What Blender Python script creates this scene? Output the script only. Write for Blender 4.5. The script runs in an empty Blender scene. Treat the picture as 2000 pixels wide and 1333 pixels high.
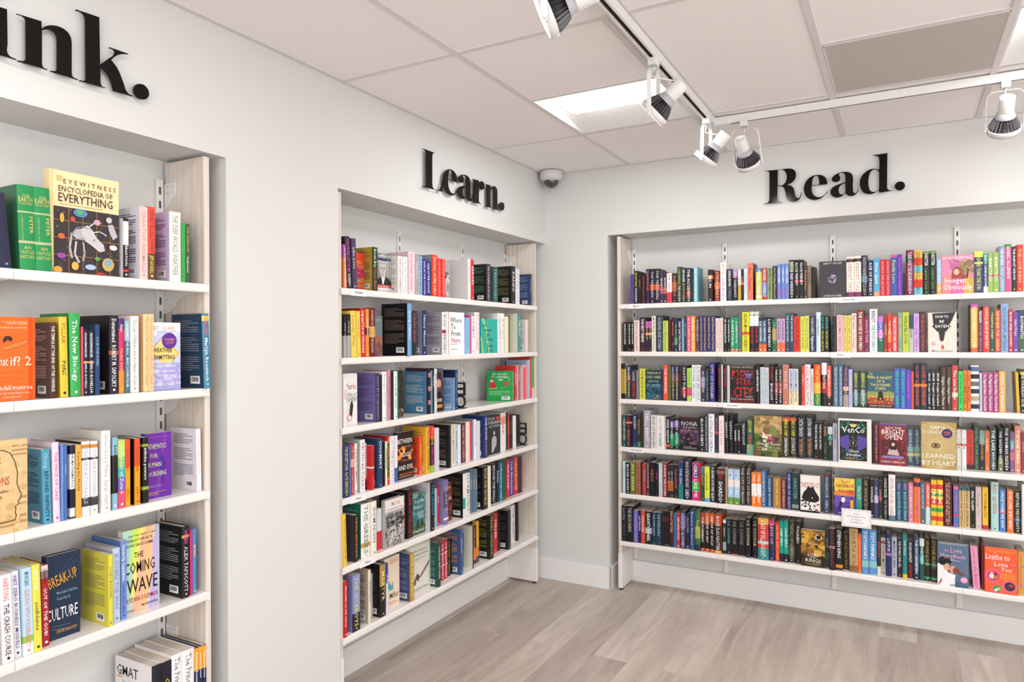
import bpy, bmesh, math, random
import numpy as np
from mathutils import Vector, Matrix
PI = math.pi
S = bpy.context.scene
COL = S.collection
random.seed(11)

# ------------------------------------------------------------ camera
CAM = Vector((2.1223, -4.2981, 1.6081)); TH, PIT, ROLL = .5068, .0016, -.005
fw = Vector((-math.sin(TH)*math.cos(PIT), math.cos(TH)*math.cos(PIT), math.sin(PIT)))
rt = Vector((math.cos(TH), math.sin(TH), 0)); up = rt.cross(fw)
rt, up = rt*math.cos(ROLL)+up*math.sin(ROLL), up*math.cos(ROLL)-rt*math.sin(ROLL)
cd = bpy.data.cameras.new('camera'); cam = bpy.data.objects.new('camera', cd); COL.objects.link(cam)
m = Matrix((rt, up, -fw)).transposed().to_4x4(); m.translation = CAM
cam.matrix_world = m
cd.sensor_width = 36; cd.lens = 1372.3/2000*36; cd.clip_start = .05; cd.clip_end = 60
S.camera = cam

# ------------------------------------------------------------ world, exposure
wd = bpy.data.worlds.new('world'); S.world = wd; wd.use_nodes = True
wd.node_tree.nodes['Background'].inputs[0].default_value = (1, 1, 1, 1)
wd.node_tree.nodes['Background'].inputs[1].default_value = .3
S.view_settings.view_transform = 'Standard'; S.view_settings.look = 'None'
S.view_settings.gamma = 1; S.view_settings.exposure = -0.36
S.view_settings.use_curve_mapping = False
FIX_E = 13.0      # strength of the ceiling panels' lamps
SPOT_W = 3.7     # watts of each track lamp

def area(name, loc, rot, sx, sy, w, col=(1, .995, .985)):
    d = bpy.data.lights.new(name, 'AREA'); d.shape = 'RECTANGLE'; d.size = sx; d.size_y = sy; d.energy = w; d.color = col
    o = bpy.data.objects.new(name, d); COL.objects.link(o); o.location = loc; o.rotation_euler = rot
    return o
# recessed ceiling panels of the shop behind and beside the camera (the same 2x2 panels as the two in view)
for i, (lx, ly) in enumerate(((.91, -3.55), (2.78, -3.55), (.91, -5.4), (2.78, -5.4), (4.65, -1.06), (4.65, -3.55), (4.65, -5.4))):
    area('ceiling_panel_light', (lx, ly, 2.725), (0, 0, 0), .56, .56, 13)
for (lx, ly) in ((.91, -1.05), (2.78, -1.06)):
    area('ceiling_panel_light', (lx, ly, 2.737), (0, 0, 0), .5, .4, 12)

# daylight through the shopfront behind the camera and the window wall on its right
area('shopfront_daylight', (2.9, -6.5, 1.45), (PI/2, 0, 0), 3.4, 2.0, 100, (.97, .985, 1))
area('side_window_daylight', (5.12, -3.0, 1.5), (PI/2, 0, PI/2), 3.0, 1.8, 62, (.97, .985, 1))

# ------------------------------------------------------------ helpers
def lin(h):
    if len(h) == 3: h = ''.join(c*2 for c in h)
    o = []
    for i in (0, 2, 4):
        c = int(h[i:i+2], 16)/255
        o.append(c/12.92 if c <= .04045 else ((c+.055)/1.055)**2.4)
    return o
def alb(h, k=1.0):
    return [min(.86, max(.004, v*k)) for v in lin(h)] + [1]

def mat(name, col, rough=.5, metal=0, bump=0, bscale=200, spec=.5, emit=0, coat=0, attr=False):
    M = bpy.data.materials.new(name); M.use_nodes = True; n = M.node_tree.nodes; l = M.node_tree.links
    b = n['Principled BSDF']
    b.inputs['Base Color'].default_value = (*col[:3], 1); b.inputs['Roughness'].default_value = rough
    b.inputs['Metallic'].default_value = metal; b.inputs['Specular IOR Level'].default_value = spec
    b.inputs['Coat Weight'].default_value = coat
    if emit:
        b.inputs['Emission Color'].default_value = (*col[:3], 1); b.inputs['Emission Strength'].default_value = emit
    if attr:
        a = n.new('ShaderNodeAttribute'); a.attribute_name = 'Col'; l.new(a.outputs['Color'], b.inputs['Base Color'])
    if bump:
        t = n.new('ShaderNodeTexCoord'); x = n.new('ShaderNodeTexNoise'); x.inputs['Scale'].default_value = bscale
        p = n.new('ShaderNodeBump'); p.inputs['Strength'].default_value = bump; p.inputs['Distance'].default_value = .001
        l.new(t.outputs['Object'], x.inputs['Vector']); l.new(x.outputs['Fac'], p.inputs['Height']); l.new(p.outputs['Normal'], b.inputs['Normal'])
    return M

def grain(name, c1, c2, scale, rough, spec=.4):
    M = mat(name, c1, rough, spec=spec); n = M.node_tree.nodes; l = M.node_tree.links
    t = n.new('ShaderNodeTexCoord'); mp = n.new('ShaderNodeMapping'); mp.inputs['Scale'].default_value = scale
    x = n.new('ShaderNodeTexNoise'); x.inputs['Scale'].default_value = 1; x.inputs['Detail'].default_value = 4
    r = n.new('ShaderNodeValToRGB'); r.color_ramp.elements[0].position = .32; r.color_ramp.elements[1].position = .68
    r.color_ramp.elements[0].color = (*c1, 1); r.color_ramp.elements[1].color = (*c2, 1)
    l.new(t.outputs['Object'], mp.inputs[0]); l.new(mp.outputs[0], x.inputs[0]); l.new(x.outputs['Fac'], r.inputs[0])
    l.new(r.outputs[0], n['Principled BSDF'].inputs['Base Color'])
    return M

def floor_mat():
    M = mat('whitewashed_planks', (.5, .4, .35), .42, spec=.35); n = M.node_tree.nodes; l = M.node_tree.links
    t = n.new('ShaderNodeTexCoord'); mp = n.new('ShaderNodeMapping'); mp.inputs['Rotation'].default_value = (0, 0, PI/2)
    l.new(t.outputs['Object'], mp.inputs[0])
    b = n.new('ShaderNodeTexBrick'); b.offset = .37; b.offset_frequency = 2
    b.inputs['Scale'].default_value = 1; b.inputs['Mortar Size'].default_value = .0007; b.inputs['Brick Width'].default_value = 1.5
    b.inputs['Row Height'].default_value = .182; b.inputs['Mortar Smooth'].default_value = .3; b.inputs['Bias'].default_value = 0
    b.inputs['Color1'].default_value = (0, 0, 0, 1); b.inputs['Color2'].default_value = (1, 1, 1, 1); b.inputs['Mortar'].default_value = (.3, .3, .3, 1)
    l.new(mp.outputs[0], b.inputs['Vector'])
    r = n.new('ShaderNodeValToRGB'); e = r.color_ramp.elements
    e[0].position = 0; e[0].color = (.455, .38, .33, 1); e[1].position = 1; e[1].color = (.64, .555, .495, 1)
    k = e.new(.5); k.color = (.56, .475, .418, 1)
    l.new(b.outputs['Color'], r.inputs[0])
    # grain: long soft streaks and fine lines, offset per plank
    mg = n.new('ShaderNodeMapping'); mg.inputs['Scale'].default_value = (1.1, 9, 1)
    ad = n.new('ShaderNodeVectorMath'); ad.operation = 'MULTIPLY_ADD'; ad.inputs[1].default_value = (7, 3, 5)
    l.new(b.outputs['Color'], ad.inputs[0]); l.new(mp.outputs[0], ad.inputs[2]); l.new(ad.outputs[0], mg.inputs[0])
    g = n.new('ShaderNodeTexNoise'); g.inputs['Scale'].default_value = 1.3; g.inputs['Detail'].default_value = 6; g.inputs['Roughness'].default_value = .6; g.inputs['Distortion'].default_value = 1.2
    l.new(mg.outputs[0], g.inputs[0])
    rg = n.new('ShaderNodeValToRGB'); rg.color_ramp.elements[0].position = .28; rg.color_ramp.elements[1].position = .72
    rg.color_ramp.elements[0].color = (.72, .71, .70, 1); rg.color_ramp.elements[1].color = (1.1, 1.1, 1.1, 1)
    l.new(g.outputs['Fac'], rg.inputs[0])
    mg2 = n.new('ShaderNodeMapping'); mg2.inputs['Scale'].default_value = (4, 90, 1); l.new(ad.outputs[0], mg2.inputs[0])
    g2 = n.new('ShaderNodeTexNoise'); g2.inputs['Scale'].default_value = 1; g2.inputs['Detail'].default_value = 3; l.new(mg2.outputs[0], g2.inputs[0])
    rf = n.new('ShaderNodeValToRGB'); rf.color_ramp.elements[0].color = (.9, .9, .9, 1); rf.color_ramp.elements[1].color = (1.06, 1.06, 1.06, 1)
    l.new(g2.outputs['Fac'], rf.inputs[0])
    m1 = n.new('ShaderNodeMix'); m1.data_type = 'RGBA'; m1.blend_type = 'MULTIPLY'; m1.inputs[0].default_value = 1
    m2 = n.new('ShaderNodeMix'); m2.data_type = 'RGBA'; m2.blend_type = 'MULTIPLY'; m2.inputs[0].default_value = 1
    l.new(r.outputs[0], m1.inputs[6]); l.new(rg.outputs[0], m1.inputs[7]); l.new(m1.outputs[2], m2.inputs[6]); l.new(rf.outputs[0], m2.inputs[7])
    l.new(m2.outputs[2], n['Principled BSDF'].inputs['Base Color'])
    bp = n.new('ShaderNodeBump'); bp.inputs['Strength'].default_value = .25; bp.inputs['Distance'].default_value = .0008
    l.new(g2.outputs['Fac'], bp.inputs['Height']); l.new(bp.outputs['Normal'], n['Principled BSDF'].inputs['Normal'])
    return M

M_WALL = mat('wall_paint', (.645, .643, .633), .62, bump=.12, bscale=260, spec=.25)
M_CEIL = mat('ceiling_tile', (.86, .825, .82), .9, bump=.35, bscale=420, spec=.15)
M_TBAR = mat('ceiling_grid_paint', (.68, .64, .635), .5, spec=.3)
M_TRIM = mat('trim_paint', (.77, .76, .755), .35, spec=.4)
M_PANEL = grain('pale_wood_laminate', (.60, .52, .45), (.74, .665, .60), (60, 60, 2.2), .45)
M_SHELF = mat('white_laminate', (.80, .755, .725), .14, spec=.5)
M_EDGE = mat('white_shelf_edge', (.78, .74, .715), .3, spec=.4)
M_METAL = mat('white_powder_coat', (.76, .73, .71), .4, spec=.4)
M_SLOT = mat('slot_dark', (.10, .085, .075), .8)
M_BLK = mat('black_acrylic', (.004, .004, .004), .14, spec=.22)
M_BLKM = mat('black_metal', (.012, .012, .013), .45)
M_PAPER = mat('printed_paper', (.5, .5, .5), .38, spec=.35, attr=True)
M_INK = mat('printed_ink', (.5, .5, .5), .45, spec=.3, attr=True)
M_PAGES = mat('page_block', (.62, .56, .48), .85, bump=.5, bscale=900, spec=.1)
M_FLOOR = floor_mat()
M_LAMPW = mat('lamp_white', (.78, .765, .75), .35, spec=.4)
M_LAMPG = mat('lamp_grey', (.42, .415, .44), .4)
M_LAMPD = mat('lamp_dark', (.02, .019, .022), .5)
M_CAMG = mat('camera_housing', (.62, .61, .62), .4)
M_DOME = mat('camera_dome_glass', (.03, .03, .035), .04, coat=1)
M_VENT = mat('perforated_vent', (.33, .30, .275), .6)
M_GLOW = mat('panel_diffuser', (1, .985, .97), .5, emit=FIX_E)
M_LENS = mat('lamp_lens', (1, .95, .88), .3, emit=7)
M_CARD = mat('card_stock', (.80, .79, .80), .5)

def link(name, me, parent=None, label=None, cat=None, group=None, kind=None):
    o = bpy.data.objects.new(name, me); COL.objects.link(o)
    if parent: o.parent = parent
    for k, v in (('label', label), ('category', cat), ('group', group), ('kind', kind)):
        if v: o[k] = v
    return o
def empty(name, loc=(0, 0, 0), rz=0, **k):
    o = link(name, None, **k); o.location = loc; o.rotation_euler = (0, 0, rz); o.empty_display_size = .1
    return o
def boxes(bs, mats, bevel=0):
    """bs: (x0,y0,z0,x1,y1,z1[,material index]) -> one mesh"""
    bm = bmesh.new()
    for b in bs:
        x0, y0, z0, x1, y1, z1 = b[:6]
        r = bmesh.ops.create_cube(bm, size=1, matrix=Matrix.Translation(((x0+x1)/2, (y0+y1)/2, (z0+z1)/2)) @ Matrix.Diagonal((abs(x1-x0), abs(y1-y0), abs(z1-z0), 1)))
        fs = set(f for v in r['verts'] for f in v.link_faces)
        for f in fs: f.material_index = b[6] if len(b) > 6 else 0
    if bevel: bmesh.ops.bevel(bm, geom=list(bm.edges), offset=bevel, segments=2, affect='EDGES', profile=.6)
    me = bpy.data.meshes.new('m'); bm.to_mesh(me); bm.free()
    for x in mats: me.materials.append(x)
    return me
def prism(poly, d0, d1, plane, mats):
    """extrude a 2D polygon; plane 'xz' extrudes along y, 'yz' along x, 'xy' along z"""
    bm = bmesh.new(); A = []; B = []
    for (a, b) in poly:
        f = {'xz': lambda d: (a, d, b), 'yz': lambda d: (d, a, b), 'xy': lambda d: (a, b, d)}[plane]
        A.append(bm.verts.new(f(d0))); B.append(bm.verts.new(f(d1)))
    bm.faces.new(A); bm.faces.new(B[::-1]); n = len(A)
    for i in range(n): bm.faces.new((A[i], B[i], B[(i+1) % n], A[(i+1) % n]))
    bmesh.ops.recalc_face_normals(bm, faces=bm.faces[:])
    me = bpy.data.meshes.new('m'); bm.to_mesh(me); bm.free()
    for x in mats: me.materials.append(x)
    return me
def lathe(prof, seg, mats, mi=None, smooth=True, cap=False):
    """profile [(r,z)] around z"""
    bm = bmesh.new(); R = []
    for r, z in prof: R.append([bm.verts.new((r*math.cos(2*PI*i/seg), r*math.sin(2*PI*i/seg), z)) for i in range(seg)])
    for j in range(len(prof)-1):
        for i in range(seg):
            f = bm.faces.new((R[j][i], R[j][(i+1) % seg], R[j+1][(i+1) % seg], R[j+1][i])); f.smooth = smooth
            if mi: f.material_index = mi[j]
    if cap: bm.faces.new(R[0][::-1]); bm.faces.new(R[-1])
    bmesh.ops.recalc_face_normals(bm, faces=bm.faces[:])
    me = bpy.data.meshes.new('m'); bm.to_mesh(me); bm.free()
    for x in mats: me.materials.append(x)
    return me
def tube(pts, r, mats, seg=8, flat=None):
    """sweep a round (or flat w,h strip) section along points"""
    pts = [Vector(p) for p in pts]; bm = bmesh.new(); R = []
    ref = Vector((0, 0, 1)) if flat is None or len(flat) < 3 else Vector(flat[2])
    for i, p in enumerate(pts):
        t = (pts[min(i+1, len(pts)-1)]-pts[max(i-1, 0)]).normalized()
        a = t.cross(ref)
        if a.length < 1e-3: a = t.cross(Vector((1, 0, 0)))
        a.normalize(); b = t.cross(a).normalized()
        if flat: R.append([bm.verts.new(p+a*x*flat[0]/2+b*y*flat[1]/2) for x, y in ((-1, -1), (1, -1), (1, 1), (-1, 1))])
        else: R.append([bm.verts.new(p+(a*math.cos(2*PI*k/seg)+b*math.sin(2*PI*k/seg))*r) for k in range(seg)])
    n = len(R[0])
    for j in range(len(R)-1):
        for k in range(n):
            f = bm.faces.new((R[j][k], R[j][(k+1) % n], R[j+1][(k+1) % n], R[j+1][k])); f.smooth = not flat
    bm.faces.new(R[0]); bm.faces.new(R[-1])
    bmesh.ops.recalc_face_normals(bm, faces=bm.faces[:])
    me = bpy.data.meshes.new('m'); bm.to_mesh(me); bm.free()
    for x in mats: me.materials.append(x)
    return me

# ------------------------------------------------------------ room
H = 2.74; D = .24; HZL = 2.277; HZR = 2.30; XR = .451; XE = 3.75; YT0 = -4.70; YT1 = -2.588; YL0 = -2.014
X1 = 5.2; Y0 = -6.6
link('floor', boxes([(-.3, Y0, -.05, X1, .3, 0)], [M_FLOOR]), kind='structure')
link('wall_left', boxes([
    (-D-.05, Y0, 0, -D, .3, H), (-D, YT0, HZL, 0, 0, H), (-D, YT1, 0, 0, YL0, HZL), (-D, Y0, 0, 0, YT0, H)], [M_WALL]), kind='structure')
link('wall_back', boxes([
    (-D, D, 0, X1, D+.05, H), (-D, 0, 0, XR, D, H), (XR, 0, HZR, XE, D, H), (XE, 0, 0, X1, D, H)], [M_WALL]), kind='structure')
M_BOUNCE = mat('unseen_wall_bounce', (.84, .83, .82), .6)  # unseen walls made paler than the wall paint, to bounce fill light
link('wall_right', boxes([(X1, Y0, 0, X1+.05, .3, H)], [M_BOUNCE]), kind='structure')
link('wall_front', boxes([(-.3, Y0-.05, 0, X1, Y0, H)], [M_BOUNCE]), kind='structure')
FX = [(.5985, 1.2135, -1.362, -.7473), (2.475, 3.09, -1.362, -.7473)]
VX = (1.858, 2.462, -1.352, -.760)
# ceiling tiles with openings for the two light panels
TZ = 2.746
def cells():
    xs = [-.3, .5985, 1.2135, 1.845, 2.475, 3.09, X1+.05]; ys = [Y0-.05, -1.362, -.7473, .3]; out = []
    for i in range(len(xs)-1):
        for j in range(len(ys)-1):
            if j == 1 and i in (1, 4): continue
            out.append((xs[i], ys[j], TZ, xs[i+1], ys[j+1], TZ+.02))
    return out
link('ceiling', boxes(cells(), [M_CEIL]), kind='structure')
tb = []; w = .012; ZB = 2.7405
for x in (.5985, 1.845, 3.09, 4.34): tb.append((x-w, Y0, ZB, x+w, 0, TZ))
tb.append((1.2135-w, -1.99, ZB, 1.2135+w, 0, TZ)); tb.append((2.4675-w, -4.4, ZB, 2.4675+w, 0, TZ))
for y in (-.7473, -1.9906, -3.234, -4.477, -5.72): tb.append((.0221, y-w, ZB+.0003, X1-.0221, y+w, TZ))
tb += [(.5985, -1.362-w, ZB+.0003, 1.2135, -1.362+w, TZ), (1.845, -1.362-w, ZB+.0003, 3.09, -1.362+w, TZ)]
tb += [(0, Y0, ZB-.0003, .022, 0, TZ), (0, -.022, ZB-.0003, X1, 0, TZ), (X1-.022, Y0, ZB, X1, 0, TZ)]
link('ceiling_grid_trim', boxes(tb, [M_TBAR]), kind='structure')
# baseboards
BH = .139; BT = .015
def bb(name, bs): link(name, boxes(bs, [M_TRIM], .002), kind='structure')
bb('baseboard_left', [(0, YT1, 0, BT, YL0, BH), (-D+BT, YL0-BT, 0, BT, YL0, BH+.0004) if False else (0, YT1, 0, BT, YL0, BH-.0004), (-D, YL0, 0, -D+BT, 0, BH)])
bb('baseboard_back', [(-.12, -BT, 0, XR+BT, 0, BH), (XR, -BT, 0, XR+BT, D-BT, BH), (XR, D-BT, 0, XE, D, BH)])
# the thin shadow joint above the recess baseboards is the real gap of the board's top bevel

# ------------------------------------------------------------ shelving
ZS = [1.849, 1.544, 1.239, .931, .631, .323]
ZT = [1.817, 1.4535, 1.095, .742, .30]
def shelf_unit(wall, u0, u1, cuts, zs, label, ups, shelf_u0=None, last_panel=True, first_panel=True):
    """local frame: x along the wall, y into the recess, z up"""
    loc = (0, 0, 0); rz = 0 if wall == 'R' else PI/2
    t = empty('bookshelf', loc, rz, label=label, cat='bookshelf')
    ZL = .030; PT = .022; top = (HZR if wall == 'R' else HZL)-.012
    for k, (a, on) in enumerate(((u0, first_panel), (u1-PT, last_panel))):
        if not on: continue
        p = link('side_panel', boxes([(a, .012, .235, a+PT, D-.012, top)], [M_PANEL], .001), t)
        s = link('foot_cover', boxes([(a-.002, .009, .014, a+PT+.002, D-.004, .236)], [M_EDGE], .0015), t)
        link('leveling_foot', lathe([(.0001, .0), (.0125, .0), (.0125, .004), (.006, .008), (.005, .016), (.0001, .016)], 16, [M_BLKM]), t).location = (a+PT/2, .032, 0)
    a0 = u0+PT if first_panel else u0; b0 = u1-PT if last_panel else u1
    cs = [a0]+list(cuts)+[b0]
    for z in zs:
        for i in range(len(cs)-1):
            x0, x1 = cs[i]+.0006, cs[i+1]-.0006
            lx0 = x0-(.011 if i == 0 and first_panel else 0); lx1 = x1+(.012 if i == len(cs)-2 and last_panel else 0)
            # board with rounded front lip
            prof = [(.011, z-.016), (.011, z-ZL), (.003, z-ZL), (.0008, z-ZL+.003), (0, z-ZL+.007), (0, z-.006), (.001, z-.0025), (.0035, z-.0006), (.008, z), (D-.018, z), (D-.018, z-.016)]
            bm = bmesh.new(); A = [bm.verts.new((x0, y, q)) for y, q in prof]; B = [bm.verts.new((x1, y, q)) for y, q in prof]
            n = len(prof); bm.faces.new(A); bm.faces.new(B[::-1])
            for k in range(n): bm.faces.new((A[k], B[k], B[(k+1) % n], A[(k+1) % n]))
            if lx0 < x0: bmesh.ops.create_cube(bm, size=1, matrix=Matrix.Translation(((lx0+x0)/2, .0055, z-ZL/2-.001)) @ Matrix.Diagonal((x0-lx0, .0105, ZL-.003, 1)))
            if lx1 > x1: bmesh.ops.create_cube(bm, size=1, matrix=Matrix.Translation(((lx1+x1)/2, .0055, z-ZL/2-.001)) @ Matrix.Diagonal((lx1-x1, .0105, ZL-.003, 1)))
            bmesh.ops.recalc_face_normals(bm, faces=bm.faces[:])
            me = bpy.data.meshes.new('m'); bm.to_mesh(me); bm.free(); me.materials.append(M_SHELF)
            link('shelf_board', me, t)
    zt = top-.06
    for u in ups:
        bs = [(u-.014, D-.013, .15, u+.014, D-.0005, zt)]
        z = zt-.055
        while z > .18:
            bs.append((u-.0042, D-.0136, z, u+.0042, D-.0128, z+.027, 1)); z -= .05
        o = link('upright', boxes(bs, [M_METAL, M_SLOT]), t)
    bu = []
    for u in ups:
        if first_panel and abs(u-u0) < .07: bu.append(u0+PT+.003)
        elif last_panel and abs(u-u1) < .07: bu.append(u1-PT-.003)
        else: bu.append(u)
    for u in bu:
        for z in zs:
            q = z-.017; pts = [(D-.013, q)]
            pts += [(.03, q), (.03, q-.012)]
            for a in range(0, 7):       # concave sweep back to the upright
                th = a/6*PI/2; pts.append((.03+(D-.075-.03)*math.sin(th), q-.012-.045*(1-math.cos(th))))
            pts += [(D-.05, q-.075), (D-.013, q-.085)]
            link('bracket', prism(pts, u-.0015, u+.0015, 'yz', [M_METAL]), t)
    # top stay plates with screws, on the side panels
    for a, on, sgn in ((u0+PT, first_panel, 1), (u1-PT, last_panel, -1)):
        if not on: continue
        for zz in ([zt-.045] if wall != 'T' else [zt-.045, .56]):
            pl = [(D-.014, zz+.03), (D-.075, zz+.03), (D-.075, zz-.01), (D-.014, zz-.07)]
            o = link('stay_plate', prism(pl, a, a+sgn*.003, 'yz', [M_METAL]), t)
            for (yy, z2) in ((D-.035, zz+.018), (D-.062, zz+.018), (D-.035, zz-.004), (D-.062, zz-.004)):
                s = link('screw', lathe([(.0001, .0012), (.003, .0008), (.0034, 0)], 10, [M_LAMPG]), o); s.location = (a+sgn*.003, yy, z2); s.rotation_euler = (0, sgn*PI/2, 0)
    return t
shelf_unit('T', YT0+.05, -2.649, (-3.90, -3.28), ZT, 'pale wood panelled bookshelf with white shelves in the nearest recess, under ink', (-3.28, -3.90, -2.69), first_panel=True)
shelf_unit('L', -2.004, -.118, (-1.30,), ZS, 'pale wood panelled bookshelf with white shelves in the recess under Learn', (-1.93, -1.30, -.683, -.155))
shelf_unit('R', .511, 3.69, (1.148, 1.769, 2.388, 3.007), ZS, 'long bookshelf with white shelves in the far recess under Read', (.552, 1.148, 1.769, 2.388, 3.007, 3.63))

# ------------------------------------------------------------ lettering meshes
_tc = {}
def text_arr(s, bold=.003):
    """2D glyph mesh of a string normalised: x from 0..w, y 0..1 (cap height ~1)"""
    k = (s, bold)
    if k in _tc: return _tc[k]
    c = bpy.data.curves.new('t', 'FONT'); c.body = s; c.size = 1; c.resolution_u = 1; c.fill_mode = 'FRONT'; c.offset = bold
    o = bpy.data.objects.new('t', c); me = bpy.data.meshes.new_from_object(o)
    n = len(me.vertices); co = np.empty(n*3); me.vertices.foreach_get('co', co); co = co.reshape(-1, 3)[:, :2] if n else np.zeros((0, 2))
    fs = [tuple(p.vertices) for p in me.polygons]
    bpy.data.objects.remove(o); bpy.data.curves.remove(c); bpy.data.meshes.remove(me)
    if n:
        x0, x1 = co[:, 0].min(), co[:, 0].max(); co = (co-[x0, 0])/.70
        _tc[k] = (co, fs, (x1-x0)/.70)
    else: _tc[k] = (co, fs, 0)
    return _tc[k]

class Bag:
    """collects coloured faces for one mesh"""
    def __init__(s): s.v = []; s.f = []; s.c = []; s.n = 0
    def add(s, vs, fs, col):
        s.v.append(np.asarray(vs, float).reshape(-1, 3)); s.f += [tuple(i+s.n for i in f) for f in fs]; s.n += len(s.v[-1])
        if isinstance(col, list) and col and isinstance(col[0], list): s.c += col
        else: s.c += [col]*len(fs)
    def mesh(s, m):
        me = bpy.data.meshes.new('m'); V = np.concatenate(s.v) if s.v else np.zeros((0, 3))
        me.from_pydata(V.tolist(), [], s.f)
        a = me.color_attributes.new('Col', 'FLOAT_COLOR', 'CORNER')
        if s.f:
            cnt = np.array([len(f) for f in s.f]); C = np.repeat(np.array([x[:4] for x in s.c], dtype=np.float32), cnt, axis=0)
            a.data.foreach_set('color', C.ravel())
        me.materials.append(m); me.update()
        return me

BK = .92       # printed colours as read in the photo, brought back to reflectance
def acol(h): return alb(h, BK)

def art_bag(bag, els, T3, W, Hh, lift=.0004):
    """T3(x,y,d) maps cover coordinates (metres, x from left, y from top, d outwards) to the book frame"""
    d = lift
    for e in els:
        k = e[0]; d += .00012
        if k == 'r':
            x0, y0, x1, y1 = [e[i+1]*(W if i % 2 == 0 else Hh) for i in range(4)]
            bag.add([T3(x0, y0, d), T3(x1, y0, d), T3(x1, y1, d), T3(x0, y1, d)], [(0, 1, 2, 3)], acol(e[5]))
        elif k == 'e':
            cx, cy, rx, ry = e[1]*W, e[2]*Hh, e[3]*W, e[4]*W
            n = 24; bag.add([T3(cx+rx*math.cos(2*PI*i/n), cy+ry*math.sin(2*PI*i/n), d) for i in range(n)], [tuple(range(n))], acol(e[5]))
        elif k == 'o':          # ring of dots: cx cy r n dot col
            cx, cy, r0, n, dr = e[1]*W, e[2]*Hh, e[3]*W, int(e[4]), e[5]*W
            for j in range(n):
                a = 2*PI*j/n; px, py = cx+r0*math.cos(a), cy+r0*math.sin(a)
                if 0 < px < W and 0 < py < Hh: bag.add([T3(px+dr*math.cos(PI/3*i), py+dr*math.sin(PI/3*i), d) for i in range(6)], [tuple(range(6))], acol(e[6]))
        elif k == 'p':
            P = [(x*W, y*Hh) for x, y in e[1]]; bm = bmesh.new(); vs = [bm.verts.new((x, -y, 0)) for x, y in P]; bm.faces.new(vs)
            bmesh.ops.triangulate(bm, faces=bm.faces[:]); bm.verts.index_update(); fs = [tuple(v.index for v in f.verts) for f in bm.faces]; bm.free()
            bag.add([T3(x, y, d) for x, y in P], fs, acol(e[2]))
        elif k == 'l':          # strokes: points, width, col
            P = [(x*W, y*Hh) for x, y in e[1]]
            for (xa, ya), (xb, yb) in zip(P, P[1:]):
                L = math.hypot(xb-xa, yb-ya) or 1e-6; nx, ny = -(yb-ya)/L*e[2]*W/2, (xb-xa)/L*e[2]*W/2; ex, ey = (xb-xa)/L*e[2]*W/4, (yb-ya)/L*e[2]*W/4
                bag.add([T3(xa-ex+nx, ya-ey+ny, d), T3(xb+ex+nx, yb+ey+ny, d), T3(xb+ex-nx, yb+ey-ny, d), T3(xa-ex-nx, ya-ey-ny, d)], [(0, 1, 2, 3)], acol(e[3]))
        elif k == 's':          # scatter: seed n x0 y0 x1 y1 size cols
            R = random.Random(e[1])
            for j in range(e[2]):
                x, y = R.uniform(e[3], e[5])*W, R.uniform(e[4], e[6])*Hh; q = e[7]*W*R.uniform(.5, 1.3); c = R.choice(e[8]); a0 = R.random()*6
                n = R.choice((3, 4, 5, 6)); bag.add([T3(min(W, max(0, x+q*math.cos(a0+2*PI*i/n))), min(Hh, max(0, y+q*math.sin(a0+2*PI*i/n)*.8)), d+.00001*j) for i in range(n)], [tuple(range(n))], acol(c))
        elif k == 'b':          # lines of small print: x0 y0 x1 y1 n col
            R = random.Random(int(e[2]*999)); n = e[5]
            for j in range(n):
                y = (e[2]+(e[4]-e[2])*j/n)*Hh; hh = (e[4]-e[2])/n*Hh*.42; x = e[1]*W; xe = e[3]*W*(R.uniform(.55, .9) if R.random() < .2 else 1)
                while x < xe:
                    q = min(xe, x+R.uniform(.05, .14)*W*.5); bag.add([T3(x, y, d), T3(q, y, d), T3(q, y+hh, d), T3(x, y+hh, d)], [(0, 1, 2, 3)], acol(e[6])); x = q+.0012
        elif k == 't':          # x0 x1 y(baseline) h col text [rot]
            co, fs, w = text_arr(e[6])
            if not len(fs): continue
            sy = e[4]*Hh; sx = min(sy, (e[2]-e[1])*W/w); x0 = (e[1]+e[2])/2*W-w*sx/2
            a = e[7] if len(e) > 7 else 0; cx, cy = (e[1]+e[2])/2*W, e[3]*Hh
            V = []
            for p in co:
                X, Y = x0+p[0]*sx, cy-p[1]*sy
                if a: X, Y = cx+(X-cx)*math.cos(a)-(Y-cy)*math.sin(a), cy+(X-cx)*math.sin(a)+(Y-cy)*math.cos(a)
                V.append(T3(X, Y, d))
            bag.add(V, fs, acol(e[5]))

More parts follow.
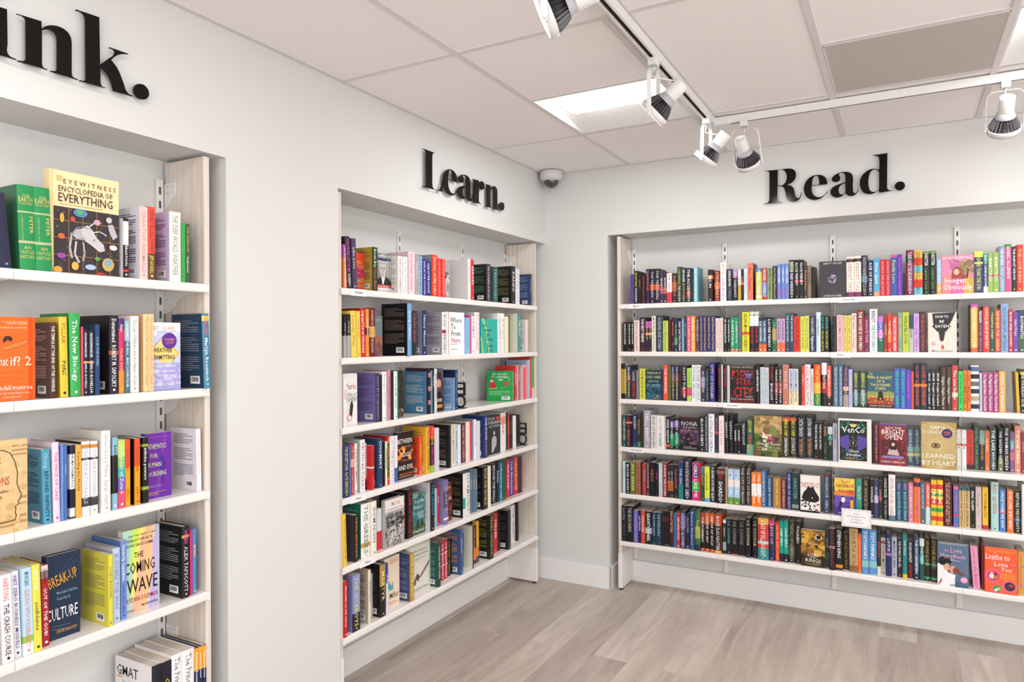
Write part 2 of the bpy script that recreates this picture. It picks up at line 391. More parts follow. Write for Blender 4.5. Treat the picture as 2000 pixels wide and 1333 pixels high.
F = lambda *a: a
ARTS = {
'empty': [F('t', .12, .9, .085, .05, 'ddd', 'EMPTY SPACES'), F('t', .12, .9, .97, .05, 'ddd', 'JORDAN ABEL'), F('e', .49, .49, .18, .18, '6a5a7a'), F('s', 3, 40, .36, .4, .62, .58, .05, ['7ac0c0', 'c08ab0', '3a5a6a', 'd0c0d8', '2a2a30'])],
'imogen': [F('r', 0, 0, 1, .5, 'e88aa8'), F('r', 0, .5, 1, 1, 'd88a8c'), F('s', 5, 26, .55, .2, 1, .45, .12, ['7a7048', '8a7a50', 'a08a58']), F('r', .25, .2, .65, .36, 'b86a9a'), F('s', 7, 8, .22, .14, .68, .24, .07, ['a85a90', 'c87aa8']),
  F('p', [(.3, .62), (.33, .38), (.45, .3), (.58, .34), (.66, .5), (.8, .5), (.72, .62), (.5, .64)], '9a4a34'), F('e', .46, .44, .085, .11, 'f0b8a0'), F('p', [(.26, 1), (.3, .62), (.6, .6), (.68, 1)], 'f06a9a'), F('p', [(.72, .7), (.76, .42), (.84, .4), (.82, .6), (.98, .62), (.98, 1), (.7, 1)], 'c8a84a'), F('p', [(.74, .6), (.8, .38), (.85, .4), (.8, .62)], '3a3a58'),
  F('t', .05, .93, .1, .06, 'fff', 'BECKY ALBERTALLI'), F('t', .1, .8, .72, .13, 'fff', 'Imogen,'), F('t', .04, .94, .9, .15, 'fff', 'Obviously')],
'eaten': [F('p', [(.15, .02), (.96, 0), (.9, .1), (.84, .2), (.78, .27), (.74, .33), (.82, .34), (.7, .42), (.6, .52), (.55, .7), (.48, .74), (.42, .7), (.38, .52), (.25, .42), (.13, .34), (.2, .32), (.18, .2)], '2e2c2e'), F('t', .27, .72, .14, .07, 'fff', 'HOW TO'), F('t', .4, .58, .26, .07, 'fff', 'BE'), F('t', .25, .75, .38, .07, 'fff', 'EATEN'),
  F('e', .37, .49, .015, .015, 'ddd'), F('e', .6, .49, .015, .015, 'ddd'), F('p', [(.48, .82), (.54, .82), (.57, .92), (.46, .92)], 'c8582c'), F('b', .12, .74, .32, .84, 4, 'a89a90'), F('b', .68, .74, .9, .84, 4, 'a89a90'), F('t', .14, .86, .99, .05, '888', 'Maria Adelmann')],
'cold': [F('r', 0, .5, 1, 1, '2c5c6c'), F('r', .0, .62, 1, .8, '1c3a48'), F('s', 9, 30, .05, .6, .95, .95, .05, ['4a8a90', '16242c', '28505c', '3c7078']), F('s', 2, 6, .35, .84, .8, .95, .04, ['e0b050', 'e87838']), F('t', .08, .8, .14, .08, 'd8dcc0', 'THE BOOK'), F('t', .84, .98, .14, .08, 'd8dcc0', 'OF'), F('t', .02, .98, .28, .09, 'd8dcc0', 'COLD CASES'), F('t', .15, .85, .42, .08, '8cc0c8', 'SIMONE'), F('t', .08, .95, .55, .08, '8cc0c8', 'ST. JAMES')],
'monster': [F('s', 4, 70, 0, .12, 1, .95, .05, ['3a2e28', '4a3c34', '6a5a50', '1a1412']), F('t', .06, .92, .065, .045, 'c8b8a8', 'MICHAEL ARNTFIELD'), F('t', .08, .9, .3, .2, 'c8282c', 'MON'), F('t', .25, .85, .5, .17, 'c8282c', 'STER'), F('t', .14, .92, .84, .27, 'd02c30', 'CITY'), F('e', .74, .27, .16, .16, '3c2a80'), F('t', .62, .86, .26, .04, 'e8c850', 'SIGNED'), F('t', .65, .83, .32, .04, 'e8c850', 'COPY'), F('t', .62, .9, .85, .035, 'd8ccc0', 'MURDER'), F('t', .05, .93, .92, .04, 'd8ccc0', 'MUSIC, AND MAYHEM IN'), F('t', .05, .95, .975, .04, 'c83030', "NASHVILLE'S DARK AGE")],
'night': [F('r', 0, .55, 1, .68, '8a9a58'), F('r', 0, .66, 1, .74, 'c89848'), F('r', 0, .72, 1, 1, 'a8482c'), F('r', 0, .9, 1, 1, '4a2028'), F('s', 6, 40, 0, .74, 1, .86, .04, ['8a3a28', 'd8a050', '5a2a28', 'b86838']), F('e', .5, .59, .09, .07, '1c2028'), F('p', [(.38, .8), (.42, .62), (.58, .62), (.64, .8)], '22242c'), F('s', 8, 14, .72, .55, .98, .78, .05, ['a8a860', '98a058']), F('s', 1, 10, 0, 0, .2, .15, .05, ['a8a860', '98a058']), F('t', .08, .92, .2, .075, 'e8d88c', 'ON A NIGHT'), F('t', .34, .66, .3, .075, 'e8d88c', 'OF A'), F('t', .12, .88, .4, .075, 'e8d88c', 'THOUSAND'), F('t', .3, .7, .5, .075, 'e8d88c', 'STARS'), F('t', .1, .92, .96, .035, 'ddd', 'ANDREA YARYURA CLARK')],
'nona': [F('r', 0, .3, 1, 1, '3a2c40'), F('s', 3, 40, 0, .42, 1, .8, .12, ['4a3850', '5c4460', '2c2234', '7a5068']), F('p', [(.28, .95), (.33, .55), (.42, .48), (.56, .48), (.66, .56), (.7, .95)], '1c1418'), F('e', .49, .41, .06, .07, 'a87a78'), F('r', 0, .82, 1, 1, '18131c'), F('t', .12, .9, .075, .05, '8a3040', 'TAMSYN MUIR'), F('t', .1, .9, .26, .13, 'd8d0d8', 'NONA'), F('t', .16, .84, .34, .055, 'b8a8b8', 'THE NINTH'), F('b', .2, .88, .85, .97, 3, '998')],
'thorns': [F('r', 0, 0, 1, .5, 'a88c5a'), F('s', 12, 60, 0, 0, 1, .5, .16, ['b89a64', '98804e', '7a6a40', 'c8a870']), F('s', 13, 60, .0, .5, 1, 1, .16, ['5a6a2c', '48582a', '6a7434', '3a3420', '78803c']), F('p', [(.3, .85), (.24, .6), (.34, .42), (.5, .36), (.7, .5), (.72, .85)], 'e4dcc8'), F('s', 5, 20, .3, .42, .68, .75, .07, ['f0ece0', 'd8ccb0', 'e8dcc0']), F('e', .68, .2, .09, .1, 'd8a88a'), F('p', [(.62, .3), (.76, .24), (.85, .4), (.8, .5), (.6, .46)], '7a8848'), F('s', 6, 12, .5, .5, .78, .68, .07, ['a82860', '901c50', 'c04070']), F('e', .43, .42, .05, .04, 'a83050'), F('s', 9, 10, 0, .8, .25, 1, .06, ['8a3040', '5a5a2c']), F('t', .08, .95, .72, .075, 'e4e0d4', 'Chain of Thorns'), F('t', .12, .95, .8, .05, 'c8c8a0', 'CASSANDRA CLARE'), F('t', .12, .85, .86, .03, 'c8c8a0', 'THE LAST HOURS BOOK THREE')],
'venco': [F('r', .05, .04, .87, .95, '1c1c22'), F('s', 3, 60, .07, .06, .86, .28, .035, ['2c8a70', '3a9a80', '1a5a50']), F('s', 4, 50, .07, .72, .86, .93, .03, ['2c6a68', '3a7a78', '1a4a50']), F('p', [(.07, .42), (.32, .36), (.36, .55), (.32, .74), (.07, .62)], '54489a'), F('p', [(.85, .42), (.6, .36), (.56, .55), (.6, .74), (.85, .62)], '54489a'), F('r', .34, .36, .58, .76, '202024'), F('e', .46, .55, .12, .12, '6a5c3c'), F('e', .46, .55, .095, .095, '202024'), F('e', .46, .53, .014, .02, 'e8e0d0'), F('r', .452, .54, .468, .58, 'e8e0d0'), F('e', .46, .41, .045, .045, '7a7058'), F('e', .47, .405, .035, .035, '202024'), F('e', .46, .69, .045, .045, '7a7058'), F('e', .47, .685, .035, .035, '202024'),
  F('p', [(.34, .1), (.4, .12), (.44, .1), (.46, .15), (.48, .1), (.52, .12), (.58, .1), (.52, .18), (.4, .18)], 'e4cc78'), F('t', .13, .8, .31, .14, 'f4f2f0', 'VenCo'), F('t', .32, .62, .76, .065, 'f0eeea', 'Cherie'), F('t', .26, .68, .84, .065, 'f0eeea', 'Dimaline'), F('b', .22, .88, .7, .93, 2, 'c0a060')],
'bright': [F('r', .02, .02, .98, .98, '843034'), F('r', 0, 0, 1, .03, '5c4890'), F('r', .06, .38, .95, .8, '5a2026'), F('s', 3, 30, .05, .1, .95, .98, .06, ['a83038', 'c83c40', '6a2430', 'd05858']), F('p', [(.3, .74), (.36, .6), (.44, .56), (.58, .56), (.66, .62), (.74, .76)], 'c8a8a8'), F('p', [(.38, .62), (.4, .43), (.5, .38), (.62, .43), (.62, .62)], '2a1a1e'), F('e', .51, .49, .065, .075, 'dcb0a0'), F('r', .12, .77, .88, .83, '8a78b0'), F('t', .22, .8, .12, .055, 'ece8e8', 'INTO THE'), F('t', .1, .92, .25, .12, 'ece8e8', 'BRIGHT'), F('t', .2, .82, .37, .12, 'ece8e8', 'OPEN'), F('t', .05, .92, .94, .05, 'd8d0d0', 'CHERIE DIMALINE')],
'heart': [F('r', 0, 0, 1, 1, 'b09254')]+[F('o', .42, .5, .09+.055*i, 14+8*i, .017, 'e6d6a0' if i > 2 else 'f0e4b4') for i in range(13)]+[F('e', .42, .5, .13, .085, '3a2c20'), F('e', .42, .5, .11, .06, 'b08058'), F('e', .42, .5, .04, .045, '2a1c18'), F('t', .25, .72, .15, .075, 'f2ecd8', 'EMMA'), F('t', .04, .92, .25, .075, 'f2ecd8', 'DONOGHUE'), F('e', .74, .23, .15, .15, '34226c'), F('t', .64, .84, .225, .035, 'e89048', 'SIGNED'), F('t', .66, .82, .275, .035, 'e89048', 'COPY'), F('t', .03, .96, .77, .1, 'f4ecd8', 'LEARNED'), F('t', .03, .96, .92, .1, 'f4ecd8', 'BY HEART'), F('t', .4, .62, .97, .025, 'f4ecd8', 'A NOVEL')],
'thistle': [F('r', 0, 0, .04, 1, '1a1416'), F('t', .06, .99, .33, .14, 'c8505c', 'THISTLEFOOT', ), F('p', [(.1, .62), (.2, .46), (.34, .38), (.42, .28), (.55, .34), (.66, .28), (.78, .42), (.96, .56), (.96, .66), (.8, .72), (.62, .72), (.3, .7)], '1a1618'), F('l', [(.5, .7), (.44, .8), (.54, .82), (.48, .92), (.6, .92)], .05, '1a1618'), F('s', 3, 16, .1, .68, .38, .86, .06, ['1a1618', '2a2024']), F('e', .62, .6, .035, .03, 'e8d8c8'), F('s', 5, 16, .66, .76, 1, .98, .05, ['3a2c34', 'c85a64', '1a1618']), F('r', 0, .95, 1, 1, '1a1618')],
'neighbor': [F('r', 0, 0, 1, .46, 'e4c84c'), F('s', 2, 14, 0, 0, 1, .2, .1, ['f0d878', 'e8b040']), F('r', 0, .34, 1, .48, 'e0883c'), F('r', .62, .3, 1, .5, 'd87038'), F('r', 0, .47, 1, .82, '6c4ca8'), F('r', 0, .8, 1, 1, '50308c'), F('r', .25, .64, .8, .66, '3c2878')]+[F('r', .27+.07*i, .66, .285+.07*i, .84, '3c2878') for i in range(8)]+[F('p', [(.36, .52), (.5, .5), (.54, .6), (.44, .66), (.34, .62)], 'f0ecec'), F('e', .44, .49, .045, .05, '3a201c'), F('p', [(.3, .62), (.42, .64), (.3, .78), (.22, .84), (.18, .82)], '241c3c'), F('p', [(.78, .7), (.8, .56), (.92, .56), (.94, .84), (.8, .84)], 'e4b040'), F('e', .86, .53, .05, .055, '3a201c'), F('t', .32, .62, .12, .08, 'b83838', 'The'), F('t', .1, .98, .24, .085, 'b83838', 'NEIGHBOR'), F('t', .22, .96, .38, .085, 'b83838', 'FAVOR'), F('t', .2, .9, .96, .04, 'e8e0e8', 'KRISTINA FOREST')],
'rings': [F('s', 7, 60, 0, 0, 1, .7, .18, ['b8862c', '8a6020', 'd8a848', '6a4818', 'a07428']), F('p', [(.2, .72), (.26, .46), (.34, .4), (.44, .46), (.5, .6), (.55, .44), (.64, .38), (.74, .46), (.8, .72)], '3a2410'), F('r', 0, .72, 1, 1, '3a2814'), F('s', 4, 30, 0, .7, 1, .98, .12, ['4a3418', '5c4420', '2c1c0c']), F('e', .74, .18, .13, .13, 'e8e4dc'), F('e', .74, .18, .1, .1, '2a1c10'), F('t', .36, .66, .33, .035, 'd8c8a0', 'J.R.R.'), F('t', .3, .72, .4, .045, 'd8c8a0', 'TOLKIEN'), F('t', .3, .78, .72, .09, 'eee8dc', 'LORD'), F('t', .36, .6, .77, .035, 'eee8dc', 'OF THE'), F('t', .2, .84, .88, .1, 'eee8dc', 'RINGS'), F('b', .2, .92, .8, .96, 1, 'b0a080')],
'hypothesis': [F('l', [(.8, .28), (.8, .98)], .008, '7a90a8'), F('l', [(.9, .45), (.9, .9)], .008, '7a90a8'), F('s', 3, 8, .6, .4, .95, .6, .03, ['c86478', 'b04a60']), F('p', [(0, 1), (0, .5), (.1, .48), (.42, .74), (.56, .78), (.56, 1)], 'f0eef0'), F('p', [(.02, .98), (.12, .82), (.15, .9), (.06, 1)], 'd06078'), F('p', [(.3, .68), (.58, .72), (.56, .82), (.3, .8)], 'f4f2f4'), F('p', [(.16, .52), (.2, .46), (.36, .48), (.4, .58), (.34, .64), (.22, .62)], 'e0a888'), F('p', [(.02, .46), (.06, .36), (.18, .31), (.36, .33), (.46, .42), (.42, .48), (.3, .46), (.22, .52), (.1, .52)], '16161c'), F('p', [(.38, .6), (.44, .52), (.56, .52), (.58, .66), (.44, .7)], 'dca080'), F('e', .6, .62, .11, .1, '8a4434'), F('e', .8, .69, .06, .05, '8a4434'), F('e', .72, .68, .05, .04, '7a3828'), F('e', .85, .82, .115, .115, 'e890b8'), F('b', .77, .79, .93, .86, 3, 'fff'), F('b', .08, .01, .9, .045, 1, 'a8b8c8'), F('t', .22, .36, .19, .06, 'eca8c8', 'the'), F('t', .42, .78, .21, .13, 'eca8c8', 'Love'), F('t', .1, .9, .33, .1, 'eca8c8', 'Hypothesis'), F('b', .42, .36, .74, .41, 2, 'dde'), F('t', .6, .74, .92, .05, '30405c', 'ALI'), F('t', .4, .95, .99, .05, '30405c', 'HAZELWOOD')],
'loathe': [F('e', .26, .62, .26, .26, 'ec6a6c'), F('e', .26, .62, .19, .19, 'd83c80'), F('e', .76, .82, .25, .25, 'ec6a6c'), F('e', .76, .82, .16, .16, '3c2c50'), F('e', .8, .8, .08, .06, 'b04030'), F('e', .38, .93, .2, .2, 'ec6a6c'), F('e', .38, .9, .13, .12, '2c9458'), F('e', .86, .33, .13, .13, 'e8584c'), F('b', .78, .3, .94, .36, 3, 'f49070'), F('e', .22, .63, .075, .09, 'f0e8e4'), F('e', .22, .56, .045, .05, 'e0b090'), F('e', .34, .64, .07, .08, 'c87a30'), F('e', .34, .58, .045, .05, '7a3020'), F('e', .34, .93, .05, .05, 'ecece8'), F('e', .42, .9, .06, .06, 'e0c060'), F('t', .12, .92, .08, .045, 'f0b848', 'ALI HAZELWOOD'), F('t', .04, .76, .25, .13, 'fff', 'Loathe to'), F('t', .3, .7, .39, .1, 'fff', 'Love'), F('t', .5, .8, .5, .1, 'fff', 'You'), F('b', .48, .54, .93, .68, 5, 'f8b040'), F('s', 3, 6, .05, .08, .95, .75, .03, ['f8a890'])],
'burning': [F('r', 0, .0, 1, .35, 'e04828'), F('r', 0, .35, 1, .7, 'b02c68'), F('r', 0, .7, 1, 1, 'd83c34'), F('s', 3, 20, 0, .25, 1, .8, .14, ['c83450', 'd84038', 'a82870']), F('t', .1, .8, .3, .1, 'e8b040', 'BURNING'), F('t', .05, .98, .43, .1, 'e8b040', 'QUESTIONS'), F('t', .2, .9, .55, .035, 'f0a080', 'ESSAYS'), F('t', .05, .98, .78, .11, 'a8c848', 'MARGARET'), F('t', .1, .98, .93, .11, 'a8c848', 'ATWOOD')],
'prom': [F('r', 0, 0, 1, .8, '8a8686'), F('r', .78, .05, .98, .6, 'b8b4b4'), F('r', .86, .05, .88, .6, '4a4848'), F('p', [(.15, .8), (.2, .68), (.4, .6), (.75, .6), (1, .72), (1, .8)], '2a282a'), F('p', [(.44, .6), (.5, .78), (.56, .8), (.66, .6)], 'e0dcdc'), F('p', [(.3, .24), (.72, .24), (.72, .44), (.64, .58), (.54, .62), (.42, .58), (.33, .44)], 'c0bcba'), F('e', .42, .38, .05, .018, '38363a'), F('e', .6, .38, .05, .018, '38363a'), F('l', [(.52, .38), (.53, .47), (.49, .475)], .02, '8a8686'), F('l', [(.46, .53), (.58, .53)], .02, '5a5658'), F('l', [(.58, .53), (.66, .57)], .018, 'f0f0f0'), F('e', .5, .22, .4, .07, 'b4b0b0'), F('p', [(.26, .2), (.3, .06), (.5, .02), (.7, .06), (.76, .2)], 'c4c0c0'), F('r', .27, .14, .75, .19, '4a4648'), F('r', 0, .1, .95, .17, '24305c'), F('b', .05, .115, .9, .15, 1, 'b8c0e0'), F('r', 0, .8, 1, .88, 'cc2c2c'), F('r', 0, .88, 1, 1, 'e4e2e2'), F('t', .02, .85, .865, .045, 'f4ecec', 'AMERICAN PROMETHEUS'), F('t', .02, .95, .97, .045, 'a8a8a8', 'J. ROBERT OPPENHEIMER')],
'eye': [F('s', 3, 20, 0, 0, 1, 1, .2, ['b8b4bc', '9a969c', 'c8c4c8']), F('e', .6, .42, .3, .12, 'd8d4d4'), F('e', .64, .42, .1, .1, '3a383c'), F('l', [(.3, .36), (.5, .3), (.9, .34)], .06, '4a484c')],
'rust': [F('r', 0, .5, 1, 1, '9a6a58'), F('s', 3, 20, 0, .6, 1, 1, .2, ['a85a40', '7a5048', '606468']), F('t', .3, .95, .12, .05, 'ccc', 'the quiet')],
'where': [F('r', .1, 0, .125, 1, 'c84040'), F('t', .2, .84, .25, .13, '333', 'Where'), F('t', .24, .5, .41, .13, '333', 'To'), F('t', .24, .8, .57, .13, '333', 'From'), F('t', .24, .8, .73, .13, 'c84848', 'Here'), F('b', .22, .76, .86, .785, 1, '988'), F('r', .26, .83, .4, .834, 'c86060'), F('t', .26, .62, .9, .035, '777', 'Bill Morneau')],
'run': [F('l', [(.1, 0), (.22, .18), (.34, .34), (.3, .52), (.4, .72), (.48, .98)], .06, 'd8e048'), F('l', [(0, .55), (.1, .98)], .05, 'd8e048'), F('t', .1, .32, .24, .07, '185a54', 'RUN'), F('t', .04, .74, .37, .07, '185a54', 'TOWARDS'), F('t', .28, .5, .5, .07, '185a54', 'THE'), F('t', .16, .8, .64, .07, '185a54', 'DANGER'), F('t', .3, .74, .83, .07, '185a54', 'SARAH'), F('t', .3, .78, .96, .07, '185a54', 'POLLEY')],
'paris': [F('t', .2, .9, .3, .11, 'c8343c', 'Paris'), F('t', .05, .9, .45, .07, '777', 'A FESTIVAL OF'), F('t', .1, .98, .55, .09, '666', 'COOKERY'), F('p', [(.4, .9), (.5, .6), (.62, .52), (.72, .62), (.6, .9)], '3a3030'), F('e', .45, .86, .16, .16, 'd84838'), F('e', .45, .86, .13, .13, 'e8dcdc')],
'falcon': [F('s', 3, 30, 0, 0, 1, 1, .2, ['2c3424', '48402c', '1c1c18', '6a5034']), F('t', .3, .98, .9, .07, 'ddd', 'NEON')],
'portrait': [F('r', 0, .3, 1, 1, '4c4650'), F('e', .6, .35, .25, .2, 'c8a090'), F('p', [(.35, .3), (.45, .1), (.8, .08), (.95, .4), (.85, .6), (.8, .3), (.6, .22)], '3a2c2c'), F('p', [(.2, 1), (.3, .6), (.7, .52), (1, .7), (1, 1)], '201c22'), F('t', .2, .9, .78, .08, 'e8e4e4', 'TURNER'), F('r', .1, .84, .9, .92, 'c8883c')],
'xmas': [F('t', .22, .8, .14, .07, 'fff', 'HO! HO! HO!'), F('t', .2, .85, .23, .06, 'f0f0e0', "IT'S CHRISTMAS"), F('t', .38, .68, .32, .06, 'f0f0e0', 'TIME!'), F('p', [(.1, .5), (.12, .38), (.2, .34), (.32, .38), (.34, .5)], 'd03434'), F('e', .2, .33, .05, .05, 'f0e8e0'), F('p', [(.15, .3), (.2, .22), (.26, .3)], 'd03434'), F('p', [(.08, .48), (.38, .46), (.34, .56), (.12, .56)], 'b82c2c'), F('l', [(.08, .59), (.42, .57)], .02, 'e8d060'), F('l', [(.38, .42), (.62, .42)], .008, '7a3828'), F('e', .74, .42, .11, .05, 'd04438'), F('l', [(.68, .44), (.62, .52)], .02, 'c04030'), F('l', [(.8, .44), (.86, .5)], .02, 'c04030'), F('e', .86, .34, .04, .05, 'd04438'), F('l', [(.86, .3), (.9, .24)], .012, 'f0e8c0'), F('b', .1, .66, .9, .82, 4, '9ad8a0'), F('r', .58, .84, .9, .95, 'eee')]+[F('r', .62+.022*i, .85, .63+.022*i, .92, '333') for i in range(10)]+[F('s', 3, 24, .03, .03, .97, .6, .012, ['fff'])],
'evil': [F('r', 0, .3, 1, .62, '6a2c1c'), F('s', 3, 20, .05, .38, .95, .56, .16, ['c85820', 'e08838', '8a3418', 'f0a048']), F('s', 4, 10, 0, .36, 1, .6, .16, ['4a2018', '3a1c18']), F('e', .55, .44, .09, .09, '1c1416'), F('p', [(.42, .62), (.46, .52), (.64, .52), (.7, .62)], '1c1416'), F('t', .02, .88, .24, .1, 'f2ece4', 'BETWEEN'), F('t', .3, .8, .33, .04, 'c89868', 'STEPHEN GORTZ'), F('t', .28, .8, .53, .1, 'f2ece4', 'GOOD'), F('t', .3, .85, .62, .04, 'c89868', 'WORLD OF HARM'), F('t', .08, .96, .8, .1, 'f2ece4', 'AND EVIL'), F('t', .1, .96, .92, .05, 'd07848', 'MELISSA FUNG'), F('b', .1, .94, .9, .975, 1, 'b8a8a0')],
'angry': [F('t', .02, .6, .12, .07, 'e8e4e4', "IT'S OK"), F('r', .66, .05, .98, .12, 'c83c3c'), F('t', .02, .96, .22, .07, 'e8e4e4', 'TO BE ANGRY'), F('t', .1, .9, .31, .06, 'c8c4c4', 'ABOUT CAPITALISM'), F('e', .5, .46, .07, .075, 'c8c4c4'), F('p', [(.3, .95), (.3, .62), (.4, .54), (.6, .54), (.7, .62), (.66, .8), (.56, .84), (.42, .95)], 'b4b0b0')],
'life': [F('r', 0, 0, 1, .27, 'e4e0de'), F('t', .3, .78, .15, .085, 'c84838', 'TIM COOK'), F('b', .12, .2, .95, .24, 1, 'b06058'), F('r', 0, .25, 1, 1, 'a8a6a2'), F('s', 3, 46, .1, .34, .95, .58, .1, ['3a3836', '5a5856', '2a2828', '6c6a66']), F('s', 6, 90, 0, .55, 1, .98, .06, ['6a6866', '8a8884', '4a4846', 'b0aca8']), F('t', .12, .92, .68, .1, 'f4f2f0', 'LIFESAVERS'), F('t', .14, .88, .8, .1, 'f4f2f0', 'AND BODY'), F('t', .08, .94, .92, .1, 'f4f2f0', 'SNATCHERS')],
'who': [F('s', 3, 20, 0, 0, 1, .6, .2, ['4c8080', '5c8c88', '34605c', '7ca09a']), F('r', 0, .78, 1, 1, '3c5434'), F('s', 5, 20, 0, .78, 1, 1, .1, ['4a6438', '2c4430']), F('t', .2, .95, .24, .08, 'c8e0dc', 'The Spy Who'), F('t', .2, .8, .38, .08, 'b0d0cc', 'Followed'), F('t', .2, .9, .52, .08, 'a0c4c0', 'Godfather'), F('p', [(.4, .84), (.43, .66), (.5, .66), (.53, .84)], '1c2428'), F('p', [(.72, .82), (.75, .64), (.8, .64), (.84, .82)], '1c2428'), F('t', .1, .95, .95, .08, 'e0e8e0', 'Densfield')],
'rev': [F('s', 3, 20, 0, 0, 1, 1, .3, ['7a3420', '9a4828', '4a2018']), F('e', .6, .12, .2, .1, 'e89040'), F('t', .1, .95, .45, .12, 'f0d8b0', 'Revolver')],
'miller': [F('t', .35, .95, .14, .09, 'd88a5c', "KEEGAN'S AT"), F('p', [(.2, .62), (.3, .46), (.5, .62)], '48a0a8'), F('p', [(.3, .66), (.55, .5), (.6, .66)], '5cb0a0'), F('t', .35, .95, .82, .11, '5a5048', 'Miller'), F('b', .3, .88, .9, .95, 2, 'e09070')],
'mission': [F('l', [(.04, .03), (.96, .03), (.96, .97), (.04, .97), (.04, .03)], .008, '9a948c'), F('t', .12, .92, .16, .045, '3c6c64', 'A Black American'), F('t', .08, .94, .24, .045, '3c6c64', 'Missionary in Canada'), F('b', .3, .3, .8, .35, 2, '988c88'), F('p', [(.95, .42), (.6, .62), (.5, .7), (.56, .72), (.95, .5)], '8a7c7c'), F('p', [(.28, .72), (.4, .6), (.52, .68), (.46, .78), (.38, .72), (.3, .84), (.24, .8)], '6a4c48'), F('t', .2, .9, .94, .035, '3c6c64', 'Edited by Nina Reid-Maroney')],
'sun': [F('r', 0, .0, 1, .6, 'ecac3c'), F('r', 0, .6, 1, .85, 'd89034'), F('r', 0, .85, 1, 1, '3c5480')],
'ency': [F('r', 0, .35, 1, 1, '3a3034'), F('r', 0, 0, .055, 1, 'e8cc94')]+[F('r', .06+.2*i, .35, .066+.2*i, 1, 'b08848') for i in range(1, 5)]+[F('r', .06, .48+.17*i, 1, .485+.17*i, 'b08848') for i in range(4)]+[F('r', .1, .05, .17, .1, 'd8b478'), F('t', .19, .95, .12, .045, '6a4a30', 'E Y E W I T N E S S'), F('t', .12, .9, .2, .055, '4a2e24', 'ENCYCLOPEDIA OF'), F('t', .12, .9, .3, .085, '3a2420', 'EVERYTHING'), F('b', .14, .32, .86, .335, 1, 'b89868'),
  F('e', .42, .6, .11, .08, 'b4b0b4'), F('l', [(.3, .6), (.27, .74), (.3, .84)], .03, 'b4b0b4'), F('l', [(.36, .68), (.34, .8), (.4, .88)], .03, 'c0bcc0'), F('l', [(.46, .68), (.48, .78), (.46, .86)], .026, 'a8a4a8'), F('p', [(.42, .55), (.52, .5), (.6, .55), (.66, .62), (.76, .68), (.78, .74), (.7, .76), (.58, .7), (.48, .66)], 'c8c4c8'), F('e', .62, .645, .012, .012, '5a5458'), F('l', [(.58, .57), (.7, .55), (.8, .58)], .014, 'dcd8d8'), F('l', [(.52, .53), (.62, .47)], .016, 'dcd8d8'), F('l', [(.3, .62), (.36, .54), (.46, .52), (.54, .54)], .012, '8c888c'), F('l', [(.33, .66), (.5, .63)], .008, '8c888c'), F('e', .42, .39, .1, .06, '4a88b8'), F('e', .41, .38, .05, .03, '6aa860'), F('e', .84, .42, .045, .045, 'c8c4cc'), F('p', [(.82, .47), (.9, .46), (.97, .58), (.9, .62), (.84, .54)], 'b8b4bc'), F('e', .31, .46, .035, .035, 'c84a40'), F('e', .66, .46, .05, .04, 'e0a0b8'), F('e', .16, .46, .03, .07, 'd8a848'), F('e', .15, .64, .05, .04, 'c86838'), F('e', .15, .83, .06, .04, '9a4aa0'), F('e', .34, .92, .05, .06, 'e0b050'), F('e', .56, .92, .08, .04, 'a8bcd8'), F('e', .82, .88, .09, .1, 'c8a868'), F('e', .82, .86, .05, .05, '70a8c0'), F('e', .9, .7, .06, .04, 'e8e0e0'), F('e', .66, .83, .04, .03, '5a9a50'), F('p', [(.6, .99), (.7, .96), (.8, .985)], 'c83c34'), F('e', .1, .97, .06, .05, 'e8a040'), F('s', 4, 50, .08, .37, .99, .99, .006, ['e8d090', 'f0e0b0'])],
'whatif': [F('r', .84, 0, .93, 1, 'f04c10'), F('r', .93, 0, 1, 1, 'f85c14'), F('b', .2, .055, .82, .07, 1, 'fcc090'), F('t', .3, .82, .09, .022, 'fcd8b0', 'SCIENTIFIC ANSWERS'), F('t', .1, .78, .14, .022, 'fcd8b0', 'HYPOTHETICAL QUESTIONS'), F('p', [(.2, .36), (.72, .28), (.82, .27), (.84, .29), (.76, .33), (.3, .4)], 'e07c38'), F('l', [(.2, .36), (.72, .28), (.82, .27), (.84, .29), (.76, .33), (.3, .4)], .01, '8a4420'), F('p', [(.22, .28), (.28, .23), (.4, .23), (.46, .26), (.42, .3), (.34, .27), (.26, .31)], '3a2418'), F('t', .02, .34, .58, .11, 'fce4d0', 'what'), F('t', .4, .9, .58, .11, 'fce4d0', 'if? 2'), F('l', [(.05, .68), (.3, .66), (.6, .67), (.84, .66)], .006, 'c04818'), F('l', [(.05, .74), (.3, .72), (.5, .75), (.84, .74)], .006, 'c04818'), F('l', [(.15, .78), (.35, .76), (.5, .79)], .006, 'c04818'), F('t', .04, .4, .87, .06, 'fce8d8', 'randall'), F('t', .44, .92, .87, .06, 'fce8d8', 'munroe'), F('t', .1, .85, .92, .022, 'fcd8c0', 'NEW YORK TIMES BESTSELLING AUTHOR'), F('t', .2, .65, .965, .022, 'fcd8c0', 'OF WHAT IF? AND HOW TO')],
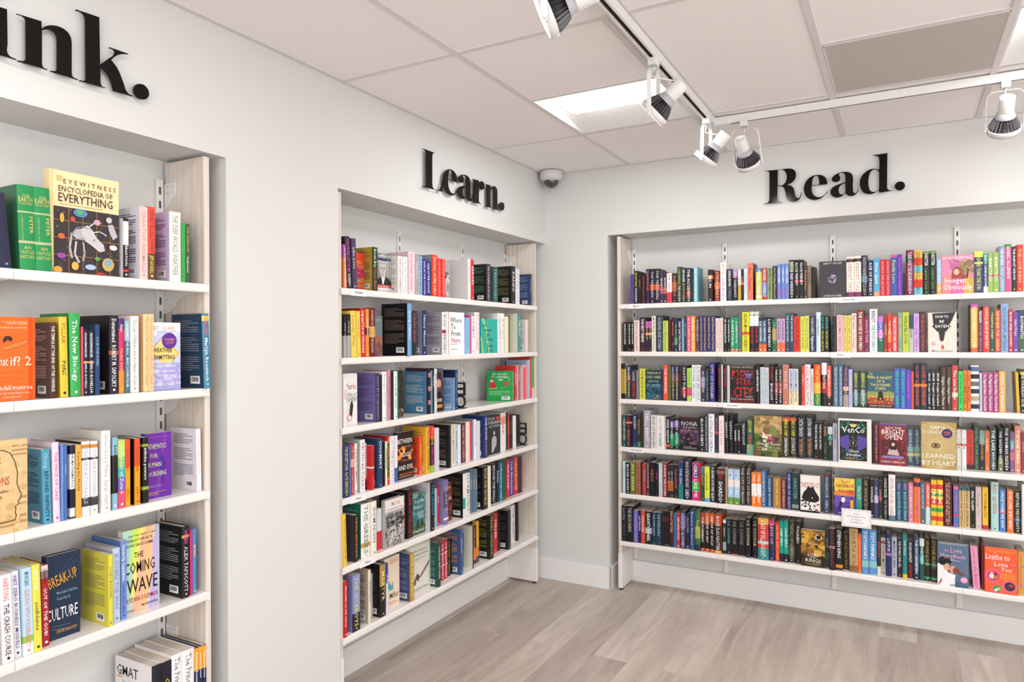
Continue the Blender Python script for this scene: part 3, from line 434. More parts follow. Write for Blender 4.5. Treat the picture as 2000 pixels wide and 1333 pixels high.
'weather': [F('r', 0, 0, 1, .25, 'ecf0f8'), F('r', 0, .12, 1, .6, 'c8d0ec'), F('s', 3, 16, 0, .0, 1, .2, .12, ['f8f8fc']), F('p', [(.45, .2), (.95, .44), (.96, .48), (.5, .66), (.0, .47), (.0, .4)], 'ecd484'), F('l', [(0, .4), (.38, .2), (.92, .46), (.6, .66)], .012, '6a5428'), F('r', 0, .6, 1, 1, 'a8a4d8')]+[F('s', 10+i, 9, 0, .62+i*.09, 1, .64+i*.09, .1, ['c0bce4', 'b4b0e0', 'ccc8ec']) for i in range(4)]+[F('t', .0, .85, .11, .055, 'eca860', 'ST. CLAIR'), F('b', .2, .135, .8, .15, 1, 'a8b0c8'), F('e', .6, .27, .26, .26, '642c98'), F('t', .42, .8, .27, .035, 'f4a050', 'SIGNED'), F('t', .46, .76, .32, .035, 'f4a050', 'COPY'), F('t', .02, .7, .44, .065, '4a3a20', 'WEATHER'), F('t', .0, .78, .545, .065, '4a3a20', 'PERMITTING'), F('t', .05, .8, .66, .035, 'fff', 'Twenty-Five Years of'), F('t', .05, .8, .73, .035, 'fff', 'Storms, Hurricanes'), F('t', .15, .75, .795, .035, 'fff', 'Wildfires, and'), F('t', .05, .7, .86, .035, 'fff', 'Extreme Climate'), F('t', .05, .75, .93, .035, 'fff', 'Change in Canada')],
'head': [F('s', 3, 30, 0, 0, 1, 1, .14, ['d8b47c', 'e4c494', 'd0a870']), F('b', .5, .06, .98, .2, 3, 'b48c54'), F('b', .75, .62, .97, .95, 5, 'b48c54'), F('b', .1, .86, .6, .96, 2, 'b48c54'), F('l', [(0, .12), (.2, .1), (.45, .14), (.6, .24), (.68, .36), (.66, .48), (.72, .54), (.8, .6), (.78, .64), (.7, .67), (.72, .7), (.6, .73), (.63, .75), (.6, .79), (.64, .82), (.6, .87), (.4, .88), (0, .885)], .024, '1c1410'), F('t', .0, .2, .24, .09, 'c04838', 't'), F('t', .02, .42, .48, .09, 'c04c34', 'ONS'), F('t', .02, .4, .56, .035, '6a5030', 'equations'), F('t', .0, .2, .62, .035, '6a5030', 'work')],
'math': [F('p', [(.3, 1), (.45, .7), (.6, .3), (.72, 0), (.8, 0), (.66, .4), (.55, .8), (.5, 1)], '7c3cac'), F('p', [(.5, .5), (.62, .3), (.8, .5), (.66, .8)], '502c98'), F('b', .1, .06, .85, .075, 1, 'a878c8'), F('t', .0, .78, .24, .075, 'dce0b0', 'MATHEMATICS'), F('t', .18, .45, .38, .07, 'dce0b0', 'FOR'), F('t', .04, .6, .52, .075, 'dce0b0', 'HUMAN'), F('t', .0, .78, .66, .075, 'dce0b0', 'FLOURISHING'), F('t', .06, .6, .83, .035, 'a8a0e0', 'FRANCIS SU'), F('b', .1, .9, .78, .96, 3, 'c8b060')],
'breakup': [F('l', [(.35, .24), (.9, .02)], .008, '50688c'), F('l', [(.4, .28), (.95, .08)], .008, '50688c'), F('l', [(.2, .84), (.7, .86)], .006, 'a8b0c0'), F('l', [(.15, .87), (.6, .9)], .006, 'a8b0c0'), F('t', .1, .95, .35, .13, 'e8a030', 'BREAK-UP', -.22), F('t', .3, .92, .47, .035, '8cc0c0', 'When Leaders Truly Listen,'), F('t', .32, .7, .54, .035, '8cc0c0', 'People Step Up'), F('t', .02, .92, .77, .14, 'f4f2ee', 'CULTURE'), F('t', .3, .9, .93, .035, 'e0a040', 'STEPHEN SHEDLETZKY')],
'wave': [F('p', [(0, 0), (.4, 0), (.15, 1), (0, 1)], 'b8e0c8'), F('p', [(.25, 0), (.55, 0), (.35, .4), (.2, .5)], 'c8f060'), F('p', [(.4, .0), (.62, .0), (.55, .5), (.3, .9), (.2, .8)], 'f8e878'), F('p', [(.5, .1), (.72, 0), (.7, .6), (.4, 1), (.25, 1)], 'fcb898'), F('p', [(.66, .0), (.8, 0), (.82, .5), (.6, 1), (.45, 1)], 'f8c088'), F('p', [(.8, .2), (.9, .1), (.92, .7), (.8, 1), (.7, 1), (.82, .6)], 'c8a8f0'), F('p', [(.9, .0), (1, 0), (1, 1), (.85, 1)], 'b8b8d0'), F('t', .12, .92, .09, .022, '222', 'AND THE TWENTY-FIRST'), F('t', .1, .8, .15, .035, '111', 'TECHNOLOGY, POWER, AND THE'), F('t', .05, .82, .21, .035, '111', "CENTURY'S GREATEST DILEMMA"), F('t', .3, .55, .35, .07, '111', 'THE'), F('t', .04, .86, .53, .14, '111', 'COMING'), F('t', .1, .94, .76, .17, '111', 'WAVE'), F('t', .04, .94, .87, .055, 'a01c38', 'MUSTAFA SULEYMAN'), F('t', .5, .94, .95, .03, '222', 'MICHAEL BHASKAR'), F('t', .05, .3, .98, .025, '222', 'COFOUNDER OF')],
'gmat': [F('t', .04, .62, .23, .13, '222', 'GMAT'), F('r', .05, .245, .2, .265, 'e0a828'), F('t', .2, .56, .33, .045, '888', 'Focus Edition'), F('p', [(0, .4), (.5, .46), (1, .62), (1, 1), (0, 1)], '1e1e2c')],
}


def book_parts(w, h, dep, col, cov, bands, txt, op, face, seed):
    """local frame: spine towards -y at y=0, x centred, z up. returns bags cover, pages, print"""
    R = random.Random(seed)
    cover, pages, ink = Bag(), Bag(), Bag()
    hb = op.get('hb') or (h > .222 and R.random() < .65)
    t = .0026 if hb else .0007; bul = min(.003, w*.09) if hb else .0004
    over = .003 if hb else 0
    # cross-section (outer), from back-left to back-right
    hw = w/2
    outer = [(-hw, dep), (-hw, .004)]
    ns = 6 if hb else 2
    for i in range(ns+1):
        a = -1+2*i/ns; outer.append((a*(hw-.0004), bul*0+(0 if not hb else 0)+ (bul*(a*a))))
    outer += [(hw, .004), (hw, dep)]
    inner = [(-hw+t, dep), (-hw+t, .004+t), (-hw+t+.0005, bul+t), (hw-t-.0005, bul+t), (hw-t, .004+t), (hw-t, dep)]
    zs = sorted(set([0, h]+[h*(1-b[1]) for b in bands]+[h*(1-b[2]) for b in bands])); zs = [z for z in zs if 0 <= z <= h]
    base = acol(col); side = acol(cov) if cov else base
    no = len(outer)
    V = [(x, y, z) for z in zs for (x, y) in outer]; F = []; Cc = []
    for j in range(len(zs)-1):
        zm = 1-(zs[j]+zs[j+1])/2/h; c = base
        for b in bands:
            if b[1] <= zm <= b[2]: c = acol(b[0])
        for i in range(no-1):
            F.append((j*no+i, j*no+i+1, (j+1)*no+i+1, (j+1)*no+i))
            Cc.append((side if (cov or op.get('A')) else c) if i in (0, no-2) else c)
    cover.add(V, F, Cc)
    ni = len(inner); V = [(x, y, z) for z in (0, h) for (x, y) in inner]
    cover.add(V, [(i+1, i, i+ni, i+ni+1) for i in range(ni-1)], [side[:] for _ in range(ni-1)] if True else side)
    # rims: boards and spine thickness, top and bottom + fore edges
    for z in (0, h):
        V = [(-hw, dep, z), (-hw+t, dep, z), (-hw+t, .004+t, z), (-hw, .004, z)]; cover.add(V, [(0, 1, 2, 3)], side)
        V = [(hw, dep, z), (hw-t, dep, z), (hw-t, .004+t, z), (hw, .004, z)]; cover.add(V, [(3, 2, 1, 0)], side)
        V = [(x, y, z) for (x, y) in outer[1:-1]]+[(hw-t, .004+t, z), (-hw+t, .004+t, z)]; cover.add(V, [tuple(range(len(V)))], base)
    for x0, x1 in ((-hw, -hw+t), (hw-t, hw)): cover.add([(x0, dep, 0), (x1, dep, 0), (x1, dep, h), (x0, dep, h)], [(0, 1, 2, 3)], side)
    # page block
    a, b = -hw+t+.0002, hw-t-.0002; y0, y1 = .004+t, dep-over-.0005; z0, z1 = over, h-over-(0 if hb else .0003)
    if b > a:
        pages.add([(a, y0, z0), (b, y0, z0), (b, y1, z0), (a, y1, z0), (a, y0, z1), (b, y0, z1), (b, y1, z1), (a, y1, z1)],
                  [(0, 3, 2, 1), (4, 5, 6, 7), (0, 1, 5, 4), (1, 2, 6, 5), (2, 3, 7, 6), (3, 0, 4, 7)], [.62, .56, .48, 1])
    # spine lettering
    def sp(x): return (bul*(x/hw)**2 if hb else 0)-.00035
    if op.get('H'):
        segs, _, c = op['H'].partition(':')
        rows = [('THE', .86, .06), ('EARTH', .80, .12), ('TRANSFORMED', .77, .04), ('AN', .24, .08), ('UNTOLD', .185, .08), ('HISTORY', .13, .08)]
        for s, f, hh in rows:
            co, fs, tw = text_arr(s); sx = min(hh*h*.5, w*.84/tw); ink.add([(-tw*sx/2+p[0]*sx, sp(-tw*sx/2+p[0]*sx), h*f+p[1]*hh*h*.5) for p in co], fs, acol(c))
        for s, x0_ in (('PETER', .16), ('FRANKOPAN', -.30)):
            co, fs, tw = text_arr(s); sx = min(.28*h/tw, w*.3); sy = w*.22
            ink.add([(x0_*w+p[1]*sy, sp(x0_*w), h*.63-p[0]*sx) for p in co], fs, acol(c))
    elif txt and not face:
        tot = sum(max(3, len(s)) for s, _ in txt); z = .045; avail = .87-.04*(len(txt)-1)
        for s, c in txt:
            fr = avail*max(3, len(s))/tot
            if s:
                co, fs, tw = text_arr(s, .008)
                L = fr*h; sz = min(w*.46, .026); sx = min(L/tw, sz*1.3); sz = min(sz, sx*2.6)
                if sx < sz*.45: sz = sx/.45
                zt = h*(1-z)-(L-tw*sx)/2*.6
                yc = -sz*.5
                ink.add([(yc+p[1]*sz, sp(yc+p[1]*sz), zt-p[0]*sx) for p in co], fs, acol(c))
            z += fr+.04
        # publisher's mark at the foot
        if R.random() < .7 and w > .012:
            q = min(w*.2, .004); c = txt[-1][1]; zz = .035*h+q
            n = R.choice((4, 8, 10)); ink.add([(q*math.cos(2*PI*i/n+PI/4), sp(q*.7), zz+q*math.sin(2*PI*i/n+PI/4)) for i in range(n)], [tuple(range(n))], acol(c))
    if op.get('x'):      # printed back cover: text blocks and barcode
        T3 = lambda x, y, d: (-hw-d, dep-x, h-y)
        els = [('b', .12, .09, .86, .26, 6, op['x']), ('b', .12, .32, .86, .52, 7, op['x']), ('b', .12, .58, .86, .78, 7, op['x']),
               ('r', .56, .84, .86, .945, 'eee'), ]+[('r', .60+.022*i, .855, .60+.022*i+R.choice((.008, .014)), .915, '333') for i in range(10)]
        art_bag(ink, els, T3, dep, h)
    if face and op.get('A') in ARTS:
        T3 = lambda x, y, d: (hw+d, x, h-y)
        art_bag(ink, ARTS[op['A']], T3, dep, h)
    elif op.get('A') in ARTS:
        T3 = lambda x, y, d: (-hw-d, dep-x, h-y)
        art_bag(ink, ARTS[op['A']], T3, dep, h)
    return cover, pages, ink

BOOKS = [
('R',598,622,13,1849,191,'6a4a9a',[],[('LAVENDER HOUSE','213')],{},0,''),
('R',624,651,13,1849,210,'222226',[],[('THE LAST WORD','dd4'),('TAYLOR ADAMS','fff')],{},0,''),
('R',652,671,14,1849,200,'25222c',[],[('NEON','999')],{},0,''),
('R',674,700,13,1849,180,'20191a',[],[('DAVID BALDACCI','c33')],{},0,''),
('R',703,727,12,1849,218,'32264a',[],[('BLACK ROCK','e84'),('','a69')],{},0,''),
('R',730,758,14,1849,218,'33263a',[('d86030',0.45,0.62)],[('THE TRACKERS','ccc')],{},0,''),
('R',760,791,18,1849,217,'33263a',[('d86030',0.45,0.62)],[('THE TRACKERS','ccc')],{},0,''),
('R',793,814,17,1849,191,'453a4c',[('b06080',0.5,0.7)],[('MICKEY 7','fff')],{},0,''),
('R',815,836,17,1849,194,'3c3446',[('c06a50',0.5,0.7)],[('MICKEY 7','fff')],{},0,''),
('R',838,869,13,1849,185,'f2eeee',[('e03a50',0.65,1.0)],[('THE CLIFF HOUSE','c44')],{},0,''),
('R',871,901,15,1849,183,'3a2c2c',[('a0583a',0.3,0.6)],[('DAVID JOY','f96')],{},0,''),
('R',903,930,14,1849,221,'33483a',[],[('JOHN BANVILLE','bb5'),('THE LOCK-UP','eee')],{},0,''),
('R',931,957,13,1849,213,'24303c',[],[('LEE BAKER','fff'),('BLOOD SUGAR','db4')],{},0,''),
('R',959,990,13,1849,210,'30343a',[('8a3038',0.65,0.85)],[('THE ACCIDENT','fff')],{},0,''),
('R',991,1003,13,1849,187,'2c342c',[],[],{},0,''),
('R',1005,1028,18,1849,215,'8cccd4',[],[('THE CASE OF THE SHOE','fff')],{'c': '6fb0bc'},0,''),
('R',1091,1120,17,1849,194,'342624',[('d8a060',0.18,0.3)],[('ALL IN','fff')],{},0,''),
('R',1131,1163,17,1849,185,'88242a',[('d86a50',0.4,0.6)],[('STEVE BERRY','ec8')],{},0,''),
('R',1165,1200,17,1849,231,'f4f2f6',[],[('BRIDGE','e73'),('LAUREN BEUKES','85c')],{},0,'white book lettered BRIDGE, top shelf under Read'),
('R',1206,1236,13,1849,190,'243238',[],[('SANDRA BROWN','fff'),('OVERKILL','889')],{},0,''),
('R',1240,1266,14,1849,185,'22242e',[('b888c4',0.0,0.2),('d04080',0.2,0.27)],[('THE THERAPIST','ddd')],{},0,''),
('R',1269,1287,16,1849,184,'f0eeea',[('c8a838',0.5,1.0)],[('THE SHOT','888')],{},0,''),
('R',1287,1302,16,1849,186,'241a1e',[('e86a20',0.42,0.5)],[('BLAZE','c99')],{},0,''),
('R',1303,1323,17,1849,188,'d0dcea',[],[('A QUIET PLACE','c9a')],{},0,''),
('R',1324,1355,17,1849,220,'f87860',[],[('Ann Cleeves','322')],{'c': '241c20'},0,'red book just right of A QUIET PLACE, top shelf under Read'),
('R',1371,1405,13,1849,186,'c8c460',[('5a70a0',0.0,0.12),('e8d8b0',0.85,0.95)],[('MICHAEL CONNELLY','fff')],{},0,'yellow book second right of A QUIET PLACE, top shelf under Read'),
('R',1405,1435,16,1849,187,'a84a3a',[('7078a8',0.45,0.9)],[('MICHAEL CONNELLY','fff')],{},0,''),
('R',1436,1464,16,1849,187,'8aa070',[],[('MYSTERE ON THE MEADOW','231')],{},0,''),
('R',1466,1489,15,1849,194,'2e2a50',[],[('One Puzzling Afternoon','cc6')],{},0,''),
('R',1491,1511,13,1849,203,'6a88cc',[],[('UNBROKEN','fff'),('NAN','e4a')],{},0,''),
('R',1513,1532,15,1849,203,'6a88cc',[],[('UNBROKEN','fff'),('NAN','e4a')],{},0,''),
('R',1533,1554,13,1849,204,'6a88cc',[],[('UNBROKEN','fff'),('NAN','e4a')],{},0,''),
('R',1554,1582,18,1849,224,'1e1e20',[('6a7a3a',0.05,0.3)],[('DEVICE FREE WEEKEND','fff')],{},0,'black book lettered DEVICE FREE WEEKEND, top shelf under Read'),
('R',1583,1608,17,1849,223,'1a1a1e',[('c02a3a',0.52,0.57)],[('ALICE FEENEY','fff'),('','888')],{},0,''),
('R',1609,1633,15,1849,222,'1a1a1e',[('c02a3a',0.52,0.57)],[('ALICE FEENEY','fff'),('','888')],{'d': 17.0},0,''),
('R',1635,1652,14,1849,187,'443430',[],[('The Darkest Places','db9')],{},0,''),
('R',1653,1673,17,1849,187,'8c745c',[],[('WINTER','433')],{},0,''),
('R',1674,1694,15,1849,176,'1a1412',[],[],{},0,''),
('R',1714,1851,20,1849,204,'3c3a40',[],[],{'A': 'empty'},1,'charcoal face-out book lettered EMPTY SPACES, top shelf under Read'),
('R',1854,1892,17,1849,224,'f0e6dc',[('7a3060',0.88,1.0),('2a2228',0.06,0.14)],[('STARDUST THIEF','a76')],{},0,'left of two white books lettered STARDUST THIEF, top shelf under Read'),
('R',1893,1927,17,1849,225,'f0e6dc',[('7a3060',0.88,1.0),('2a2228',0.06,0.14)],[('STARDUST THIEF','a76')],{},0,'right of two white books lettered STARDUST THIEF, top shelf under Read'),
('R',1929,1958,15,1849,226,'343644',[('5a8898',0.5,0.66),('2a2018',0.66,1.0)],[('DEATH UNDER A LITTLE SKY','ccc')],{},0,'near-black book lettered DEATH UNDER A LITTLE SKY, top shelf under Read'),
('R',1960,1987,14,1849,198,'24284a',[],[('ACE OF SPADES','fff')],{},0,'navy book lettered ACE OF SPADES, top shelf under Read'),
('R',1988,2018,16,1849,209,'58a8cc',[('ec9058',0.88,1.0)],[('River Spirit','fff')],{},0,'blue book lettered River Spirit, top shelf under Read'),
('R',2019,2044,15,1849,197,'c8303c',[],[('ALWAYS THE ALMOST','eaa')],{},0,''),
('R',2045,2069,13,1849,197,'c8303c',[],[('ALWAYS THE ALMOST','eaa')],{},0,''),
('R',2070,2101,14,1849,220,'3c58a8',[('d05098',0.0,0.06)],[('Family Lore','dd4')],{},0,'blue book lettered Family Lore, top shelf under Read'),
('R',2102,2125,17,1849,221,'5a3cb0',[],[('The List','f4b'),('Yomi Adegoke','f4b')],{'c': '18141c'},0,''),
('R',2142,2179,12,1849,240,'7a2050',[('281c20',0.12,0.28)],[('THERE GOES THE NEIGHBORHOOD','fff')],{},0,'plum book lettered THERE GOES THE NEIGHBORHOOD, top shelf under Read'),
('R',2180,2219,12,1849,238,'d8b050',[('e04028',0.18,0.34),('70c0c8',0.36,0.5),('e04028',0.66,0.84),('70c0c8',0.84,1.0)],[('CHAIN-GANG ALL-STARS','211')],{},0,'yellow book lettered CHAIN-GANG ALL-STARS, top shelf under Read'),
('R',2221,2251,16,1849,228,'22241f',[('6a8a4a',0.0,0.06)],[('HESTER','fff'),('Laurie Lico','7a5')],{},0,'left of two black books lettered HESTER, top shelf under Read'),
('R',2252,2282,14,1849,230,'22241f',[('6a8a4a',0.0,0.06)],[('HESTER','fff'),('Laurie Lico','7a5')],{},0,'right of two black books lettered HESTER, top shelf under Read'),
('R',2283,2305,15,1849,188,'90b4d8',[('f0a050',0.7,1.0)],[('THE VERY NICE HOTEL','fff')],{},0,''),
('R',2306,2448,20,1849,201,'e07a9a',[],[],{'A': 'imogen'},1,'pink face-out book lettered IMOGEN OBVIOUSLY, top shelf under Read'),
('R',2449,2487,15,1849,213,'383c6a',[('d0e060',0.0,0.3),('283060',0.14,0.26)],[('BRIGHTER THAN THE SUN','dd5')],{},0,'dark blue book lettered BRIGHTER THAN THE SUN, top shelf under Read'),
('R',2488,2507,14,1849,200,'2c4878',[('e8e8f0',0.85,1.0),('3a9a90',0.0,0.2)],[('BLACK CANDLE WOMEN','fff')],{},0,''),
('R',2508,2530,18,1849,200,'98b860',[('d04a70',0.55,0.6)],[('BLIND MOLLY','fff')],{},0,''),
('R',2530,2553,13,1849,203,'94b458',[('d04a70',0.55,0.6)],[('BLIND MOLLY','fff')],{'c': 'c8c0b4'},0,'right of two green books lettered BLIND MOLLY, top shelf under Read'),
('R',2554,2580,14,1849,233,'8898b4',[],[('VERGHESE','fff'),('HEAD LANDS','dde')],{'c': 'b0b0b8'},0,'pale blue book lettered HEAD LANDS, top shelf under Read'),
('R',2580,2606,13,1849,241,'d85888',[('4a8a3a',0.0,0.07)],[('ISABEL ALLENDE','fff'),('','eac')],{},0,'pink book just right of HEAD LANDS, top shelf under Read'),
('R',2607,2627,16,1849,227,'243430',[],[('THE ALMOST WIDOW','fff'),('','d84')],{},0,'near-black book lettered THE ALMOST WIDOW, top shelf under Read'),
('R',2627,2654,14,1849,235,'d43c34',[],[('THE LOVE BIRDS','fc8')],{},0,'red book lettered THE LOVE BIRDS, top shelf under Read'),
('R',550,572,14,1544,188,'151416',[],[('THE WRONG GOODBYE','fff'),('','e83')],{},0,''),
('R',573,579,16,1544,185,'2a4a30',[],[],{},0,''),
('R',581,601,14,1544,188,'151416',[],[('THE WRONG GOODBYE','fff'),('','e83')],{},0,''),
('R',602,621,15,1544,187,'151416',[],[('THE WRONG GOODBYE','fff'),('','e83')],{},0,''),
('R',621,658,17,1544,199,'ead8d6',[],[('Elizabeth George','b44'),('Something to Hide','b44')],{},0,''),
('R',661,698,13,1544,217,'38242a',[],[('THE BEST FRIEND','fff'),('','d44')],{},0,'near-black book lettered THE BEST FRIEND, second shelf under Read'),
('R',699,719,12,1544,192,'30243c',[('c060b0',0.0,0.22),('f0a070',0.38,0.46)],[('WHAT LIES','db5')],{},0,''),
('R',720,738,13,1544,192,'30243c',[('c060b0',0.0,0.22),('f0a070',0.38,0.46)],[('WHAT LIES','db5')],{},0,''),
('R',738,764,17,1544,224,'e6e4c8',[],[('MURDER BY THE BOOK','358')],{},0,''),
('R',766,810,16,1544,226,'2a3440',[],[('OCEANS AND STARS','ccd')],{},0,'near-black book lettered OCEANS AND STARS, second shelf under Read'),
('R',812,844,13,1544,193,'c4d054',[],[('How to Kill Your Lover','384')],{},0,''),
('R',847,862,14,1544,197,'4c2430',[],[],{},0,''),
('R',865,883,13,1544,211,'3a2028',[],[('THE POISON','e86'),('PIG','c5a')],{},0,''),
('R',884,904,15,1544,208,'32325a',[('6a9a7a',0.6,0.8)],[('The Marrow','cc5')],{},0,''),
('R',906,930,12,1544,194,'2a2440',[],[('DEAD TAKE THE A TRAIN','fff')],{},0,''),
('R',930,943,16,1544,204,'88aac8',[],[],{},0,''),
('R',944,959,17,1544,219,'1e4848',[],[('LAST COUPLE','7cc')],{},0,''),
('R',960,986,18,1544,220,'e0408a',[],[('NOT A HAPPY FAMILY','fe9')],{},0,''),
('R',987,1013,16,1544,219,'f0a030',[],[('SHARI LAPENA','fff'),('THE END OF HER','fff')],{},0,''),
('R',1014,1038,18,1544,204,'5a424c',[],[('DONNA LEON','ccc'),('','d98')],{},0,''),
('R',1041,1062,12,1544,218,'3a3070',[],[('Last Summer House Party','dc6')],{},0,''),
('R',1062,1084,14,1544,218,'3a3070',[],[('Last Summer House Party','dc6')],{},0,''),
('R',1085,1108,18,1544,217,'3a3070',[],[('Last Summer House Party','dc6')],{},0,''),
('R',1109,1134,17,1544,217,'3a3070',[],[('Last Summer House Party','dc6')],{},0,''),
('R',1136,1158,14,1544,202,'e0d6d0',[],[('THE SILENT PATIENT','c88')],{},0,''),
('R',1159,1181,18,1544,203,'e0d6d0',[],[('THE SILENT PATIENT','c88')],{},0,''),
('R',1183,1204,16,1544,204,'1c1c1e',[],[('MY ANNIHILATION','fff'),('','888')],{},0,''),
('R',1205,1223,17,1544,204,'1c1c1e',[],[('MY ANNIHILATION','fff'),('','888')],{},0,''),
('R',1225,1249,14,1544,203,'1a9a62',[('e06a40',0.92,1.0)],[('A GAME FOR ALL','fff')],{},0,''),
('R',1250,1270,13,1544,203,'1a9a62',[('e06a40',0.92,1.0)],[('A GAME FOR ALL','fff')],{},0,''),
('R',1271,1290,15,1544,219,'5a6870',[],[('THE NORTH','b55'),('','ccc')],{},0,''),
('R',1292,1333,13,1544,235,'d8d834',[('e06030',0.5,0.57)],[('KILLING MOON','222'),('JO NESBO','222')],{},0,'yellow book lettered KILLING MOON, second shelf under Read'),
('R',1334,1360,14,1544,237,'1c1c20',[('c8d8c0',0.0,0.08),('e8e8e8',0.1,0.36)],[('THE','eee'),('THE EDGE','d33')],{},0,'left of two black books lettered THE EDGE, second shelf under Read'),
('R',1361,1386,18,1544,237,'1c1c20',[('c8d8c0',0.0,0.08),('e8e8e8',0.1,0.36)],[('THE','eee'),('THE EDGE','d33')],{},0,'right of two black books lettered THE EDGE, second shelf under Read'),
('R',1387,1408,14,1544,203,'4a6a88',[('243040',0.0,0.1),('e06a30',0.78,1.0)],[('L.A. WEATHER','fff')],{},0,''),
('R',1409,1430,12,1544,204,'4a6a88',[('243040',0.0,0.1),('e06a30',0.78,1.0)],[('L.A. WEATHER','fff')],{},0,''),
('R',1431,1460,12,1544,201,'181818',[],[('LOUISE PENNY','fff')],{},0,''),
('R',1461,1485,13,1544,192,'1c6a4c',[('b08850',0.3,0.65)],[('STRAWBERRY','9c9')],{},0,''),
('R',1486,1508,17,1544,192,'c4a4cc',[('e8704a',0.72,1.0)],[('IAN RANKIN','323'),('','fff')],{},0,''),
('R',1509,1532,14,1544,192,'c4a4cc',[('e8704a',0.72,1.0)],[('IAN RANKIN','323'),('','fff')],{},0,''),
('R',1534,1557,14,1544,222,'34465a',[],[('THE BONE HACKER','cde'),('','d94')],{},0,''),
('R',1558,1579,13,1544,222,'34465a',[],[('THE BONE HACKER','cde'),('','d94')],{},0,''),
('R',1579,1613,18,1544,203,'e4382a',[],[('TWELVE SECRETS','410')],{},0,'red book lettered TWELVE SECRETS, second shelf under Read'),
('R',1614,1638,15,1544,202,'dada5a',[],[('THE HOUSE IN THE PINES','385')],{},0,''),
('R',1639,1661,13,1544,205,'dada5a',[],[('THE HOUSE IN THE PINES','385')],{},0,''),
('R',1663,1694,12,1544,202,'28305a',[],[('NORA ROBERTS','dcb'),('Nightwork','fff')],{},0,'navy book lettered Nightwork, second shelf under Read'),
('R',1697,1721,12,1544,225,'c8dce2',[],[('Joy Hunter','366')],{},0,''),
('R',1722,1740,13,1544,205,'1c2018',[],[('RILEY SAGER','5cc'),('THE ONLY ONE LEFT','dd5')],{},0,''),
('R',1741,1763,16,1544,204,'1c2018',[],[('RILEY SAGER','5cc'),('THE ONLY ONE LEFT','dd5')],{},0,''),
('R',1784,1802,13,1544,199,'282c32',[],[],{},0,''),
('R',1804,1835,12,1544,206,'e8bcc4',[],[('ELIF BATUMAN','a66'),('THE IDIOT','a66')],{},0,'pale pink book lettered THE IDIOT, second shelf under Read'),
('R',1836,1856,15,1544,203,'e0d070',[],[('ELIF BATUMAN','a84'),('EITHER OR','a84')],{},0,''),
('R',1857,1877,13,1544,203,'e0d070',[],[('ELIF BATUMAN','a84'),('EITHER OR','a84')],{},0,''),
('R',1878,1904,18,1544,214,'e2d4cc',[],[('Big Swiss','a55'),('Jen Beagin','c86')],{},0,'white book lettered Big Swiss, second shelf under Read'),
('R',1905,1940,13,1544,232,'822c24',[],[('THE HOUSE IS ON FIRE','fff')],{},0,'red book lettered THE HOUSE IS ON FIRE, second shelf under Read'),
('R',1941,1966,15,1544,197,'7a2c50',[],[('DANCE TREE','e9b')],{},0,''),
('R',1967,2005,17,1544,235,'e6e8f0',[],[('BEREST','333'),('THE POSTCARD','286')],{},0,'white book lettered THE POSTCARD, second shelf under Read'),
('R',2007,2034,14,1544,195,'c070c8',[('6060c0',0.15,0.4),('1c6a50',0.6,1.0)],[('COUNTRY','fff')],{},0,'pink book lettered COUNTRY, second shelf under Read'),
('R',2035,2054,18,1544,195,'98302c',[],[('VAMPIRE','eb6')],{},0,''),
('R',2055,2073,15,1544,211,'d4402c',[('e88a48',0.45,0.75)],[('THE HEAT','fff')],{},0,''),
('R',2074,2102,13,1544,195,'d83a3a',[],[('THE DICTATORS WIFE','fff')],{},0,'red book lettered THE DICTATORS WIFE, second shelf under Read'),
('R',2104,2124,14,1544,213,'8a9a88',[],[('THE MADNESS','dc4')],{},0,''),
('R',2125,2155,12,1544,213,'b8c83c',[],[('WILDBLOOD','333')],{},0,'yellow book lettered WILDBLOOD, second shelf under Read'),
('R',2156,2176,15,1544,200,'b4bab0',[('3c4068',0.0,0.38)],[('KATE BLAIR','345')],{},0,''),
('R',2177,2202,13,1544,205,'c8a4dc',[],[('GIRLS AND THEIR','85a')],{},0,'pale purple book lettered GIRLS AND THEIR, second shelf under Read'),
('R',2203,2234,17,1544,215,'3a2428',[],[('THE GIRL IN ALL THE WORLD','d55')],{},0,'near-black book lettered THE GIRL IN ALL THE, second shelf under Read'),
('R',2242,2371,20,1544,208,'e0d4c8',[],[],{'A': 'eaten'},1,'white face-out book lettered HOW TO BE EATEN, second shelf under Read'),
('R',2432,2463,17,1544,248,'e8b444',[('c050a0',0.0,0.08),('e06a30',0.9,1.0)],[('COLLECTED REGRETS OF CLOVER','fff')],{'c': '2a3248'},0,'yellow book lettered COLLECTED REGRETS OF CLOVER, second shelf under Read'),
('R',2463,2485,15,1544,219,'682838',[],[('REGAN','fff'),('YOURS TRULY','d8b')],{},0,'maroon book lettered YOURS TRULY, second shelf under Read'),
('R',2485,2513,12,1544,235,'d84838',[],[('HOW TO KILL MEN AND GET AWAY WITH IT','fff')],{},0,'red book lettered HOW TO KILL MEN AND, second shelf under Read'),
('R',2514,2533,14,1544,230,'2c5c4a',[],[('PINEAPPLE STREET','dd8')],{},0,'dark green book lettered PINEAPPLE STREET, second shelf under Read'),
('R',2534,2559,13,1544,217,'c44050',[],[('REMEMBER THE GREEN','ed6')],{},0,'red book lettered REMEMBER THE GREEN, second shelf under Read'),
('R',2560,2591,13,1544,245,'84a8d4',[],[('THE FIVE SORROWFUL MYSTERIES','346')],{'c': 'd07434'},0,'blue book lettered THE FIVE SORROWFUL MYSTERIES, second shelf under Read'),
('R',2592,2610,13,1544,217,'b83444',[],[('IN THE UPPER COUNTRY','fff')],{},0,''),
('R',2611,2634,17,1544,203,'6c4ca0',[],[('Salad Days','ecf')],{},0,'purple book lettered Salad Days, second shelf under Read'),
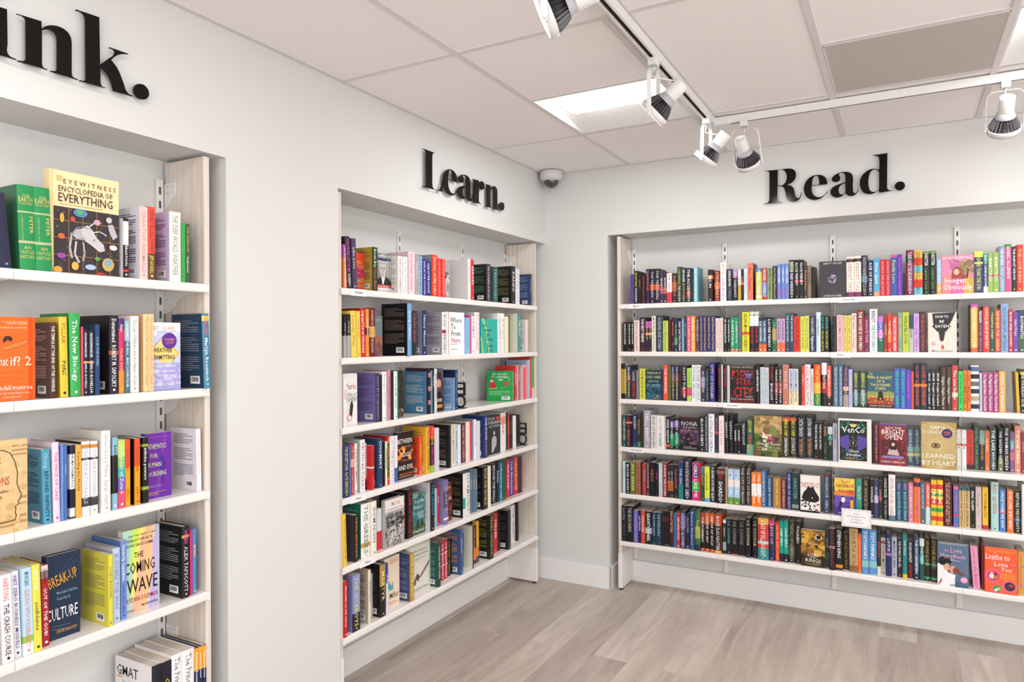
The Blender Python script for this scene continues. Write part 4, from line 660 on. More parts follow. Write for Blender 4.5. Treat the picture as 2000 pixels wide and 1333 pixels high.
('R',2634,2660,13,1544,212,'384464',[('3a6040',0.6,1.0)],[('ROMANTIC','fff')],{},0,'dark blue book lettered ROMANTIC, second shelf under Read'),
('R',534,566,12,1239,226,'1c1a18',[('c0a034',0.15,0.85)],[('DOUBLE OR NOTHING','221')],{'c': 'd8d4d0'},0,'black book lettered DOUBLE OR NOTHING, third shelf under Read'),
('R',569,598,18,1239,216,'262844',[('6a4a3a',0.25,0.5)],[('KARIN SLAUGHTER','eee'),('AFTER THAT NIGHT','dd5')],{},0,''),
('R',600,634,15,1239,181,'2c2c3a',[],[('SLAUGHTER','ccc'),('THE KEPT WOMAN','e34')],{},0,''),
('R',634,653,18,1239,184,'88847c',[],[],{},0,''),
('R',657,693,14,1239,195,'d8d850',[],[('THE MURDER RULE','553')],{},0,''),
('R',695,796,20,1239,188,'20343c',[],[],{'A': 'cold'},1,'dark blue face-out book lettered THE BOOK OF COLD CASES, third shelf under Read'),
('R',797,810,17,1239,193,'402850',[],[],{},0,''),
('R',812,840,16,1239,220,'e85430',[],[('THE WHISPERS','fff')],{},0,''),
('R',842,860,17,1239,216,'5c6038',[],[],{},0,''),
('R',862,884,16,1239,218,'26284a',[('6a4a3a',0.25,0.5)],[('KARIN SLAUGHTER','ccd'),('AFTER THAT NIGHT','dd5')],{},0,''),
('R',886,910,15,1239,219,'26284a',[('6a4a3a',0.25,0.5)],[('KARIN SLAUGHTER','ccd'),('AFTER THAT NIGHT','dd5')],{},0,''),
('R',913,927,13,1239,217,'40282c',[],[],{},0,''),
('R',928,959,13,1239,217,'1c2028',[('a02830',0.62,0.85)],[('SCOTT TUROW','fff')],{},0,''),
('R',960,988,17,1239,203,'b0d858',[('d83a80',0.58,0.84)],[('BONE RULES','6a4')],{},0,''),
('R',990,1015,17,1239,222,'eaecf0',[],[('RUTH WARE','444'),('ZERO DAYS','444')],{},0,''),
('R',1017,1043,18,1239,223,'eaecf0',[],[('RUTH WARE','444'),('ZERO DAYS','444')],{},0,''),
('R',1046,1073,14,1239,211,'3c3458',[('8a80b8',0.3,0.6)],[('SILVER RIVER','dc8')],{},0,''),
('R',1074,1095,16,1239,203,'14201e',[],[('A FLICKER IN THE DARK','7b8')],{},0,''),
('R',1096,1128,17,1239,237,'28308c',[],[('CITY OF DREAMS','ec8')],{'d': 15.0},0,'blue book lettered CITY OF DREAMS, third shelf under Read'),
('R',1147,1167,16,1239,228,'2c2228',[],[('MEN ON FIRE','c33'),('','999')],{},0,''),
('R',1168,1178,17,1239,227,'ccc8c4',[],[],{},0,''),
('R',1180,1201,15,1239,225,'2c2228',[],[('MEN ON FIRE','c33'),('','999')],{},0,''),
('R',1202,1218,16,1239,223,'c8c0c8',[],[],{},0,''),
('R',1219,1364,20,1239,222,'241c1a',[],[],{'A': 'monster'},1,'black face-out book lettered MONSTER CITY, third shelf under Read'),
('R',1366,1388,16,1239,230,'161616',[],[('LIFE SENTENCE','fff')],{'c': '2c3030'},0,''),
('R',1393,1418,14,1239,214,'c8ccd2',[],[('THE TRUTH ABOUT','7aa')],{},0,''),
('R',1419,1441,18,1239,213,'c8ccd2',[],[('THE TRUTH ABOUT','7aa')],{},0,''),
('R',1442,1469,18,1239,231,'1c1818',[],[('KILLERS','b33'),('BUGLIOSI','fff')],{},0,'black book lettered KILLERS, third shelf under Read'),
('R',1473,1493,12,1239,215,'2c2024',[('903038',0.4,0.7)],[('THE DAY OF THE DOG','fff')],{},0,''),
('R',1494,1515,18,1239,215,'2c2024',[('903038',0.4,0.7)],[('THE DAY OF THE DOG','fff')],{},0,''),
('R',1517,1549,18,1239,232,'c07a68',[],[('ROGUES','fcc')],{},0,'red book lettered ROGUES, third shelf under Read'),
('R',1551,1576,16,1239,207,'c8d2e2',[('f0e0b8',0.6,1.0)],[('LINDEN MACINTYRE','347')],{},0,''),
('R',1577,1602,12,1239,207,'c8d2e2',[('f0e0b8',0.6,1.0)],[('LINDEN MACINTYRE','347')],{},0,''),
('R',1602,1616,17,1239,212,'2c2020',[],[],{},0,''),
('R',1618,1635,13,1239,226,'d8402c',[],[('PAGEBOY','fb9')],{},0,''),
('R',1635,1665,18,1239,233,'e2e2e4',[],[('ANGEL MAKERS','c45'),('PATTI','555')],{},0,'white book lettered ANGEL MAKERS, third shelf under Read'),
('R',1666,1683,16,1239,209,'dccccc',[],[('THE REVENGE','c55')],{},0,''),
('R',1685,1719,12,1239,234,'e85824',[('e0b040',0.45,0.7),('3a8a50',0.7,1.0)],[('THE RUNAWAYS','fd6')],{},0,'orange book lettered THE RUNAWAYS, third shelf under Read'),
('R',1724,1750,13,1239,244,'1e1a1c',[('e4e4e6',0.0,0.28),('a02c30',0.45,0.7)],[('HUNTING','fff')],{},0,'black book lettered HUNTING, third shelf under Read'),
('R',1751,1774,16,1239,227,'e05038',[('3a1c1c',0.75,1.0)],[('AMERICAN CULTS','fff')],{},0,''),
('R',1775,1784,15,1239,229,'241c20',[],[],{},0,''),
('R',1785,1809,16,1239,230,'4c6c84',[],[('THE LAST HOUSE ON THE STREET','dde')],{},0,'left of two blue books lettered THE LAST HOUSE ON THE, third shelf under Read'),
('R',1810,1833,18,1239,232,'4c6c84',[],[('THE LAST HOUSE ON THE STREET','dde')],{},0,''),
('R',1834,1861,13,1239,225,'48405c',[('e8c0a0',0.5,0.6),('a8988c',0.7,1.0)],[('PORCELAIN MOON','b98')],{},0,'dark purple book lettered PORCELAIN MOON, third shelf under Read'),
('R',1862,1881,12,1239,209,'a8aae2',[],[('HIS AND HERS','dd6')],{},0,''),
('R',1882,1914,18,1239,200,'1c3c38',[('3a6a60',0.6,0.9)],[('GREENWOOD','dd6'),('GREENWICH','fff')],{},0,'left of two dark teal books lettered GREENWOOD, third shelf under Read'),
('R',1915,1952,12,1239,201,'1c3c38',[('3a6a60',0.6,0.9)],[('GREENWOOD','dd6'),('GREENWICH','fff')],{},0,'right of two dark teal books lettered GREENWOOD, third shelf under Read'),
('R',1953,2083,20,1239,198,'2c5a68',[],[],{'A': 'night'},1,'dark teal face-out book lettered ON A NIGHT OF A, third shelf under Read'),
('R',2084,2112,17,1239,216,'3c5cb8',[],[('YES DADDY','4d7'),('ANNA','4d7')],{},0,'left of two blue books lettered YES DADDY, third shelf under Read'),
('R',2113,2139,13,1239,216,'3c5cb8',[],[('YES DADDY','4d7'),('ANNA','4d7')],{},0,'right of two blue books lettered YES DADDY, third shelf under Read'),
('R',2140,2162,17,1239,210,'5c44c0',[],[('A Very Nice Girl','e5c')],{},0,''),
('R',2163,2176,17,1239,203,'d05438',[],[],{},0,''),
('R',2177,2205,17,1239,242,'202a38',[('e08040',0.44,0.5)],[('S.A. COSBY','e54'),('ALL THE SINNERS BLEED','e64')],{},0,'left of two near-black books lettered ALL THE SINNERS BLEED, third shelf under Read'),
('R',2206,2237,15,1239,243,'202a38',[('e08040',0.44,0.5)],[('S.A. COSBY','e54'),('ALL THE SINNERS BLEED','e64')],{},0,'right of two near-black books lettered ALL THE SINNERS BLEED, third shelf under Read'),
('R',2239,2256,17,1239,201,'191919',[],[('BINGE','fff'),('Douglas Coupland','fff')],{},0,''),
('R',2257,2276,13,1239,202,'191919',[],[('BINGE','fff'),('Douglas Coupland','fff')],{},0,''),
('R',2277,2296,16,1239,202,'191919',[],[('BINGE','fff'),('Douglas Coupland','fff')],{},0,''),
('R',2297,2322,14,1239,227,'4c3a30',[],[('','dcb'),('Night Night Fawn','ddc')],{},0,'left of two near-black books lettered Night Night Fawn, third shelf under Read'),
('R',2324,2346,17,1239,227,'4c3a30',[],[('','dcb'),('Night Night Fawn','ddc')],{},0,'right of two near-black books lettered Night Night Fawn, third shelf under Read'),
('R',2348,2375,17,1239,237,'c04a4a',[('d8c8b0',0.6,0.7)],[('The Lion Seeker','fff')],{},0,'red book lettered The Lion Seeker, third shelf under Read'),
('R',2377,2397,15,1239,206,'30d454',[],[('TRUTH IN THE END','142')],{},0,''),
('R',2398,2415,15,1239,211,'e07c34',[],[('HOW TO MAKE A PLAN','411')],{},0,''),
('R',2416,2431,12,1239,211,'e07c34',[],[('HOW TO MAKE A PLAN','411')],{},0,''),
('R',2431,2466,12,1239,237,'e2e6ea',[('4a6888',0.03,0.13),('202028',0.19,0.29),('606878',0.35,0.45),('282830',0.51,0.61),('b0a078',0.67,0.77),('302838',0.84,0.94)],[],{},0,'white book third right of TRUTH IN THE, third shelf under Read'),
('R',2468,2480,16,1239,199,'b8b8ca',[],[],{},0,''),
('R',2481,2503,15,1239,202,'a44c7c',[],[('The Magnolia Palace','fff'),('Fiona Davis','fff')],{},0,''),
('R',2504,2527,17,1239,202,'a44c7c',[],[('The Magnolia Palace','fff'),('Fiona Davis','fff')],{},0,'middle of three plum books lettered The Magnolia Palace, third shelf under Read'),
('R',2528,2550,16,1239,203,'a44c7c',[],[('The Magnolia Palace','fff'),('Fiona Davis','fff')],{},0,'rightmost of three plum books lettered The Magnolia Palace, third shelf under Read'),
('R',2551,2578,13,1239,209,'e0a44c',[],[('UNTIL WE BREAK','cef')],{},0,'orange book lettered UNTIL WE BREAK, third shelf under Read'),
('R',2625,2638,14,1239,204,'d0ac30',[],[('','765')],{'c': 'b88a24','k': -2.0},0,''),
('R',2639,2659,17,1239,219,'1c2018',[('c8b030',0.05,0.12)],[('THE THURSDAY CLUB','eee')],{},0,''),
('R',545,567,4,931,205,'1c5c58',[],[('THESE WITCHES','ddd')],{},0,''),
('R',568,600,4,931,203,'2a1c20',[('d89060',0.2,0.26)],[('KINGS','c33'),('VICIOUS','d96')],{},0,'black book lettered VICIOUS, fourth shelf under Read'),
('R',601,631,37,931,213,'303a68',[],[('RAVEN','dde'),('','99b')],{},0,'dark blue book lettered RAVEN, fourth shelf under Read'),
('R',635,657,29,931,211,'3a3222',[('208a70',0.84,0.98)],[('MARIGOLD','ba5')],{},0,''),
('R',658,676,30,931,204,'44242a',[],[],{},0,''),
('R',683,726,11,931,240,'a8a4ae',[],[('HELL BENT','fff')],{},0,'grey book lettered HELL BENT, fourth shelf under Read'),
('R',733,771,4,931,211,'dcd6d2',[],[('RULE OF WOLVES','555')],{},0,'white book lettered RULE OF WOLVES, fourth shelf under Read'),
('R',772,818,4,931,209,'ece8e6',[],[('SONS OF THE STORM','999'),('RJ BARKER','478')],{},0,'white book lettered SONS OF THE STORM, fourth shelf under Read'),
('R',819,845,41,931,203,'181820',[('d05030',0.85,0.95)],[('DEAD SILENCE','fff')],{},0,''),
('R',846,867,41,931,195,'221c30',[('8a70b0',0.1,0.3),('2c9060',0.5,0.9)],[('FIRST SISTER','eee')],{},0,''),
('R',868,900,54,931,196,'221c30',[('8a70b0',0.1,0.3),('2c9060',0.5,0.9)],[('FIRST SISTER','eee')],{},0,''),
('R',905,1029,40,931,207,'20181e',[],[],{'A': 'nona'},1,'black face-out book lettered NONA THE NINTH, fourth shelf under Read'),
('R',1031,1061,36,931,216,'201e20',[],[('BLOOD DEBTS','fff')],{},0,''),
('R',1062,1084,36,931,224,'2a363a',[],[('MONSTERS BORN AND MADE','ccd')],{},0,''),
('R',1088,1123,22,931,233,'e8e8f2',[],[('A STOLEN HEIR','445')],{},0,'white book lettered A STOLEN HEIR, fourth shelf under Read'),
('R',1123,1147,32,931,232,'2a2642',[('b05050',0.45,0.52)],[('MIDNIGHT','c88'),('','aab')],{},0,''),
('R',1152,1181,18,931,225,'f2e2de',[],[('OLIVIE BLAKE','c89')],{},0,'white book just right of MIDNIGHT, fourth shelf under Read'),
('R',1182,1204,31,931,230,'141418',[],[('SLEWFOOT','ddd')],{},0,''),
('R',1204,1229,43,931,230,'141418',[],[('SLEWFOOT','ddd')],{},0,''),
('R',1234,1253,44,931,173,'1c1a1c',[],[('BANNED','fff')],{},0,''),
('R',1253,1272,54,931,173,'1c1a1c',[],[('BANNED','fff')],{},0,''),
('R',1274,1303,59,931,192,'16161c',[],[('THE BODY SCOUT','fff'),('','c33')],{},0,''),
('R',1310,1351,37,931,216,'1c5042',[('60b090',0.72,1.0)],[('LESSONS','ed6'),('THE HOLLOW','e75')],{},0,'dark teal book lettered THE HOLLOW, fourth shelf under Read'),
('R',1356,1510,20,931,238,'6a5a34',[],[],{'A': 'thorns'},1,'olive face-out book lettered CHAIN OF THORNS, fourth shelf under Read'),
('R',1511,1547,44,931,231,'3a3222',[('e0603c',0.0,0.1)],[('JAMES S.A. COREY','ee4'),('LEVIATHAN FALLS','fff')],{},0,'left of two near-black books lettered LEVIATHAN FALLS, fourth shelf under Read'),
('R',1547,1585,63,931,231,'3a3222',[('e0603c',0.0,0.1)],[('JAMES S.A. COREY','ee4'),('LEVIATHAN FALLS','fff')],{},0,'right of two near-black books lettered LEVIATHAN FALLS, fourth shelf under Read'),
('R',1589,1632,49,931,240,'141c30',[],[('JUSTIN CRONIN','fff'),('THE FERRYMAN','c95')],{},0,'left of two black books lettered THE FERRYMAN, fourth shelf under Read'),
('R',1632,1675,71,931,240,'141c30',[],[('JUSTIN CRONIN','fff'),('THE FERRYMAN','c95')],{},0,'right of two black books lettered THE FERRYMAN, fourth shelf under Read'),
('R',1678,1701,58,931,208,'1c1814',[],[('THE BOOK EATERS','fff'),('','d83')],{},0,''),
('R',1701,1723,62,931,209,'1c1814',[],[('THE BOOK EATERS','fff'),('','d83')],{},0,''),
('R',1727,1751,44,931,206,'1a2420',[],[('BABEL','c96'),('SUSAN','687')],{},0,''),
('R',1752,1778,39,931,211,'18201e',[('c8d0d0',0.1,0.3),('208a78',0.35,0.45)],[('STARTER','9cb')],{},0,''),
('R',1779,1803,33,931,211,'b0b0c2',[],[('SIGNAL','536'),('NIX','dde')],{},0,''),
('R',1807,1973,10,931,242,'e8e0d8',[],[],{'A': 'venco'},1,'white face-out book lettered VENCO, fourth shelf under Read'),
('R',1973,1986,52,931,212,'221a1c',[],[],{},0,''),
('R',1986,2009,53,931,219,'8a2a3a',[],[('Funeral Songs for Dying Girls','ecc')],{},0,''),
('R',2010,2142,20,931,222,'7c2830',[],[],{'A': 'bright'},1,'maroon face-out book lettered INTO THE BRIGHT OPEN, fourth shelf under Read'),
('R',2143,2174,65,931,202,'4c627a',[('d8d080',0.66,0.76),('7ab0b0',0.5,0.64)],[('ONE FOR EACH NIGHT','dee')],{},0,'left of two dark blue books lettered ONE FOR EACH NIGHT, fourth shelf under Read'),
('R',2175,2207,75,931,203,'4c627a',[('d8d080',0.66,0.76),('7ab0b0',0.5,0.64)],[('ONE FOR EACH NIGHT','dee')],{},0,'right of two dark blue books lettered ONE FOR EACH NIGHT, fourth shelf under Read'),
('R',2208,2366,6,931,245,'b8985c',[],[],{'A': 'heart'},1,'tan face-out book lettered LEARNED BY HEART, fourth shelf under Read'),
('R',2371,2392,70,931,206,'eae6e4',[('d84030',0.36,0.41)],[('ROOM','bbb')],{},0,''),
('R',2393,2414,65,931,206,'eae6e4',[('d84030',0.36,0.41)],[('ROOM','bbb')],{},0,''),
('R',2416,2446,75,931,204,'d03834',[('3a2020',0.88,1.0)],[('A CHILD BEWITCHED','722')],{},0,'red book lettered A CHILD BEWITCHED, fourth shelf under Read'),
('R',2447,2470,75,931,231,'2a4038',[],[('THE FALL OF THE STARS','7a7')],{},0,'near-black book lettered THE FALL OF THE STARS, fourth shelf under Read'),
('R',2471,2494,73,931,206,'18262c',[('6ca0a4',0.0,0.35)],[('THE WONDER','c95')],{},0,''),
('R',2495,2516,75,931,206,'d86c34',[],[('Landslide','fdb')],{},0,''),
('R',2516,2545,72,931,221,'1a3e42',[],[('THE LAKE HOUSE','fff')],{},0,'dark teal book lettered THE LAKE HOUSE, fourth shelf under Read'),
('R',2551,2573,75,931,225,'26261e',[('787850',0.7,1.0)],[('THE GOLDEN GATE','fff')],{},0,'black book lettered THE GOLDEN GATE, fourth shelf under Read'),
('R',2574,2601,75,931,235,'191919',[],[('THE WOMAN INSIDE','fff')],{},0,'black book lettered THE WOMAN INSIDE, fourth shelf under Read'),
('R',2602,2621,75,931,206,'7a5c80',[('509098',0.2,0.4),('c06a80',0.5,0.7)],[('PARIS','ede')],{},0,''),
('R',2621,2647,71,931,239,'d89478',[],[('THE ONE THING','fff')],{},0,'tan book lettered THE ONE THING, fourth shelf under Read'),
('R',2648,2664,67,931,205,'903444',[],[('SECRETS','daa')],{},0,''),
('R',543,562,4,631,206,'b8d8da',[],[('THE SUN','8a8')],{},0,''),
('R',564,593,4,631,200,'1c2434',[],[('BLOOD SCION','fff')],{},0,''),
('R',595,631,4,631,208,'68702c',[],[('JADE SEEKER','dd9')],{},0,'olive book lettered JADE SEEKER, fifth shelf under Read'),
('R',633,663,5,631,211,'a06c54',[],[('THE DESTROYER','722')],{},0,''),
('R',664,674,6,631,210,'1a1a1c',[],[],{},0,''),
('R',674,699,9,631,202,'b83a3c',[],[('WITCH','7ba')],{},0,''),
('R',702,721,5,631,225,'3a343c',[],[('HOLLOW KINGDOM','ccd')],{},0,''),
('R',724,756,4,631,213,'151519',[],[('OZCO','e83')],{},0,''),
('R',756,778,11,631,208,'151519',[],[('OZCO','d4a')],{},0,''),
('R',782,805,4,631,211,'bac8ca',[],[('Cat Rambo','fff')],{},0,''),
('R',806,833,12,631,213,'921c24',[],[('SURVIVE THE DOME','fff')],{},0,''),
('R',834,851,24,631,202,'2c2a32',[('b06a30',0.5,0.8)],[('RED WALL','ccc')],{},0,''),
('R',851,869,27,631,203,'2c2a32',[('b06a30',0.5,0.8)],[('RED WALL','ccc')],{},0,''),
('R',873,900,21,631,206,'301c22',[],[('DAUGHTER','c77')],{},0,''),
('R',906,936,7,631,230,'2c4070',[('208080',0.6,1.0)],[('THE SEA','ddd')],{},0,'dark blue book lettered THE SEA, fifth shelf under Read'),
('R',939,983,4,631,245,'201a34',[],[('BOOK OF EXTRAORDINARY','ddd'),('CARRIE','fff')],{},0,'dark purple book lettered BOOK OF EXTRAORDINARY, fifth shelf under Read'),
('R',989,1034,11,631,230,'d22c7c',[('40b048',0.5,0.75),('7a3c70',0.05,0.4)],[('GIRLS LIKE ME','fff')],{},0,'pink book lettered GIRLS LIKE ME, fifth shelf under Read'),
('R',1034,1042,15,631,222,'b83030',[],[],{},0,''),
('R',1043,1063,17,631,208,'18604c',[('3a8aa0',0.0,0.2)],[('YELLOW','dd5')],{},0,''),
('R',1068,1097,4,631,212,'e2e23c',[('7ab8dc',0.88,1.0)],[('Cyberpunk','222')],{},0,''),
('R',1097,1132,15,631,222,'18282a',[],[('A CROWN OF IVY AND GLASS','fff')],{},0,'black book lettered A CROWN OF IVY AND, fifth shelf under Read'),
('R',1139,1187,4,631,209,'211d21',[('6a6a72',0.05,0.15)],[('RED','c33'),('SHARDS','fff')],{},0,'black book lettered RED, fifth shelf under Read'),
('R',1188,1201,20,631,216,'c8a484',[],[],{},0,''),
('R',1205,1239,11,631,210,'a8cae8',[('f0e0e0',0.3,0.5),('6a9a40',0.8,1.0)],[('MYSTICAL','fff')],{},0,'left of two pale blue books lettered MYSTICAL, fifth shelf under Read'),
('R',1241,1274,9,631,210,'a8cae8',[('f0e0e0',0.3,0.5),('6a9a40',0.8,1.0)],[('MYSTICAL','fff')],{},0,'right of two pale blue books lettered MYSTICAL, fifth shelf under Read'),
('R',1275,1302,19,631,231,'382e2a',[],[('THE CITY OF BRASS','dcc')],{},0,'left of two near-black books lettered THE CITY OF BRASS, fifth shelf under Read'),
('R',1302,1335,35,631,231,'382e2a',[],[('THE CITY OF BRASS','dcc')],{},0,'right of two near-black books lettered THE CITY OF BRASS, fifth shelf under Read'),
('R',1339,1366,21,631,198,'f47c1c',[('f0ece8',0.33,0.7)],[('THE SPARE MAN','fff')],{},0,''),
('R',1367,1393,23,631,199,'f47c1c',[('f0ece8',0.33,0.7)],[('THE SPARE MAN','fff')],{},0,''),
('R',1393,1417,34,631,210,'4074b4',[],[('HOUSE IN THE SEA','ed6')],{},0,''),
('R',1417,1455,50,631,174,'2c4c7c',[],[('GEORGE R.R. MARTIN','cdd'),('GAME OF THRONES','cdd')],{},0,'dark blue book just right of HOUSE IN THE, fifth shelf under Read'),
('R',1457,1499,43,631,174,'b47c30',[],[('GEORGE R.R. MARTIN','ed9'),('CLASH OF KINGS','ed9')],{},0,'tan book lettered CLASH OF KINGS, fifth shelf under Read'),
('R',1500,1531,43,631,172,'721e28',[],[('GEORGE R.R. MARTIN','ecc'),('FIRE AND BLOOD','ecc')],{},0,''),
('R',1534,1559,31,631,216,'203468',[],[('THRONE OF GLASS','bcd')],{},0,''),
('R',1561,1598,35,631,213,'1c3e3c',[('8a9a90',0.85,0.95)],[('SINISTER','8aa')],{},0,'dark teal book lettered SINISTER, fifth shelf under Read'),
('R',1605,1712,15,631,209,'ece6e2',[],[],{'A': 'thistle'},1,'white face-out book lettered THISTLEFOOT, fifth shelf under Read'),
('R',1730,1761,36,631,220,'304058',[('7a2020',0.0,0.04)],[('WARRIOR GIRL','abc')],{'c': '6a2024'},0,'dark blue book lettered WARRIOR GIRL, fifth shelf under Read'),
('R',1786,1888,25,631,207,'8a4aa0',[],[],{'A': 'neighbor'},1,'purple face-out book lettered THE NEIGHBOR FAVOR, fifth shelf under Read'),
('R',1891,1922,75,631,203,'44a48c',[],[('TRUST','eff')],{},0,'teal book lettered TRUST, fifth shelf under Read'),
('R',1924,1959,75,631,206,'191919',[('a08038',0.85,1.0)],[('ROBIN','cb8'),('THE HOUSE AND THE SONGS','cb8')],{},0,'black book lettered THE HOUSE AND THE SONGS, fifth shelf under Read'),
('R',1963,1983,48,631,207,'201a22',[],[('GODKILLER','fff')],{},0,''),
('R',1984,2004,40,631,208,'403a68',[('c0a8d0',0.4,0.6)],[('IN THE SKY','ddf')],{},0,''),
('R',2005,2025,46,631,203,'1a2c20',[('7a3c40',0.4,0.5)],[('GARDEN','c98')],{},0,''),
('R',2026,2053,37,631,237,'1c1620',[],[('CHARLES FRAZIER','fff'),('THE TRACKERS','bbb')],{},0,'black book lettered THE TRACKERS, fifth shelf under Read'),
('R',2054,2086,12,631,250,'eaeaea',[('4a7888',0.88,1.0)],[('CENTER STARTED CAREER','b44')],{},0,'white book lettered CENTER STARTED CAREER, fifth shelf under Read'),
('R',2089,2117,38,631,212,'1e5068',[],[('PERRY','c8c'),('BLACK WATER SPRING','9cd')],{},0,'left of two dark blue books lettered BLACK WATER SPRING, fifth shelf under Read'),
('R',2118,2147,38,631,214,'1e5068',[],[('PERRY','c8c'),('BLACK WATER SPRING','9cd')],{},0,'right of two dark blue books lettered BLACK WATER SPRING, fifth shelf under Read'),
('R',2148,2172,41,631,212,'e08496',[],[('JUST LIKE HOME','fdd')],{},0,'red book lettered JUST LIKE HOME, fifth shelf under Read'),
('R',2173,2203,30,631,236,'f47c2c',[('3a2020',0.08,0.18)],[('LESSONS IN CHEMISTRY','74a')],{},0,'orange book lettered LESSONS IN CHEMISTRY, fifth shelf under Read'),
('R',2204,2226,32,631,220,'50647c',[],[('DON GILLMOR','ccd'),('','fff')],{},0,''),
('R',2227,2250,31,631,218,'dc5438',[('b8d8d0',0.6,1.0)],[('CHILDREN OF ANARCHY','fff')],{},0,''),
('R',2252,2278,24,631,238,'e4bc30',[('d84030',0.1,0.2),('3a9a48',0.3,0.36),('d84030',0.42,0.55),('3a9a48',0.62,0.7),('d84030',0.8,0.9)],[('MAAME','fff')],{},0,'left of two yellow books lettered MAAME, fifth shelf under Read'),
('R',2279,2306,19,631,240,'e4bc30',[('d84030',0.1,0.2),('3a9a48',0.3,0.36),('d84030',0.42,0.55),('3a9a48',0.62,0.7),('d84030',0.8,0.9)],[('MAAME','fff')],{},0,'right of two yellow books lettered MAAME, fifth shelf under Read'),
('R',2308,2347,32,631,239,'501a1c',[],[('THE ADVANTAGE OF ADDITIVES','fbb')],{},0,'maroon book lettered THE ADVANTAGE OF ADDITIVES, fifth shelf under Read'),
('R',2352,2376,34,631,212,'5470b0',[('d060a0',0.0,0.08),('d04080',0.68,0.74)],[('MISTAKEN','e68')],{},0,'blue book lettered MISTAKEN, fifth shelf under Read'),
('R',2378,2401,40,631,213,'d4b478',[('3c6a74',0.0,0.1)],[('BREAKING AND ENTERING','222')],{},0,'left of two tan books lettered BREAKING AND ENTERING, fifth shelf under Read'),
('R',2402,2426,46,631,213,'d4b478',[('3c6a74',0.0,0.1)],[('BREAKING AND ENTERING','222')],{},0,'right of two tan books lettered BREAKING AND ENTERING, fifth shelf under Read'),
('R',2427,2450,49,631,213,'151515',[],[('SEAS CLAIM','fff'),('','d93')],{},0,'black book lettered SEAS CLAIM, fifth shelf under Read'),
('R',2451,2477,48,631,216,'cabcbc',[],[('Through You','c78')],{},0,'pale grey book lettered Through You, fifth shelf under Read'),
('R',2480,2505,45,631,217,'ecbc34',[('c83030',0.9,1.0)],[('WORKMATES','a51')],{},0,'yellow book lettered WORKMATES, fifth shelf under Read'),
('R',2516,2548,30,631,250,'a8d2cc',[],[('RED QUEEN','b33'),('','256')],{},0,'pale teal book lettered RED QUEEN, fifth shelf under Read'),
('R',2552,2578,36,631,214,'4c7cbc',[('d06080',0.5,0.56)],[('ONCE MORE WE SAW','fff')],{},0,'blue book lettered ONCE MORE WE SAW, fifth shelf under Read'),
('R',2583,2610,29,631,215,'e4742c',[],[('BOOK LOVERS','fff'),('EMILY HENRY','fff')],{},0,'orange book lettered BOOK LOVERS, fifth shelf under Read'),
('R',2613,2641,34,631,213,'191d25',[('4060a0',0.65,0.72)],[('BEFORE MIDNIGHT','eed')],{},0,'black book lettered BEFORE MIDNIGHT, fifth shelf under Read'),
('R',2642,2655,4,631,254,'e8e6e4',[],[],{},0,''),
('R',534,564,4,323,226,'181622',[],[('RAVEN','99a'),('OLIVIE','667')],{},0,'black book lettered RAVEN, bottom shelf under Read'),
('R',566,615,4,323,230,'19151a',[],[('THE RECKONING','bbb'),('','667')],{},0,'black book lettered THE RECKONING, bottom shelf under Read'),
('R',616,644,4,323,204,'6c64b4',[],[('ONCE THERE WERE','aad')],{},0,''),
('R',644,662,14,323,206,'201e48',[],[('GLITTERLAND','fff')],{},0,''),
('R',664,689,9,323,210,'d44c3c',[],[('SCHOLARS','fff')],{},0,''),
('R',690,732,12,323,206,'1c262a',[('a8b0b8',0.5,0.68)],[('GRAVITY WHEEL','fff')],{},0,'black book lettered GRAVITY WHEEL, bottom shelf under Read'),
('R',733,758,19,323,202,'203a4a',[],[('THE EVERLANDS','9bc'),('','686')],{},0,''),
('R',760,795,16,323,206,'203a4a',[],[('THE EVERLANDS','9bc'),('','686')],{},0,'right of two navy books lettered THE EVERLANDS, bottom shelf under Read'),
('R',798,812,19,323,219,'251c22',[],[('SEVEN','c33'),('','dde')],{},0,''),
('R',813,826,21,323,218,'251c22',[],[('SEVEN','c33'),('','dde')],{},0,''),
('R',827,839,26,323,217,'251c22',[],[('SEVEN','c33'),('','dde')],{},0,''),
('R',842,871,21,323,239,'3c221e',[],[('FROSTBITER','db8'),('','b64')],{},0,''),
('R',872,888,21,323,211,'3c6cac',[],[],{},0,''),
('R',889,910,24,323,211,'c42c2c',[],[('RED RIVER SEVEN','fff')],{},0,''),
('R',911,944,22,323,229,'343052',[('6a6490',0.1,0.45)],[('BOOK EATERS','ddd'),('KA DOORE','fff')],{},0,'dark blue book lettered BOOK EATERS, bottom shelf under Read'),
('R',945,965,36,323,211,'282c42',[],[('FRACTURED','bbc'),('','fff')],{},0,''),
('R',970,1001,24,323,246,'2a4076',[],[('Brandon Sanderson','bcd')],{},0,'dark blue book just right of FRACTURED, bottom shelf under Read'),
('R',1004,1036,18,323,246,'3c6c44',[('a0a850',0.4,0.7),('203a3a',0.85,1.0)],[('Tress','dd5')],{},0,'dark green book lettered Tress, bottom shelf under Read'),
('R',1036,1062,26,323,235,'241616',[('b04030',0.0,0.3),('c03a28',0.92,1.0)],[('THE RIVERMAN','eee')],{},0,''),
('R',1064,1091,25,323,237,'241616',[('c87038',0.0,0.3),('c05a28',0.92,1.0)],[('HOUSE OF SKY','eee')],{},0,''),
('R',1093,1120,21,323,238,'281414',[('d05828',0.0,0.25),('c04a28',0.92,1.0)],[('EMPIRE OF GOLD','eee')],{},0,''),
('R',1123,1163,13,323,236,'2c1412',[('c04420',0.0,0.28),('e0b060',0.92,1.0)],[('ROSE DAUGHTER','eee')],{'c': 'c0501c'},0,'black book lettered ROSE DAUGHTER, bottom shelf under Read'),
